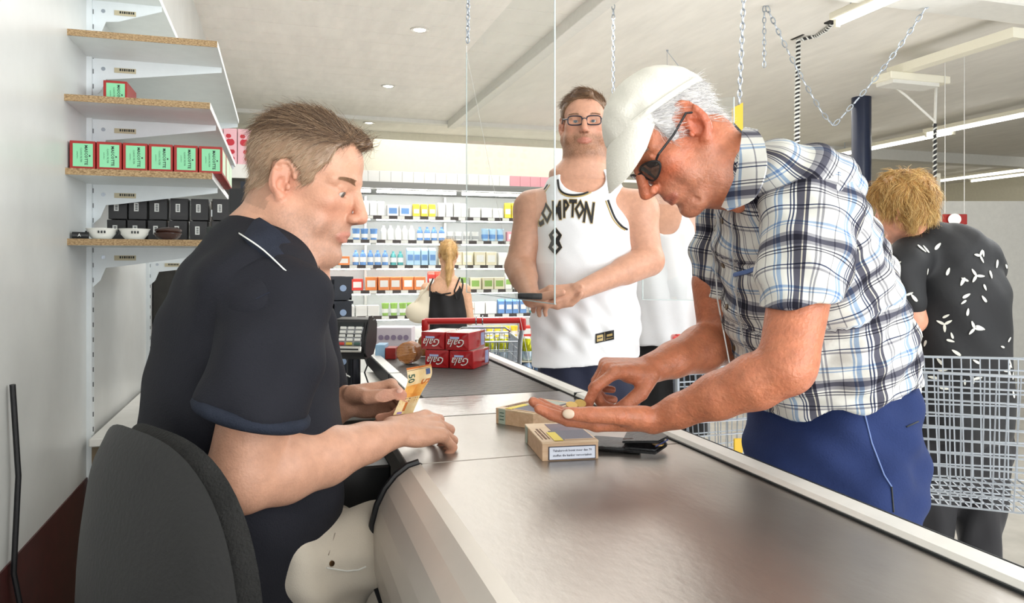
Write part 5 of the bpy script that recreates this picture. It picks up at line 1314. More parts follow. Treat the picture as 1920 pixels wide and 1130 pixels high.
# trousers
M_beige = mat('beige_twill', srgb(206, 198, 184), .85, noise=.08, nscale=8, bump=.3, bscale=500, spec=.2)
Fp = Field(cw(590, 1050, 1.3)-Vector((.33, .30, .22)), cw(590, 1050, 1.3)+Vector((.33, .36, .18)), .005)
hipc = cw(500, 1110, 1.26)
Fp.ell(hipc, (.16, .18, .11), None, .03)
kn1 = cw(740, 1012, 1.36); kn2 = cw(790, 975, 1.52)
Fp.cap(cw(560, 1062, 1.19), kn1, .092, .068, .03); Fp.cap(cw(560, 1030, 1.36), kn2, .088, .066, .03)
def wr3(P, N):
    r = (P-nv(c0))@nv(RV); f = (P-nv(c0))@nv(FV); z = P[:, 2]; return .0065*np.sin(r*80+z*60+3*np.sin(z*12))*np.clip((r+.12)/.1, 0, 1)*np.clip((.4-r)/.2, 0, 1)+.002*np.sin(z*110+r*40)
tr = cloth_object('trousers', Fp, M_beige, pc, wr3)
Fq = Field(Vector((min(kn1.x, kn2.x)-.12, min(kn1.y, kn2.y)-.12, 0)), Vector((max(kn1.x, kn2.x)+.14, max(kn1.y, kn2.y)+.12, .85)), .008)
for k in (kn1, kn2): Fq.cap(k, Vector((k.x-.05, k.y, .16)), .066, .05, .02)
cloth_object('trouser_leg', Fq, M_beige, tr)
for k in (kn1, kn2):
    Fk = Field(Vector((k.x-.15, k.y-.10, .0)), Vector((k.x+.22, k.y+.10, .2)), .006); Fk.ell((k.x+.02, k.y, .05), (.13, .045, .045), None, .01); Fk.cap((k.x-.05, k.y, .07), (k.x-.05, k.y, .14), .045, .045, .02); Fk.cut((0, 0, .005), (0, 0, -1))
    cloth_object('shoe', Fk, M_black, pc)
BTc = bvh_of(tr)
MB().tube([onto(BTc, px, py, .0008)[0] for px, py in ((612, 1064), (630, 1067), (650, 1070), (672, 1068), (686, 1062))], .0012, 6).build('pocket_seam', M_whitep, tr, True)
MB().tube([onto(BTc, px, py, .0008)[0] for px, py in ((648, 925), (640, 950), (628, 1000), (616, 1040))], .0009, 6).build('side_seam', mat('seam_beige', srgb(160, 150, 136), .8), tr, True)
p_, n_ = onto(BTc, 622, 1056, .0005); MB().lathe([(0, 0), (.0045, 0), (.004, .002), (0, .0025)], p_, 14, n_).build('rivet', mat('brass_rivet', srgb(120, 96, 70), .3, metal=1), tr, True)
# ------------------------------------------------------------------ banknote
note = empty('banknote', cw(775, 735, 1.40), 'folded orange fifty note with digits in the cashier hand', 'banknote')
NW = 13; NH = 24
def npos(u, v):      # u 0..1 across, v 0..1 from the top down
    cxp = [(762, 690, 1.40), (764, 716, 1.395), (752, 744, 1.385), (737, 778, 1.335)]; cxr = [(808, 682, 1.42), (809, 704, 1.42), (790, 737, 1.40), (774, 774, 1.345)]
    t_ = v*3; j = min(int(t_), 2); f = t_-j
    def cr(c):
        p = [Vector(c[max(j-1, 0)]), Vector(c[j]), Vector(c[j+1]), Vector(c[min(j+2, 3)])]
        return .5*((2*p[1])+(-p[0]+p[2])*f+(2*p[0]-5*p[1]+4*p[2]-p[3])*f*f+(-p[0]+3*p[1]-3*p[2]+p[3])*f**3)
    a = cr(cxl_ if False else cxp); b = cr(cxr); q = a.lerp(b, u); q.z -= .010*abs(math.sin((u-.45)*3.0))-.004
    return cw(q.x, q.y, q.z)
def npatch(name, u0, u1, v0, v1, m, off=0, parent=note, nu=6, nv_=6):
    bm = bmesh.new(); g = [[bm.verts.new(npos(u0+(u1-u0)*i/nu, v0+(v1-v0)*j/nv_)-FV*off) for j in range(nv_+1)] for i in range(nu+1)]
    for i in range(nu):
        for j in range(nv_): bm.faces.new((g[i][j], g[i+1][j], g[i+1][j+1], g[i][j+1]))
    bmesh.ops.recalc_face_normals(bm, faces=bm.faces); bmesh.ops.solidify(bm, geom=bm.faces[:], thickness=.00025)
    me = bpy.data.meshes.new(name); bm.to_mesh(me); bm.free(); return link_mesh(name, me, m, parent, True)
npatch('note_paper', 0, 1, 0, 1, mat('note_ivory', srgb(226, 208, 168), .7, col2=srgb(216, 182, 120), noise=1, nscale=40), 0, nu=12, nv_=24)
NO = mat('note_orange', srgb(206, 132, 52), .7, col2=srgb(226, 176, 90), noise=1, nscale=60); ND = mat('note_brown', srgb(120, 74, 44), .7)
npatch('note_top_band', 0, 1, .0, .07, mat('note_deep_orange', srgb(186, 104, 40), .7), .0006)
npatch('note_arch_print', .05, .98, .44, .70, NO, .0006); npatch('note_lower_print', .1, .92, .78, .92, mat('note_deep_orange', (1, 1, 1)), .0006)
npatch('note_line', .02, .98, .095, .108, ND, .0007); npatch('note_line', .2, .9, .715, .73, ND, .0007); npatch('note_line', .2, .9, .755, .768, ND, .0007)
npatch('flag_square', .76, .93, .13, .27, mat('note_blue', srgb(62, 82, 128), .6), .0008)
npatch('hologram', .15, .4, .93, .98, mat('note_violet', srgb(130, 100, 160), .4), .0008)
def wrap_text(name, txt, size, u, v, m, rot=0, off=.0012):
    me = text_mesh(txt, size, bold=size*.02)
    for vv in me.vertices:
        x, y = vv.co.x, vv.co.y
        if rot: x, y = -y*1.0 if rot < 0 else y, x if rot < 0 else -x
        q = npos(u+x, v-y*.55); q = q-FV*off; vv.co = q
    me.materials.clear(); return link_mesh(name, me, m, note)
wrap_text('digits', '50', .36, .16, .28, M_dgreen, 1); wrap_text('large_digit', '5', .5, .80, .42, mat('note_deep_orange', (1, 1, 1)), 1)
# ------------------------------------------------------------------ chair
ch = empty('office_chair', cw(400, 1000, 1.08)*1.0, 'worn black high office chair under the seated man', 'chair'); ch.location.z = 0
M0 = cw(238, 1205, .92)+ZV*-.0; ux = Cr(.74, -.67).normalized(); un = Cr(.67, .74).normalized()
def seg_sup(a, n=3.0):
    c, s_ = math.cos(a), math.sin(a); return (abs(c)**(2/n)*(1 if c >= 0 else -1), abs(s_)**(2/n)*(1 if s_ >= 0 else -1))
def pad(name, th, off, w_, h_, m, rr=10, bow=.05, wtop=1.0):
    bm = bmesh.new(); n = 64; rings = []
    for side in (0, 1):
        for k in range(rr+1):
            f = (k/rr) if side == 0 else 1-(k/rr)
            if side == 1 and k == 0: continue
            ring = []
            for i in range(n):
                x, y = seg_sup(2*PI*i/n, 2.8); ed = math.sqrt(max(0, 1-max(0, (f-.86)/.14)**2)) if f > .86 else 1
                X_ = x*w_*f; Y_ = y*h_*f; dpt = -bow*(X_/w_)**2-.03*(Y_/h_)**2*(1 if Y_ > 0 else .4)
                ring.append(bm.verts.new(M0+ux*X_*(1-.12*(Y_/h_))+ZV*Y_+un*(off-dpt*-1*-1+(th/2*ed if side == 0 else -th/2*ed))))
            rings.append(ring)
    for a, b in zip(rings, rings[1:]):
        for i in range(n): bm.faces.new((a[i], a[(i+1) % n], b[(i+1) % n], b[i]))
    bmesh.ops.remove_doubles(bm, verts=bm.verts, dist=.0004); bmesh.ops.recalc_face_normals(bm, faces=bm.faces)
    me = bpy.data.meshes.new(name); bm.to_mesh(me); bm.free(); return link_mesh(name, me, m, ch, True)
pad('backrest_shell', .018, -.022, .235, .262, M_chair); pad('backrest_cushion', .045, .008, .232, .259, M_chairtop)
sc_ = cw(430, 1130, 1.12); sc_.z = .55
MB().lathe([(0, 0), (.20, 0), (.23, .02), (.235, .045), (.20, .07), (0, .075)], sc_, 40).build('seat', M_chairtop, ch, True)
MB().cyl((sc_.x, sc_.y, .1), (sc_.x, sc_.y, .55), .028, n=20).build('gas_column', M_black, ch, True)
MB().tube([M0-ZV*.24-un*.02, M0-ZV*.36-un*.015, Vector((sc_.x, sc_.y, .54))], .018, 8).build('back_bar', M_black, ch, True)
for k in range(5):
    a = 2*PI*k/5; e_ = Vector((sc_.x+.24*math.cos(a), sc_.y+.24*math.sin(a), .07))
    MB().tube([(sc_.x, sc_.y, .12), e_], .018, 8).build('base_arm', M_black, ch, True); MB().sph(e_-ZV*.04, .03).build('castor', M_black, ch, True)
MB().tube([(sc_.x+.19*math.cos(a), sc_.y+.19*math.sin(a), .28) for a in [2*PI*k/32 for k in range(32)]], .009, 8, closed=True).build('foot_ring', M_chrome, ch, True)
# ------------------------------------------------------------------ elderly customer bending over the counter
def plaid_mat(name, period=.098, base=(226, 226, 222)):
    m = bpy.data.materials.new(name); m.use_nodes = True; nt = m.node_tree; b = nt.nodes['Principled BSDF']; L = nt.links
    a = nt.nodes.new('ShaderNodeAttribute'); a.attribute_name = 'cloth'; sp = nt.nodes.new('ShaderNodeSeparateXYZ'); L.new(a.outputs['Vector'], sp.inputs[0])
    W = srgb(*base); D = srgb(66, 66, 80); G = srgb(140, 140, 148); B = srgb(140, 164, 196); N = srgb(52, 60, 88); I = srgb(214, 208, 190)
    outs = []
    for ax, stops in ((0, [(0, W), (.10, G), (.13, W), (.16, G), (.19, W), (.30, D), (.345, I), (.365, D), (.47, W), (.50, N), (.52, W), (.545, N), (.565, W), (.66, B), (.72, W), (.745, B), (.77, W), (.90, G), (.915, W)]),
                      (1, [(0, W), (.08, B), (.12, W), (.145, B), (.165, W), (.30, G), (.35, D), (.44, G), (.50, W), (.53, D), (.55, W), (.575, D), (.592, W), (.78, N), (.80, W), (.83, G), (.86, W)])):
        mu = nt.nodes.new('ShaderNodeMath'); mu.operation = 'MULTIPLY'; mu.inputs[1].default_value = 1/period; L.new(sp.outputs[ax], mu.inputs[0])
        fr = nt.nodes.new('ShaderNodeMath'); fr.operation = 'FRACT'; L.new(mu.outputs[0], fr.inputs[0])
        cr = nt.nodes.new('ShaderNodeValToRGB'); cr.color_ramp.interpolation = 'CONSTANT'; L.new(fr.outputs[0], cr.inputs[0])
        el = cr.color_ramp.elements
        while len(el) > 1: el.remove(el[-1])
        el[0].position = 0; el[0].color = (*stops[0][1], 1)
        for p, c in stops[1:]:
            e = el.new(p); e.color = (*c, 1)
        outs.append(cr.outputs[0])
    mx = nt.nodes.new('ShaderNodeMix'); mx.data_type = 'RGBA'; mx.blend_type = 'MULTIPLY'; mx.inputs[0].default_value = 1
    L.new(outs[0], mx.inputs[6]); L.new(outs[1], mx.inputs[7])
    g = nt.nodes.new('ShaderNodeGamma'); g.inputs[1].default_value = .80; L.new(mx.outputs[2], g.inputs[0]); L.new(g.outputs[0], b.inputs['Base Color'])
    b.inputs['Roughness'].default_value = .85; b.inputs['Specular IOR Level'].default_value = .2
    n2 = nt.nodes.new('ShaderNodeTexNoise'); n2.inputs['Scale'].default_value = 45; n2.inputs['Detail'].default_value = 6; bp = nt.nodes.new('ShaderNodeBump'); bp.inputs['Strength'].default_value = .35; bp.inputs['Distance'].default_value = .006
    tc = nt.nodes.new('ShaderNodeTexCoord'); L.new(tc.outputs['Object'], n2.inputs['Vector']); L.new(n2.outputs[0], bp.inputs['Height']); L.new(bp.outputs[0], b.inputs['Normal'])
    return m
M_plaid = plaid_mat('plaid_cotton')
po = empty('person', Vector((cw(1560, 740, 1.42).x, cw(1560, 740, 1.42).y, 0)), 'elderly man in a light cap and plaid shirt bending over the counter', 'person')
O = Head(cw(1264, 267, 1.25), Cr(-.667, -.21, -.715), Cr(-.731, 0, .682), .88)
OS = np.array(srgb(188, 116, 84))
Fh = Field(O.o-Vector((.19, .19, .20)), O.o+Vector((.24, .2, .17)), .0024)
O.build(Fh, w=.96, fat=.001, nose=1.10, age=2.0, lips=.75, open_=.004, ears=1.36)
on = cw(1402, 300, 1.26)
Fh.loft([(O(-.035, 0, -.045), O.f*.058, O.l*.058), (cw(1345, 318, 1.255), Cr(.035, 0, .052), Cr(0, .058)), (cw(1380, 326, 1.265), Cr(.025, 0, .050), Cr(0, .064)), (cw(1425, 380, 1.29), Cr(.02, 0, .035), Cr(0, .07))], .03)
Fh.cap(O(.01, .045, -.09), cw(1385, 385, 1.22), .017, .012, .03)
# near arm (left), palm up
S2 = cw(1512, 420, 1.17); E3 = cw(1476, 692, 1.085); W3 = cw(1226, 788, 1.20)
Fa = Field(Vector([min(a) for a in zip(S2, E3, W3)])-Vector((.24, .12, .08)), Vector([max(a) for a in zip(S2, E3, W3)])+Vector((.08, .14, .08)), .0024)
Fa.cap(cw(1505, 520, 1.13), E3.lerp(S2, .12), .046, .042, .03); Fa.ell(E3, (.038, .036, .037), None, .03)
ad = (W3-E3).normalized(); s3 = ad.cross(ZV).normalized(); u3 = s3.cross(ad)
if u3.z < 0: u3 = -u3
Sx = lambda t, a, b, o=Vector(): (E3.lerp(W3, t)+o, u3*a, s3*b)
Fa.loft([Sx(0, .034, .036), Sx(.22, .040, .042), Sx(.5, .034, .037), Sx(.8, .025, .029), Sx(1, .0215, .029)], .02)
Fa.cap(E3.lerp(W3, .45)+u3*.028-s3*0, E3.lerp(W3, .95)-FV*.020+u3*.006, .006, .005, .01)
h3 = hand(Fa, W3, Cr(-1, .08, .0), Cr(.0, .08, 1), Cr(0, -1, .1), 1.04, {'index': (.12, .18, .12), 'middle': (.16, .22, .15), 'ring': (.10, .25, .15), 'pinky': (.0, .25, .15)}, {'index': .06, 'middle': .03, 'ring': -.05, 'pinky': -.12}, ((.80, .50, .10), (.98, .12, .02), (1, -.02, .04)), 1.12, 1.2)
# far arm (right), pointing into the palm
W4 = cw(1222, 690, 1.35); E4 = cw(1352, 640, 1.46)
Fb = Field(Vector([min(a) for a in zip(W4, E4)])-Vector((.20, .16, .13)), Vector([max(a) for a in zip(W4, E4)])+Vector((.08, .10, .13)), .0024)
Fb.cap(cw(1342, 530, 1.45), E4, .046, .042, .03)
a4 = (W4-E4).normalized(); s4 = a4.cross(ZV).normalized(); u4 = s4.cross(a4)
if u4.z < 0: u4 = -u4
Fb.loft([(E4, u4*.043, s4*.04), (E4.lerp(W4, .3), u4*.044, s4*.042), (E4.lerp(W4, .7), u4*.032, s4*.033), (W4, u4*.027, s4*.028)], .02)
h4 = hand(Fb, W4, Cr(-.90, -.35, .02), Cr(-.05, .15, -1), Cr(.45, -.85, -.2), 1.0, {'index': (.60, .55, .35), 'middle': (1.05, 1.2, .6), 'ring': (1.1, 1.3, .6), 'pinky': (1.1, 1.3, .6)}, {'index': .04, 'middle': .0, 'ring': -.05, 'pinky': -.10}, ((.62, .45, .55), (.85, .05, .60), (.80, -.25, .55)), 1.10)
Ft = Field(cw(1500, 560, 1.38)-Vector((.32, .32, .5)), cw(1500, 560, 1.38)+Vector((.32, .32, .36)), .009)
Ft.loft([(cw(1565, 860, 1.42), Cr(.10, 0), Cr(0, .13)), (cw(1560, 720, 1.40), Cr(.11, 0), Cr(0, .14)), (cw(1500, 480, 1.36), Cr(.07, 0, .05), Cr(0, .15)), (cw(1440, 375, 1.29), Cr(.03, 0, .04), Cr(0, .08))], .03)
Ft.cap(cw(1400, 420, 1.44), cw(1342, 530, 1.45), .05, .044, .02); Ft.cap(cw(1480, 400, 1.24), cw(1505, 520, 1.13), .05, .048, .02)
def ocol(P):
    C = np.tile(OS, (len(P), 1)); C = O.color(P, C, .95, .10, srgb(190, 180, 170), srgb(160, 84, 70))
    r = np.array([mnoise.noise(Vector(p)*28) for p in P[::1]]) if len(P) < 1 else np.sin(P[:, 0]*130+np.sin(P[:, 2]*90)*2)*np.sin(P[:, 2]*160+np.sin(P[:, 1]*110)*2)
    C = C*(1-.05*r[:, None]*np.array([.4, 1, 1]))
    for hh in (h3, h4):
        for nm in hh:
            for q in hh[nm][0][-3:]:
                d_ = np.linalg.norm(P-nv(q), axis=1); C = C*(1-(np.exp(-(d_/.012)**2)*.3)[:, None]*np.array([.03, .3, .3]))
    pl = np.linalg.norm((P-nv(W3+Cr(-.09, 0, .012))), axis=1); C = C*(1-np.exp(-(pl/.06)**2)[:, None]*.0)
    return C
body, _ = skin_object('body', [Fh, Fa, Fb, Ft], ocol, M_skin_old, po)
O.eyes(body, (92, 84, 76), (0, -.3))
pts, dd, _ = h3['thumb']; nail(body, pts[-1]-dd*.004, dd, Cr(.05, -1, .15), 1.55, mat('pale_nail', srgb(206, 184, 162), .3, spec=.6))
# white hair under the cap
hp = [(.040, .082), (-.13, .050), (-.16, 0), (-.115, -.060), (-.070, -.062), (-.050, -.03), (-.046, .020), (-.022, .044), (.008, .036), (.014, .008), (.022, -.010), (.034, .0), (.036, .03)]
hs = hair_shell(O, hp, .0055, .0025, .96, .0008); HN = vnormals(*hs)
def ocomb(p): return np.outer(np.ones(len(p)), nv(-O.f*.75-O.u*.55))
wc_ = [srgb(226, 224, 222), srgb(206, 204, 204), srgb(176, 174, 176), srgb(238, 236, 232)]
hair_object('hair', po, [hs], [strands(hs[0], HN, 7000, ocomb, .020, .0035, .00036, wc_, 4)], srgb(190, 188, 188))
O.brows(body, mat('brow_grey', srgb(170, 160, 150), .6), 120, 1.6)
# cap
M_cap = mat('cap_cotton', srgb(224, 222, 212), .85, noise=.05, nscale=14, bump=.35, bscale=260, spec=.2)
cp = empty('cap_root', O.o); bpy.data.objects.remove(cp)
Fc = Field(O.o-Vector((.18, .18, .18))*O.s, O.o+Vector((.18, .18, .18))*O.s, .003)
O.skull(Fc, .0125, .97); O.E(Fc, (-.005, 0, .075), (.092, .078, .072), .03)
def cutcap(X, Y, Z, f):
    x, y, z = O.grid(X, Y, Z); lim = .064+.21*x
    f = f-.0012*np.sin(x*120+z*60)*np.sin(y*90+z*80)-.0022*np.exp(-((x-.035)/.012)**2)*np.sin(z*200+y*60)+.0009*np.exp(-(y/.0022)**2)
    a = np.maximum(f, -(z-lim)*O.s)
    inner = np.sqrt((x+.012)**2/.105**2+y**2/(.080**2)+(z-.048)**2/.088**2)-1
    return np.maximum(a, -inner*.08)
Fc.mod(cutcap); cap_o = cloth_object('cap', Fc, M_cap, po)
# brim: curved plate
bm = bmesh.new(); NU, NW_ = 28, 12; g = []
for i in range(NU+1):
    a = (i/NU-.5)*2; row = []
    for j in range(NW_+1):
        v = j/NW_; y = a*(.079-.006*v); xr0 = .018+.074*math.sqrt(max(0, 1-(a*.985)**2)); ln = .082*math.sqrt(max(0, 1-abs(a)**3.0)); x = xr0+ln*v*.84; z = .069+.21*xr0-ln*v*(.50+.25*v)-.022*a*a*v
        row.append(bm.verts.new(O(x, y, z)))
    g.append(row)
for r0, r1 in zip(g, g[1:]):
    for j in range(NW_): 
        try: bm.faces.new((r0[j], r0[j+1], r1[j+1], r1[j]))
        except ValueError: pass
bmesh.ops.recalc_face_normals(bm, faces=bm.faces); bmesh.ops.solidify(bm, geom=bm.faces[:], thickness=.0035)
me = bpy.data.meshes.new('brim'); bm.to_mesh(me); bm.free(); link_mesh('brim', me, M_cap, cap_o, True)
MB().sph(O(-.005, 0, .1475), .007*O.s, (1, 1, .6), Matrix((O.f, O.l, O.u)).transposed()).build('top_button', M_cap, cap_o, True)
MB().tube([O(x, .0795*math.sqrt(max(0, 1-((x+.012)/.11)**2))+.0125, (.064+.21*x)+.010) for x in [-.09+.017*k for k in range(10)]], .0009, 5).build('cap_stitching', mat('stitch_grey', srgb(190, 188, 178), .8), cap_o, True)
# sunglasses
M_lens = mat('dark_lens', srgb(20, 22, 28), .06, spec=1, coat=1)
sg = empty('sunglasses_root', O.o); bpy.data.objects.remove(sg)
fr = MB()
def lens_pts(y, n=24, rx=.026, rz=.0175): return [O(.0985-.9*(abs(y+rx*math.cos(t))-.02)**2*12-.002, y+rx*math.cos(t), -.001+rz*math.sin(t)*(1-.15*math.cos(t)*(1 if y > 0 else -1))) for t in [2*PI*k/n for k in range(n)]]
for y in (-1, 1): fr.tube(lens_pts(y*.034), .0018, 6, closed=True)
fr.tube([O(.0975, -.010, .008), O(.103, 0, .011), O(.0975, .010, .008)], .0018, 6)
fo = fr.build('sunglasses_frame', M_black, po, True)
for y in (-1, 1):
    b = MB(); P_ = lens_pts(y*.034); c = sum(P_, Vector())/len(P_)+O.f*.003; vs = [b.bm.verts.new(p) for p in P_]; vc = b.bm.verts.new(c)
    for i in range(len(vs)): b.bm.faces.new((vs[i], vs[(i+1) % len(vs)], vc))
    b.build('lens', M_lens, fo, True)
    MB().tube([O(.080, y*.062, .006), O(.074, y*.071, .010), O(.03, y*.079, .014), (O(-.015, y*.083, .024)), O(-.030, y*.083, .012)], .0020, 7).build('temple_arm', M_black, fo, True)
# shirt
SPN = [cw(1385, 285, 1.26), cw(1470, 405, 1.31), cw(1530, 550, 1.355), cw(1562, 780, 1.38)]
def plane_uv(P, c, a, b): return np.stack([(P-nv(c))@nv(a), (P-nv(c))@nv(b)], 1)
def torso_uv(P):
    best = np.full(len(P), 1e9); U = np.zeros((len(P), 3)); off = 0
    for a, b in zip(SPN, SPN[1:]):
        d = b-a; L = d.length; d = d/L; t = np.clip((P-nv(a))@nv(d), 0, L) if True else 0; q = nv(a)+t[:, None]*nv(d); r = P-q; ds = np.linalg.norm(r, axis=1)
        sd = FV.cross(d).normalized(); u = np.arctan2(r@nv(FV), r@nv(sd))*.155
        m = ds < best; best = np.where(m, ds, best); tt = (P-nv(a))@nv(d)
        U[m, 0] = u[m]; U[m, 1] = (off+tt)[m]; off += L
    return U
c0o = cw(1530, 530, 1.33)
def owr(P, N):
    r = (P-nv(c0o))@nv(RV); f = (P-nv(c0o))@nv(FV); z = P[:, 2]-c0o.z; q = r*.85+z*.5
    return .0050*np.sin(q*62+3*np.sin(z*11+f*6))*np.clip((.25-z)/.25, .25, 1)+.0030*np.sin((r-z*.9)*105+f*25)+.0022*np.sin(z*150+r*60)*np.clip(-z*5, 0, 1)
Fs = Field(c0o-Vector((.40, .40, .36)), c0o+Vector((.38, .38, .36)), .0055)
stn = [(1560, 800, 1.40, .138, .168, 0), (1553, 735, 1.39, .142, .172, .0), (1535, 640, 1.37, .148, .180, .2), (1512, 550, 1.355, .142, .186, .35), (1485, 468, 1.33, .128, .190, .65), (1462, 402, 1.31, .100, .18, .85), (1428, 345, 1.285, .066, .13, 1.0)]
Fs.loft([(cw(px, py, d), Cr(math.cos(t*.7), 0, math.sin(t*.7)).normalized()*a, Cr(0, 1)*b) for px, py, d, a, b, t in stn], .03)
Fs.ell(cw(1515, 355, 1.20), (.085, .075, .070), None, .05)
Fs.cap(cw(1400, 330, 1.22), cw(1440, 330, 1.22), .045, .055, .04)
Fs.ell(O(-.03, 0, -.10), (.05, .05, .05), None, .01, 's')
hn_ = Cr(.12, 0, -.99).normalized(); Fs.cut(cw(1570, 728, 1.39), Cr(.233, 0, -.97))
shirt = cloth_object('shirt', Fs, M_plaid, po, owr, torso_uv)
def sleeve_uv(a, b, rad):
    d = (b-a).normalized(); s_ = d.cross(FV).normalized(); w_ = d.cross(s_)
    return lambda P: np.stack([np.arctan2((P-nv(a))@nv(w_), (P-nv(a))@nv(s_))*rad, (P-nv(a))@nv(d), np.zeros(len(P))], 1)
sa = cw(1515, 350, 1.20); sb = cw(1501, 562, 1.115)
Fv = Field(Vector([min(a) for a in zip(sa, sb)])-Vector((.13, .13, .08)), Vector([max(a) for a in zip(sa, sb)])+Vector((.13, .13, .12)), .0033)
Fv.loft([(cw(1530, 352, 1.205), Cr(.074, 0, 0), Cr(0, .062)), (cw(1520, 400, 1.17), Cr(.074, 0), Cr(0, .062)), (cw(1508, 490, 1.135), Cr(.066, 0), Cr(0, .060)), (sb+Cr(0, 0, -.02), Cr(.060, 0, 0), Cr(0, .058))], .03)
Fv.cut(sb+Cr(0, 0, -.004), Cr(.14, 0, -1)); pass
sw_ = lambda P, N: .0030*np.sin((P@nv(RV))*90+P[:, 2]*45)+.0024*np.sin(P[:, 2]*110-(P@nv(RV))*40)
cloth_object('sleeve', Fv, M_plaid, po, sw_, sleeve_uv(sa, sb, .066))
sa2 = cw(1370, 400, 1.44); sb2 = cw(1340, 556, 1.452)
Fw = Field(Vector([min(a) for a in zip(sa2, sb2)])-Vector((.12, .12, .07)), Vector([max(a) for a in zip(sa2, sb2)])+Vector((.12, .12, .12)), .0045)
Fw.loft([(sa2, Cr(.068, 0), Cr(0, .06)), (cw(1350, 480, 1.45), Cr(.052, 0), Cr(0, .055)), (sb2-ZV*.02, Cr(.038, 0), Cr(0, .05))], .03); Fw.cut(sb2, Cr(.1, 0, -1))
cloth_object('sleeve', Fw, M_plaid, po, sw_, sleeve_uv(sa2, sb2, .055))
# collar, placket buttons, pocket
M_pl2 = M_plaid
BV = bvh_of(shirt)
ot, A, B = ribbon('collar', [cw(1352, 388, 1.20), cw(1378, 330, 1.165), cw(1386, 285, 1.155), cw(1390, 258, 1.175), cw(1392, 242, 1.225), cw(1402, 240, 1.30), cw(1400, 270, 1.36)], [cw(1362, 392, 1.175), cw(1412, 372, 1.14), cw(1436, 318, 1.125), cw(1434, 268, 1.15), cw(1420, 244, 1.225), cw(1422, 246, 1.31), cw(1420, 270, 1.37)], M_plaid, po, .004)
set_uv(ot.data, 'cloth', [( (v.co-SPN[0]).dot(RV)*.8, (v.co-SPN[0]).z*1.0+.02, 0) for v in ot.data.vertices])
M_btn = mat('brown_button', srgb(96, 78, 56), .3)
for px, py in ((1354, 414), (1356, 497), (1363, 575), (1377, 652)):
    p, n_ = onto(BV, px, py, .0005)
    MB().lathe([(0, 0), (.0056, 0), (.0058, .0012), (.0046, .002), (.003, .0014), (0, .0014)], p, 18, n_).build('button', M_btn, shirt, True)
def edge_strip(name, pts, wv, m, parent, bv, off=.002):
    "narrow strip laid on the cloth through picture points"
    A = []; 
    for i in range(25):
        u = i/24*(len(pts)-1); j = min(int(u), len(pts)-2); f = u-j; A.append(onto(bv, pts[j][0]*(1-f)+pts[j+1][0]*f, pts[j][1]*(1-f)+pts[j+1][1]*f, off)[0])
    return MB().tube(A, wv, 6).build(name, m, parent, True)
edge_strip('pocket_trim', [(1378, 515), (1400, 510), (1432, 498)], .0042, mat('blue_trim', srgb(96, 120, 170), .8), shirt, BV, .001)
edge_strip('placket_seam', [(1338, 408), (1340, 480), (1345, 560), (1362, 650), (1378, 735)], .0012, mat('seam_grey', srgb(190, 190, 188), .8), shirt, BV)
edge_strip('placket_seam', [(1372, 408), (1374, 480), (1381, 560), (1396, 650), (1412, 745)], .0012, MATS['seam_grey'], shirt, BV)
edge_strip('pocket_edge', [(1380, 520), (1384, 600), (1396, 640)], .0010, MATS['seam_grey'], shirt, BV)
# trousers
M_blue = mat('blue_cotton', srgb(36, 50, 92), .85, noise=.14, nscale=12, bump=.4, bscale=340, spec=.2)
cp_ = cw(1563, 800, 1.40)
Fp = Field(Vector((cp_.x-.30, cp_.y-.30, .05)), Vector((cp_.x+.30, cp_.y+.30, 1.10)), .0065)
hipw = [(1560, 715, 1.41, .136, .158), (1560, 800, 1.41, .146, .168), (1560, 880, 1.42, .152, .172), (1560, 950, 1.42, .142, .165)]
Fp.loft([(cw(a, b, d), Cr(w1, 0), Cr(0, w2)) for a, b, d, w1, w2 in hipw], .03)
for s_ in (-1, 1):
    k0 = cp_+FV*s_*.085-ZV*.10; k1 = Vector((k0.x-.03, k0.y, .48)); k2 = Vector((k1.x+.02, k1.y, .08))
    Fp.cap(k0, k1, .105, .078, .03); Fp.cap(k1, k2, .078, .066, .02)
def owr3(P, N):
    r = (P-nv(cp_))@nv(RV); f = (P-nv(cp_))@nv(FV); z = P[:, 2]; return .0055*np.sin(r*46-z*20+f*8+2*np.sin(z*10))+.003*np.sin(z*75+r*70)
Fp.cut(cw(1568, 712, 1.41), (0, 0, 1))
tr = cloth_object('trousers', Fp, M_blue, po, owr3); BT = bvh_of(tr)
edge_strip('pocket_seam', [(1618, 762), (1635, 830), (1658, 890), (1672, 912)], .0013, mat('seam_blue', srgb(110, 130, 180), .8), tr, BT)
edge_strip('pocket_seam', [(1700, 800), (1722, 790)], .0012, M_ink, tr, BT); edge_strip('side_seam', [(1672, 912), (1676, 960)], .0013, M_ink, tr, BT)
for s_ in (-1, 1):
    k0 = cp_+FV*s_*.085; Fk = Field(Vector((k0.x-.25, k0.y-.14, 0)), Vector((k0.x+.16, k0.y+.14, .2)), .006); Fk.ell((k0.x-.06, k0.y+.01, .045), (.14, .048, .042), None, .01); Fk.cap((k0.x-.01, k0.y, .06), (k0.x-.01, k0.y, .13), .045, .042, .02); Fk.cut((0, 0, .004), (0, 0, -1))
    cloth_object('shoe', Fk, mat('tan_leather', srgb(120, 88, 60), .5, noise=.2), po)
lbl = MB().box(cw(1722, 730, 1.44), (.014, .004, .06), Matrix.Rotation(-TH+.5, 3, 'Z')).build('folded_receipt', M_whitep); tag(lbl, 'white folded paper sticking out of the blue back pocket', 'paper')
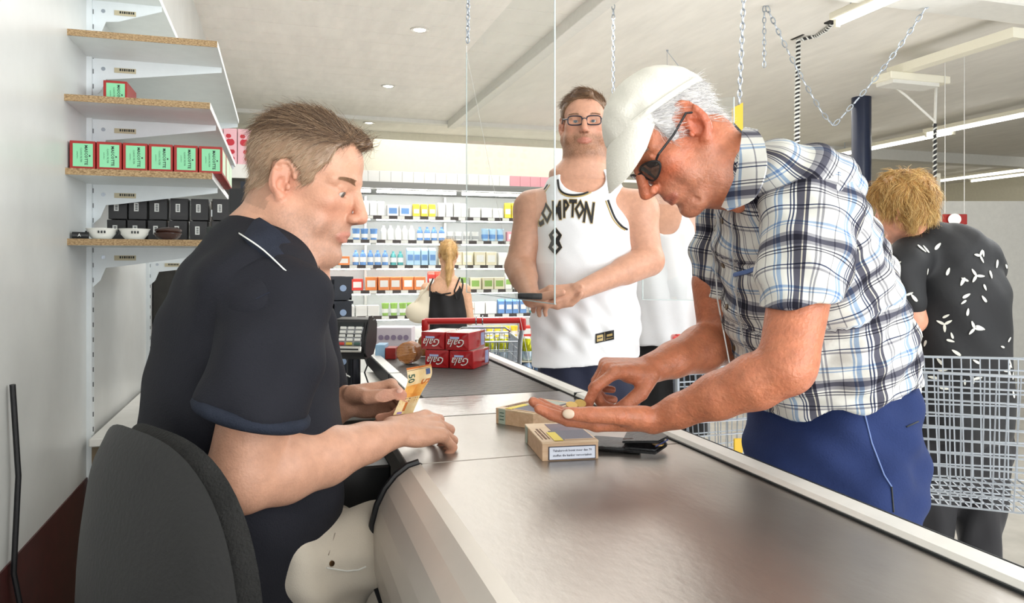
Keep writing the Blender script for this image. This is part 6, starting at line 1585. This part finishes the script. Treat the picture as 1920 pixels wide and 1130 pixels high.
# coins in the palm
for k, (px, py, d) in enumerate(((1072, 760, 1.222), (1088, 757, 1.235))):
    o = MB().lathe([(0, 0), (.0095, 0), (.0098, .0004), (.0098, .0014), (.0095, .0018), (0, .0018)], cw(px, py, d), 28, Cr(.1, -.35-.2*k, .9)).build('coin', mat('gold_coin', srgb(206, 172, 104), .3, metal=.9), None, True)
    tag(o, ('small brass coin lying on the fingers of the open hand', 'second brass coin under the pointing fingertip')[k], 'coin')
# ------------------------------------------------------------------ young man in the white basketball vest
PYD = 2.66
yo = empty('person', Vector((cw(1100, 500, PYD).x, cw(1100, 500, PYD).y, 0)), 'young bearded man with glasses in a white sleeveless jersey holding a phone', 'person')
Y = Head(cw(1096, 237, PYD), Cr(-.10, -.985, -.02), ZV, .95)
YS = np.array(srgb(208, 156, 130))
Fh = Field(Y.o-Vector((.17, .17, .30)), Y.o+Vector((.17, .17, .17)), .003)
Y.build(Fh, lid=.3, w=1.10, fat=.008, nose=.95, lips=.95)
yn = cw(1092, 330, PYD)
Fh.loft([(Y(-.02, 0, -.05), Cr(.068, 0), Cr(0, .066)), (cw(1096, 305, PYD), Cr(.072, 0), Cr(0, .068)), (yn+ZV*.0, Cr(.12, 0), Cr(0, .08))], .05)
vr = .0042
lo = Vector((cw(950, 0, PYD).x-.1, cw(1100, 0, PYD).y-.5, .75))
def box_of(pts, m): return Vector([min(a) for a in zip(*pts)])-Vector((m,)*3), Vector([max(a) for a in zip(*pts)])+Vector((m,)*3)
shl = cw(998, 392, PYD+.02); shr = cw(1196, 395, PYD-.02)     # picture left / right shoulder
ell_ = cw(975, 500, PYD-.02); elr = cw(1216, 488, PYD-.06)
wl_ = cw(996, 560, PYD-.24); wr_ = cw(1085, 545, PYD-.26)
lo, hi = box_of([shl, shr, ell_, elr, wl_, wr_], .14)
Fy = Field(lo, hi, vr)
Fy.loft([(cw(1098, 640, PYD), Cr(.17, 0), Cr(0, .13)), (cw(1098, 500, PYD), Cr(.165, 0), Cr(0, .125)), (cw(1096, 410, PYD), Cr(.170, 0), Cr(0, .115)), (cw(1094, 358, PYD), Cr(.125, 0), Cr(0, .085))], .04)
for sh, el, wr__, ra in ((shl, ell_, wl_, .060), (shr, elr, wr_, .066)):
    Fy.cap(cw(1094, 365, PYD).lerp(sh, .55), sh, .06, ra+.006, .05)
    Fy.cap(sh, el, ra, .050, .04); Fy.cap(el, wr__, .052, .029, .02); Fy.cap(el, el.lerp(wr__, .35), .052, .048, .02)
hyl = hand(Fy, wl_, Cr(.80, -.10, -.10), Cr(-.05, -.25, .95), Cr(0, -1, 0), 1.0, {'index': (.3, .5, .3), 'middle': (.4, .6, .4), 'ring': (.4, .6, .4), 'pinky': (.4, .6, .4)}, None, ((.7, .5, .5), (.9, .2, .4), (.95, .0, .3)), 1.15)
hyr = hand(Fy, wr_, Cr(-.98, .0, -.14), Cr(-.05, .60, -.75), Cr(0, -.5, .8), 1.0, {'index': (.35, .5, .3), 'middle': (.45, .6, .4), 'ring': (.5, .7, .4), 'pinky': (.5, .7, .4)}, None, ((.75, .5, .4), (.92, .3, .2), (.97, .1, .1)), 1.15)
def ycol(P):
    C = np.tile(YS, (len(P), 1)); return Y.color(P, C, .5, .7, srgb(140, 98, 70), srgb(196, 118, 104))
body, _ = skin_object('body', [Fh, Fy], ycol, M_skin, yo)
Y.eyes(body, (84, 96, 104), (-.05, -.05)); Y.brows(body, mat('brow_brown', (0, 0, 0)), 120, 1.1)
hp = [(.090, .092), (.11, .12), (.06, .16), (-.02, .17), (-.14, .1), (-.15, 0), (-.115, -.040), (-.055, -.05), (-.040, .026), (-.012, .040), (.014, .026), (.028, .0), (.034, .04), (.060, .070), (.072, .088)]
hs = hair_shell(Y, hp, .004, .0035, 1.10, .0004, extra=lambda F: (Y.C(F, (.03, -.02, .118), (.078, .02, .106), .014, .012, .03)))
HN = vnormals(*hs)
def ycomb(p): return np.outer(np.ones(len(p)), nv(Y.l*-.8-Y.f*.35+Y.u*.1))
L_ = Y.local(hs[0]); tm = L_[:, 2] > .08
yc = [srgb(120, 88, 60), srgb(146, 110, 78), srgb(96, 68, 46)]
hair_object('hair', yo, [hs], [strands(hs[0][tm], HN[tm], 2200, ycomb, .026, .004, .0005, yc, 7), strands(hs[0][~tm], HN[~tm], 2200, lambda p: np.outer(np.ones(len(p)), nv(-Y.u)), .009, .001, .0004, yc, 8)], srgb(118, 88, 62))
# short beard
bp_ = [(.025, -.045), (.045, -.075), (.070, -.080), (.082, -.074), (.110, -.078), (.12, -.15), (.02, -.14), (-.02, -.09), (.008, -.03)]
def jawF():
    F = Field(Y.o-Vector((.14, .14, .16)), Y.o+Vector((.14, .14, .03)), .003); Y.build(F, w=1.10, fat=.0090, nose=.95, lips=.6)
    def fn(X, Y_, Z, f): x, y, z = Y.grid(X, Y_, Z); return np.maximum(f-.0006, np.maximum(poly_sd(x, z, bp_)*Y.s, -(np.sqrt((y/.024)**2+((z+.066)/.0135)**2)-1)*.012))
    return F.mod(fn).mesh()
bs = jawF(); BN = vnormals(*bs)
hair_object('beard', yo, [], [strands(bs[0], BN, 3600, lambda p: np.outer(np.ones(len(p)), nv(-Y.u+Y.f*.1)), .0042, .0008, .00038, [srgb(150, 104, 66), srgb(120, 80, 52), srgb(176, 130, 86)], 9, seg=2)], srgb(120, 84, 58))
# glasses
g_ = MB()
def rect(y, n=20): return [Y(.098-.20*abs(y+.026*c_)**1.0*.25, y+.026*c_, .006+.0165*s_) for c_, s_ in [seg_sup(2*PI*k/n+.1, 3.6) for k in range(n)]]
for y in (-1, 1): g_.tube(rect(y*.034), .0023, 6, closed=True)
g_.tube([Y(.098, -.008, .011), Y(.1, 0, .013), Y(.098, .008, .011)], .0024, 6)
gf = g_.build('glasses_frame', mat('dark_frame', srgb(32, 36, 52), .3), yo, True)
for y in (-1, 1): MB().tube([Y(.092, y*.060, .012), Y(.074, y*.078, .014), Y(.0, y*.085, .012)], .0024, 6).build('temple_arm', MATS['dark_frame'], gf, True)
# jersey
M_jersey = mat('jersey_mesh', srgb(240, 241, 244), .7, noise=.03, nscale=10, bump=.25, bscale=500, spec=.25)
c0y = cw(1098, 520, PYD)
lo, hi = box_of([cw(990, 690, PYD), cw(1200, 320, PYD)], .14)
Fj = Field(lo-Vector((0, .06, 0)), hi+Vector((0, .06, 0)), .005)
Fj.loft([(cw(1098, 690, PYD), Cr(.192, 0), Cr(0, .150)), (cw(1098, 600, PYD), Cr(.188, 0), Cr(0, .150)), (cw(1098, 500, PYD), Cr(.178, 0), Cr(0, .138)), (cw(1096, 420, PYD), Cr(.176, 0), Cr(0, .125)), (cw(1094, 368, PYD), Cr(.145, 0), Cr(0, .100)), (cw(1093, 352, PYD), Cr(.125, 0), Cr(0, .092))], .04)
for sh, px, rr_ in ((shl, 949, .088), (shr, 1238, .092)):
    Fj.loft([(cw(px, 330, PYD), Cr(rr_, 0), Cr(0, .22)), (cw(px, 430, PYD), Cr(rr_, 0), Cr(0, .22))], .01, 's')
Fj.ell(cw(1093, 334, PYD-.06), (.078, .16, .056), (RV, FV, ZV), .008, 's')
Fj.cut(cw(1098, 676, PYD), Cr(.10, 0, -1))
def ywr(P, N):
    r = (P-nv(c0y))@nv(RV); f = (P-nv(c0y))@nv(FV); z = P[:, 2]-c0y.z; a = np.clip((.05-z)/.2, .1, 1)*np.clip((z+.285)/.08, .08, 1); return (.0050*np.sin(r*70+z*18+2*np.sin(z*14))+.003*np.sin((r+z*.9)*90+f*20))*a
js = cloth_object('jersey', Fj, M_jersey, yo, ywr); BJ = bvh_of(js)
M_gold = mat('gold_trim', srgb(190, 164, 104), .5); M_blk = mat('black_trim', srgb(26, 24, 26), .6)
def wrap_onto(name, me, bv, m, parent, off):
    o_ = Vector((0, 0, CAMZ))
    for v in me.vertices:
        d = (v.co-o_).normalized(); h = bv.ray_cast(o_, d); v.co = (h[0]-d*off) if h[0] is not None else o_+d*PYD*1.0
    me.materials.clear(); return link_mesh(name, me, m, parent)
def letter(ch_, px, py, size, rot, dz=0, xs=.50, bk=1):
    for nm_, m, bold, off in (('letter_outline', M_gold, .0052, .0030), ('letter', M_blk, .0024, .0045)):
        me = text_mesh(ch_, size, bold=bold*bk, xs=xs, res=1)
        bm = bmesh.new(); bm.from_mesh(me); bmesh.ops.subdivide_edges(bm, edges=bm.edges[:], cuts=1); bm.to_mesh(me); bm.free()
        c = cw(px, py, PYD-.12); cr_, sr_ = math.cos(rot), math.sin(rot)
        for v in me.vertices: x, y = v.co.x, v.co.y; v.co = c+RV*(x*cr_-y*sr_)+ZV*(x*sr_+y*cr_)
        wrap_onto(nm_, me, BJ, m, js, off)
for ch_, px, py, sz, r_ in (('C', 1009, 406, .100, .14), ('O', 1025, 401, .094, .08), ('M', 1044, 396, .086, .04), ('P', 1061, 393, .082, 0), ('T', 1074, 392, .080, -.04), ('O', 1087, 394, .084, -.08), ('N', 1104, 400, .096, -.12)): letter(ch_, px, py, sz, r_)
letter('8', 1041, 455, .135, 0, xs=.78, bk=.3)
def trim(pts, m, r, off, nm='neck_trim'):
    A = []
    for i in range(41):
        u = i/40*(len(pts)-1); j = min(int(u), len(pts)-2); f = u-j
        p = [pts[max(j-1, 0)], pts[j], pts[j+1], pts[min(j+2, len(pts)-1)]]
        q = [.5*(2*p[1][k]+(-p[0][k]+p[2][k])*f+(2*p[0][k]-5*p[1][k]+4*p[2][k]-p[3][k])*f*f+(-p[0][k]+3*p[1][k]-3*p[2][k]+p[3][k])*f**3) for k in (0, 1)]
        o_ = Vector((0, 0, CAMZ)); d = (cw(q[0], q[1], 1)-o_).normalized(); h = BJ.ray_cast(o_, d)
        if h[0] is not None: A.append(h[0]-d*off)
    if len(A) > 3: MB().tube(A, r, 6).build(nm, m, js, True)
nk = [(1046, 336), (1050, 355), (1066, 364), (1092, 363), (1116, 352), (1130, 338)]
trim([(x, y+1) for x, y in nk], M_blk, .004, .0005); trim([(x, y+4) for x, y in nk], M_gold, .0025, .001)
ar = [(1140, 375), (1146, 392), (1154, 410), (1166, 424), (1176, 430)]
trim(ar, M_blk, .004, .0005, 'armhole_trim'); trim([(x-4, y+1) for x, y in ar], M_gold, .0025, .001, 'armhole_trim')
al = [(1027, 346), (1018, 360), (1011, 378), (1007, 400), (1006, 425)]
trim(al, M_blk, .0035, .0005, 'armhole_trim'); trim([(x+4, y) for x, y in al], M_gold, .0022, .001, 'armhole_trim')
# hem patch
pc_, n_ = onto(BJ, 1134, 631, .003, PYD)
def jflat(name, du, dv, w_, h_, m, off, parent):
    q = cw(1134+du, 631+dv, PYD); k = Vector((0, 0, CAMZ)); me = bpy.data.meshes.new(name); bm = bmesh.new()
    g = [[bm.verts.new(q+RV*((i/6-.5)*w_)+ZV*((j/3-.5)*h_+(i/6-.5)*w_*.22)) for j in range(4)] for i in range(7)]
    for i in range(6):
        for j in range(3): bm.faces.new((g[i][j], g[i+1][j], g[i+1][j+1], g[i][j+1]))
    bm.to_mesh(me); bm.free(); return wrap_onto(name, me, BJ, m, parent, off)
pt = jflat('hem_patch', 0, 0, .066, .034, M_blk, .003, js)
jflat('patch_print', -9, 2.5, .022, .022, M_gold, .0042, pt); jflat('patch_inset', -9, 2.5, .017, .004, M_blk, .005, pt)
jflat('patch_print', 9, -3, .020, .008, M_gold, .0042, pt); jflat('patch_print', 9, 3, .024, .002, M_gold, .0042, pt); jflat('patch_divider', 0, 0, .0014, .03, M_gold, .0044, pt)
# phone
ph = MB().box(cw(994, 555, PYD-.30), (.078, .014, .020), Matrix.Rotation(-TH, 3, 'Z') @ Matrix.Rotation(.02, 3, 'Y'), bev=.005, seg=2).build('mobile_phone', M_black, None, True)
tag(ph, 'black mobile phone held level in the young man hands', 'phone')
# shorts and legs
M_shorts = mat('navy_shorts', srgb(24, 30, 54), .8, noise=.1, bump=.2)
def legs(root, c, d, ztop, hw, hd, m, skin, shoe_m, zk=.5, full=False, sep=.09, vox=.009, calf=.05):
    b = cw(c, 500, d); F = Field(Vector((b.x-hw-.16, b.y-hd-.2, .30 if not full else .03)), Vector((b.x+hw+.16, b.y+hd+.2, ztop+.03)), vox)
    F.loft([(Vector((b.x, b.y, ztop)), RV*hw, FV*hd), (Vector((b.x, b.y, ztop-.2)), RV*hw*1.02, FV*hd)], .03)
    for s_ in (-1, 1): q = b+RV*s_*sep; F.cap((q.x, q.y, ztop-.2), (q.x, q.y, zk if not full else .1), .105, .085 if not full else .06, .04)
    F.cut((0, 0, ztop), (0, 0, 1)); F.cut((0, 0, (zk if not full else .06)), (0, 0, -1))
    o = cloth_object('trousers' if full else 'shorts', F, m, root, lambda P, N: .004*np.sin(P[:, 0]*70+P[:, 2]*20)+.003*np.sin(P[:, 1]*80+P[:, 2]*35))
    for s_ in (-1, 1):
        q = b+RV*s_*sep
        if not full:
            F = Field((q.x-.09, q.y-.09, .04), (q.x+.09, q.y+.09, zk+.08), .007); F.cap((q.x, q.y, zk+.05), (q.x, q.y, .32), .058, .056, .02); F.cap((q.x, q.y, .32), (q.x, q.y, .07), .056, .036, .02)
            skin_object('leg', [F], lambda P: np.tile(skin, (len(P), 1)), M_skin, root)
        F = Field(Vector((q.x, q.y, .06))-Vector((.2, .2, .07)), Vector((q.x, q.y, .06))+Vector((.2, .2, .1)), .007)
        F.ell(Vector((q.x, q.y, .045))-FV*.05, (.045, .125, .042), (RV, FV, ZV), .01); F.cap((q.x, q.y, .05), (q.x, q.y, .10), .042, .04, .02); F.cut((0, 0, .004), (0, 0, -1)); cloth_object('shoe', F, shoe_m, root)
    return o
M_shoe = mat('white_trainer', srgb(214, 214, 212), .5)
legs(yo, 1098, PYD, cw(0, 640, PYD).z, .17, .13, M_shorts, YS, M_shoe)
# ------------------------------------------------------------------ second man in a white vest, half hidden
D2 = 3.45
t2 = empty('person', Vector((cw(1245, 500, D2).x, cw(1245, 500, D2).y, 0)), 'man in plain white vest and black shorts, head hidden behind the light cap', 'person')
H2 = Head(cw(1252, 285, D2), Cr(-.35, -.93, -.02), ZV, .97); Fh = Field(H2.o-Vector((.17, .17, .26)), H2.o+Vector((.17, .17, .16)), .0045)
H2.build(Fh); n2 = cw(1250, 372, D2); Fh.loft([(H2(-.02, 0, -.05), Cr(.055, 0), Cr(0, .055)), (n2, Cr(.09, 0), Cr(0, .07))], .03)
a0 = cw(1180, 410, D2); a1 = cw(1292, 415, D2); e0 = cw(1178, 505, D2+.05); e1 = cw(1303, 500, D2-.04); w0 = cw(1215, 590, D2+.16); w1_ = cw(1332, 600, D2-.10)
lo, hi = box_of([a0, a1, e0, e1, w0, w1_], .13); F2 = Field(lo, hi, .006)
F2.loft([(cw(1245, 600, D2), Cr(.15, 0), Cr(0, .11)), (cw(1245, 430, D2), Cr(.15, 0), Cr(0, .11)), (n2, Cr(.10, 0), Cr(0, .07))], .04)
for a, e, w_ in ((a0, e0, w0), (a1, e1, w1_)): F2.cap(a, e, .056, .042, .03); F2.cap(e, w_, .044, .028, .02)
hand(F2, w1_, Cr(.2, -.4, -.9), Cr(-.9, 0, -.2), Cr(0, -1, 0)); hand(F2, w0, Cr(.2, -.4, -.9), Cr(.9, 0, -.2), Cr(0, -1, 0))
skin_object('body', [Fh, F2], lambda P: np.tile(YS, (len(P), 1)), M_skin, t2)
hs = hair_shell(H2, hp, .011, .005, 1.0, .0006); hair_object('hair', t2, [hs], [], srgb(96, 72, 54))
lo, hi = box_of([cw(1190, 650, D2), cw(1300, 390, D2)], .12); Fj = Field(lo, hi, .006)
Fj.loft([(cw(1250, 660, D2), Cr(.150, 0), Cr(0, .135)), (cw(1248, 540, D2), Cr(.155, 0), Cr(0, .13)), (cw(1245, 440, D2), Cr(.16, 0), Cr(0, .12)), (cw(1246, 400, D2), Cr(.12, 0), Cr(0, .09))], .04)
for px in (1160, 1330): Fj.loft([(cw(px, 380, D2), Cr(.09, 0), Cr(0, .2)), (cw(px, 455, D2), Cr(.09, 0), Cr(0, .2))], .01, 's')
Fj.ell(cw(1246, 395, D2-.07), (.07, .15, .12), (RV, FV, ZV), .008, 's'); Fj.cut(cw(1250, 645, D2), (0, 0, -1))
cloth_object('vest', Fj, M_jersey, t2, lambda P, N: .004*np.sin((P@nv(RV))*60+P[:, 2]*12))
legs(t2, 1255, D2, cw(0, 625, D2).z, .14, .12, mat('black_shorts', srgb(18, 18, 20), .8), YS, M_shoe, zk=.48, vox=.01)
# ------------------------------------------------------------------ woman with a ponytail at the fridge
D3 = 6.0
t3 = empty('person', Vector((cw(838, 500, D3).x, cw(838, 500, D3).y, 0)), 'blonde woman with a ponytail in a black strappy top seen from behind', 'person')
H3 = Head(cw(840, 478, D3), Cr(-.20, .97, -.05), ZV, .93); Fh = Field(H3.o-Vector((.16, .16, .22)), H3.o+Vector((.16, .16, .15)), .005)
H3.build(Fh, w=.97); n3 = cw(838, 522, D3); Fh.loft([(H3(-.02, 0, -.05), Cr(.05, 0), Cr(0, .05)), (n3, Cr(.06, 0), Cr(0, .055)), (n3-ZV*.03, Cr(.12, 0), Cr(0, .06))], .03)
a0 = cw(800, 540, D3); a1 = cw(872, 542, D3); e0 = cw(790, 590, D3+.1); e1 = cw(880, 600, D3+.05); w0 = cw(800, 575, D3+.32); w1_ = cw(872, 575, D3+.30)
lo, hi = box_of([a0, a1, e0, e1, w0, w1_], .16); F3 = Field(lo, hi+Vector((0, 0, .03)), .007)
F3.loft([(cw(838, 600, D3), Cr(.13, 0), Cr(0, .09)), (cw(838, 545, D3), Cr(.14, 0), Cr(0, .085)), (n3-ZV*.02, Cr(.10, 0), Cr(0, .06))], .04)
for a, e, w_ in ((a0, e0, w0), (a1, e1, w1_)): F3.cap(a, e, .046, .038, .03); F3.cap(e, w_, .036, .024, .02); hand(F3, w_, Cr(0, 1, .1), Cr(0, 0, -1), Cr(1, 0, 0), .9)
WS = np.array(srgb(226, 178, 146)); skin_object('body', [Fh, F3], lambda P: np.tile(WS, (len(P), 1)), M_skin, t3)
hpw = [(.085, .085), (.11, .12), (0, .18), (-.15, .1), (-.15, -.03), (-.10, -.07), (-.03, -.05), (.0, .0), (.04, .04)]
pt_ = H3(-.125, 0, -.0)
def pony(F): 
    F.cap(H3(-.10, 0, .03), pt_, .03, .022, .01); F.loft([(pt_, Cr(.020, 0), Cr(0, .018)), (cw(842, 503, D3-.12), Cr(.030, 0), Cr(0, .022)), (cw(841, 525, D3-.13), Cr(.018, 0), Cr(0, .014)), (cw(840, 535, D3-.13), Cr(.008, 0), Cr(0, .008))], .02)
hs = hair_shell(H3, hpw, .005, .0045, .97, .0008, extra=None); HN = vnormals(*hs)
FP = Field(H3.o-Vector((.2, .3, .40)), H3.o+Vector((.2, .2, .2)), .0045); pony(FP); pm = FP.mesh(); PN = vnormals(*pm)
bc_ = [srgb(214, 176, 116), srgb(190, 150, 92), srgb(232, 202, 148), srgb(164, 124, 76)]
hair_object('hair', t3, [hs, pm], [strands(hs[0], HN, 1500, lambda p: nv(pt_)-p, .03, .002, .0008, bc_, 11), strands(pm[0], PN, 700, lambda p: np.outer(np.ones(len(p)), nv(-ZV)), .035, .004, .0008, bc_, 12)], srgb(200, 160, 102))
M_btop = mat('black_top', srgb(20, 19, 22), .8, bump=.2)
lo, hi = box_of([cw(800, 640, D3), cw(875, 530, D3)], .12); Fj = Field(lo, hi, .007)
Fj.loft([(cw(838, 640, D3), Cr(.165, 0), Cr(0, .12)), (cw(838, 590, D3), Cr(.150, 0), Cr(0, .105)), (cw(838, 548, D3), Cr(.146, 0), Cr(0, .10))], .04)
Fj.ell(cw(838, 536, D3-.1), (.10, .12, .075), (RV, FV, ZV), .01, 's')
cloth_object('black_top', Fj, M_btop, t3, lambda P, N: .006*np.sin((P@nv(RV))*50+P[:, 2]*10)).name = 'top'
def strap3(pts): MB().tube([cw(a, b, D3-c) for a, b, c in pts], .006, 6).build('strap', M_btop, t3, True)
strap3([(856, 560, .105), (852, 545, .09), (858, 530, .06), (862, 520, .0)]); strap3([(862, 562, .10), (866, 545, .085), (868, 532, .05), (866, 522, .0)]); strap3([(812, 548, .10), (828, 552, .105), (846, 549, .10)]); strap3([(806, 556, .095), (806, 536, .06), (812, 522, .0)])
legs(t3, 838, D3, cw(0, 628, D3).z, .15, .12, mat('black_skirt', srgb(22, 22, 26), .8), WS, M_black, zk=.45, vox=.012)
bg = empty('shoulder_bag', cw(790, 580, D3-.05), 'cream shoulder bag hanging at the ponytailed woman side', 'bag')
Fb_ = Field(cw(785, 580, D3)-Vector((.2, .2, .2)), cw(785, 580, D3)+Vector((.2, .2, .2)), .007); Fb_.ell(cw(787, 585, D3-.02), (.115, .05, .09), (RV, FV, ZV), .01); Fb_.ell(cw(798, 560, D3-.02), (.06, .04, .09), (RV, FV, ZV), .04)
cloth_object('bag_body', Fb_, mat('cream_leather', srgb(228, 218, 196), .5), bg); MB().tube([cw(776, 570, D3-.03), cw(800, 540, D3-.06), cw(806, 528, D3), cw(812, 545, D3-.02), cw(810, 575, D3-.03)], .009, 8).build('bag_strap', MATS['cream_leather'], bg, True)
# ------------------------------------------------------------------ curly blonde woman at the right edge
D4 = 2.75
t4 = empty('person', Vector((cw(1775, 500, D4).x, cw(1775, 500, D4).y, 0)), 'woman with short curly blonde hair in a black top with white leaves', 'person')
H4 = Head(cw(1692, 392, D4), Cr(-.55, .80, -.15), Cr(-.25, 0, 1), .95); Fh = Field(H4.o-Vector((.19, .19, .24)), H4.o+Vector((.2, .2, .16)), .0045)
H4.build(Fh); n4 = cw(1725, 452, D4+.02); Fh.loft([(H4(-.02, 0, -.05), Cr(.052, 0), Cr(0, .052)), (n4, Cr(.07, 0), Cr(0, .06))], .03)
a0 = cw(1690, 500, D4-.10); e0 = cw(1712, 600, D4-.12); w0 = cw(1660, 655, D4-.02); a1 = cw(1850, 500, D4+.05)
lo, hi = box_of([a0, e0, w0, cw(1725, 452, D4)], .12); F4 = Field(lo, hi, .006)
F4.cap(a0, e0, .056, .044, .03); F4.cap(e0, w0, .044, .03, .02); hand(F4, w0, Cr(-.6, .2, -.3), Cr(0, 0, -1), Cr(0, -1, 0), .92)
WS4 = np.array(srgb(214, 152, 124)); skin_object('body', [Fh, F4], lambda P: np.tile(WS4, (len(P), 1)), M_skin, t4)
hp4 = [(.075, .08), (.1, .12), (.0, .19), (-.17, .12), (-.17, -.06), (-.10, -.085), (-.04, -.07), (.0, -.03), (.03, .0), (.06, .05)]
hs = hair_shell(H4, hp4, .017, .005, 1.05, .004); HN = vnormals(*hs)
rs_ = np.random.RandomState(2)
def curl(p): q = np.stack([np.sin(p[:, 0]*70+p[:, 2]*50), np.sin(p[:, 1]*60+1+p[:, 2]*40), -1+0*p[:, 0]], 1); return q
gc = [srgb(212, 168, 96), srgb(180, 134, 66), srgb(238, 208, 142), srgb(150, 106, 50), srgb(226, 188, 120)]
hair_object('hair', t4, [hs], [strands(hs[0], HN, 7000, curl, .038, .010, .0007, gc, 13, grav=.008)], srgb(176, 130, 70))
lo, hi = box_of([cw(1700, 760, D4), cw(1880, 440, D4)], .16); Fj = Field(lo, hi, .007)
Fj.loft([(cw(1790, 780, D4), Cr(.20, 0), Cr(0, .17)), (cw(1790, 680, D4), Cr(.185, 0), Cr(0, .16)), (cw(1790, 560, D4), Cr(.185, 0), Cr(0, .15)), (cw(1775, 480, D4), Cr(.14, 0), Cr(0, .12)), (cw(1745, 452, D4), Cr(.08, 0), Cr(0, .08))], .04)
Fj.cap(cw(1712, 480, D4-.05), a0, .075, .07, .05); Fj.cap(a0, a0.lerp(e0, .62), .072, .062, .03); Fj.cap(cw(1840, 480, D4), a1, .07, .07, .04)
js4 = cloth_object('leaf_top', Fj, mat('black_crepe', srgb(22, 23, 26), .7, bump=.2), t4, lambda P, N: .004*np.sin((P@nv(RV))*40+P[:, 2]*30)); B4 = bvh_of(js4)
rl = random.Random(11); M_leaf = mat('white_leaf_print', srgb(226, 226, 216), .7)
for k in range(60):
    px = rl.uniform(1664, 1900); py = rl.uniform(440, 740); p, n_ = onto(B4, px, py, .001, 0)
    if (p-cw(px, py, 0)).length < .01: continue
    a = rl.uniform(0, 6.28); lobes = 3 if k % 7 == 0 else 1
    s1 = n_.cross(ZV).normalized(); s2 = n_.cross(s1)
    for q in range(lobes):
        a2 = a+q*2.1; u = s1*math.cos(a2)+s2*math.sin(a2); v = n_.cross(u); L = rl.uniform(.011, .019) if lobes == 1 else .014; c = p+n_*.0015+(u*L*1.0 if lobes > 1 else Vector())
        b = MB(); b.prism([c+u*(L*math.cos(t))+v*(L*.30*math.sin(t)*(1.1-.3*math.cos(t))) for t in [2*PI*i/12 for i in range(12)]], n_*.0012); b.build('leaf_print', M_leaf, js4)
legs(t4, 1790, D4, cw(0, 745, D4).z, .185, .15, mat('dark_trousers', srgb(24, 24, 28), .8), WS4, M_black, full=True, vox=.011)
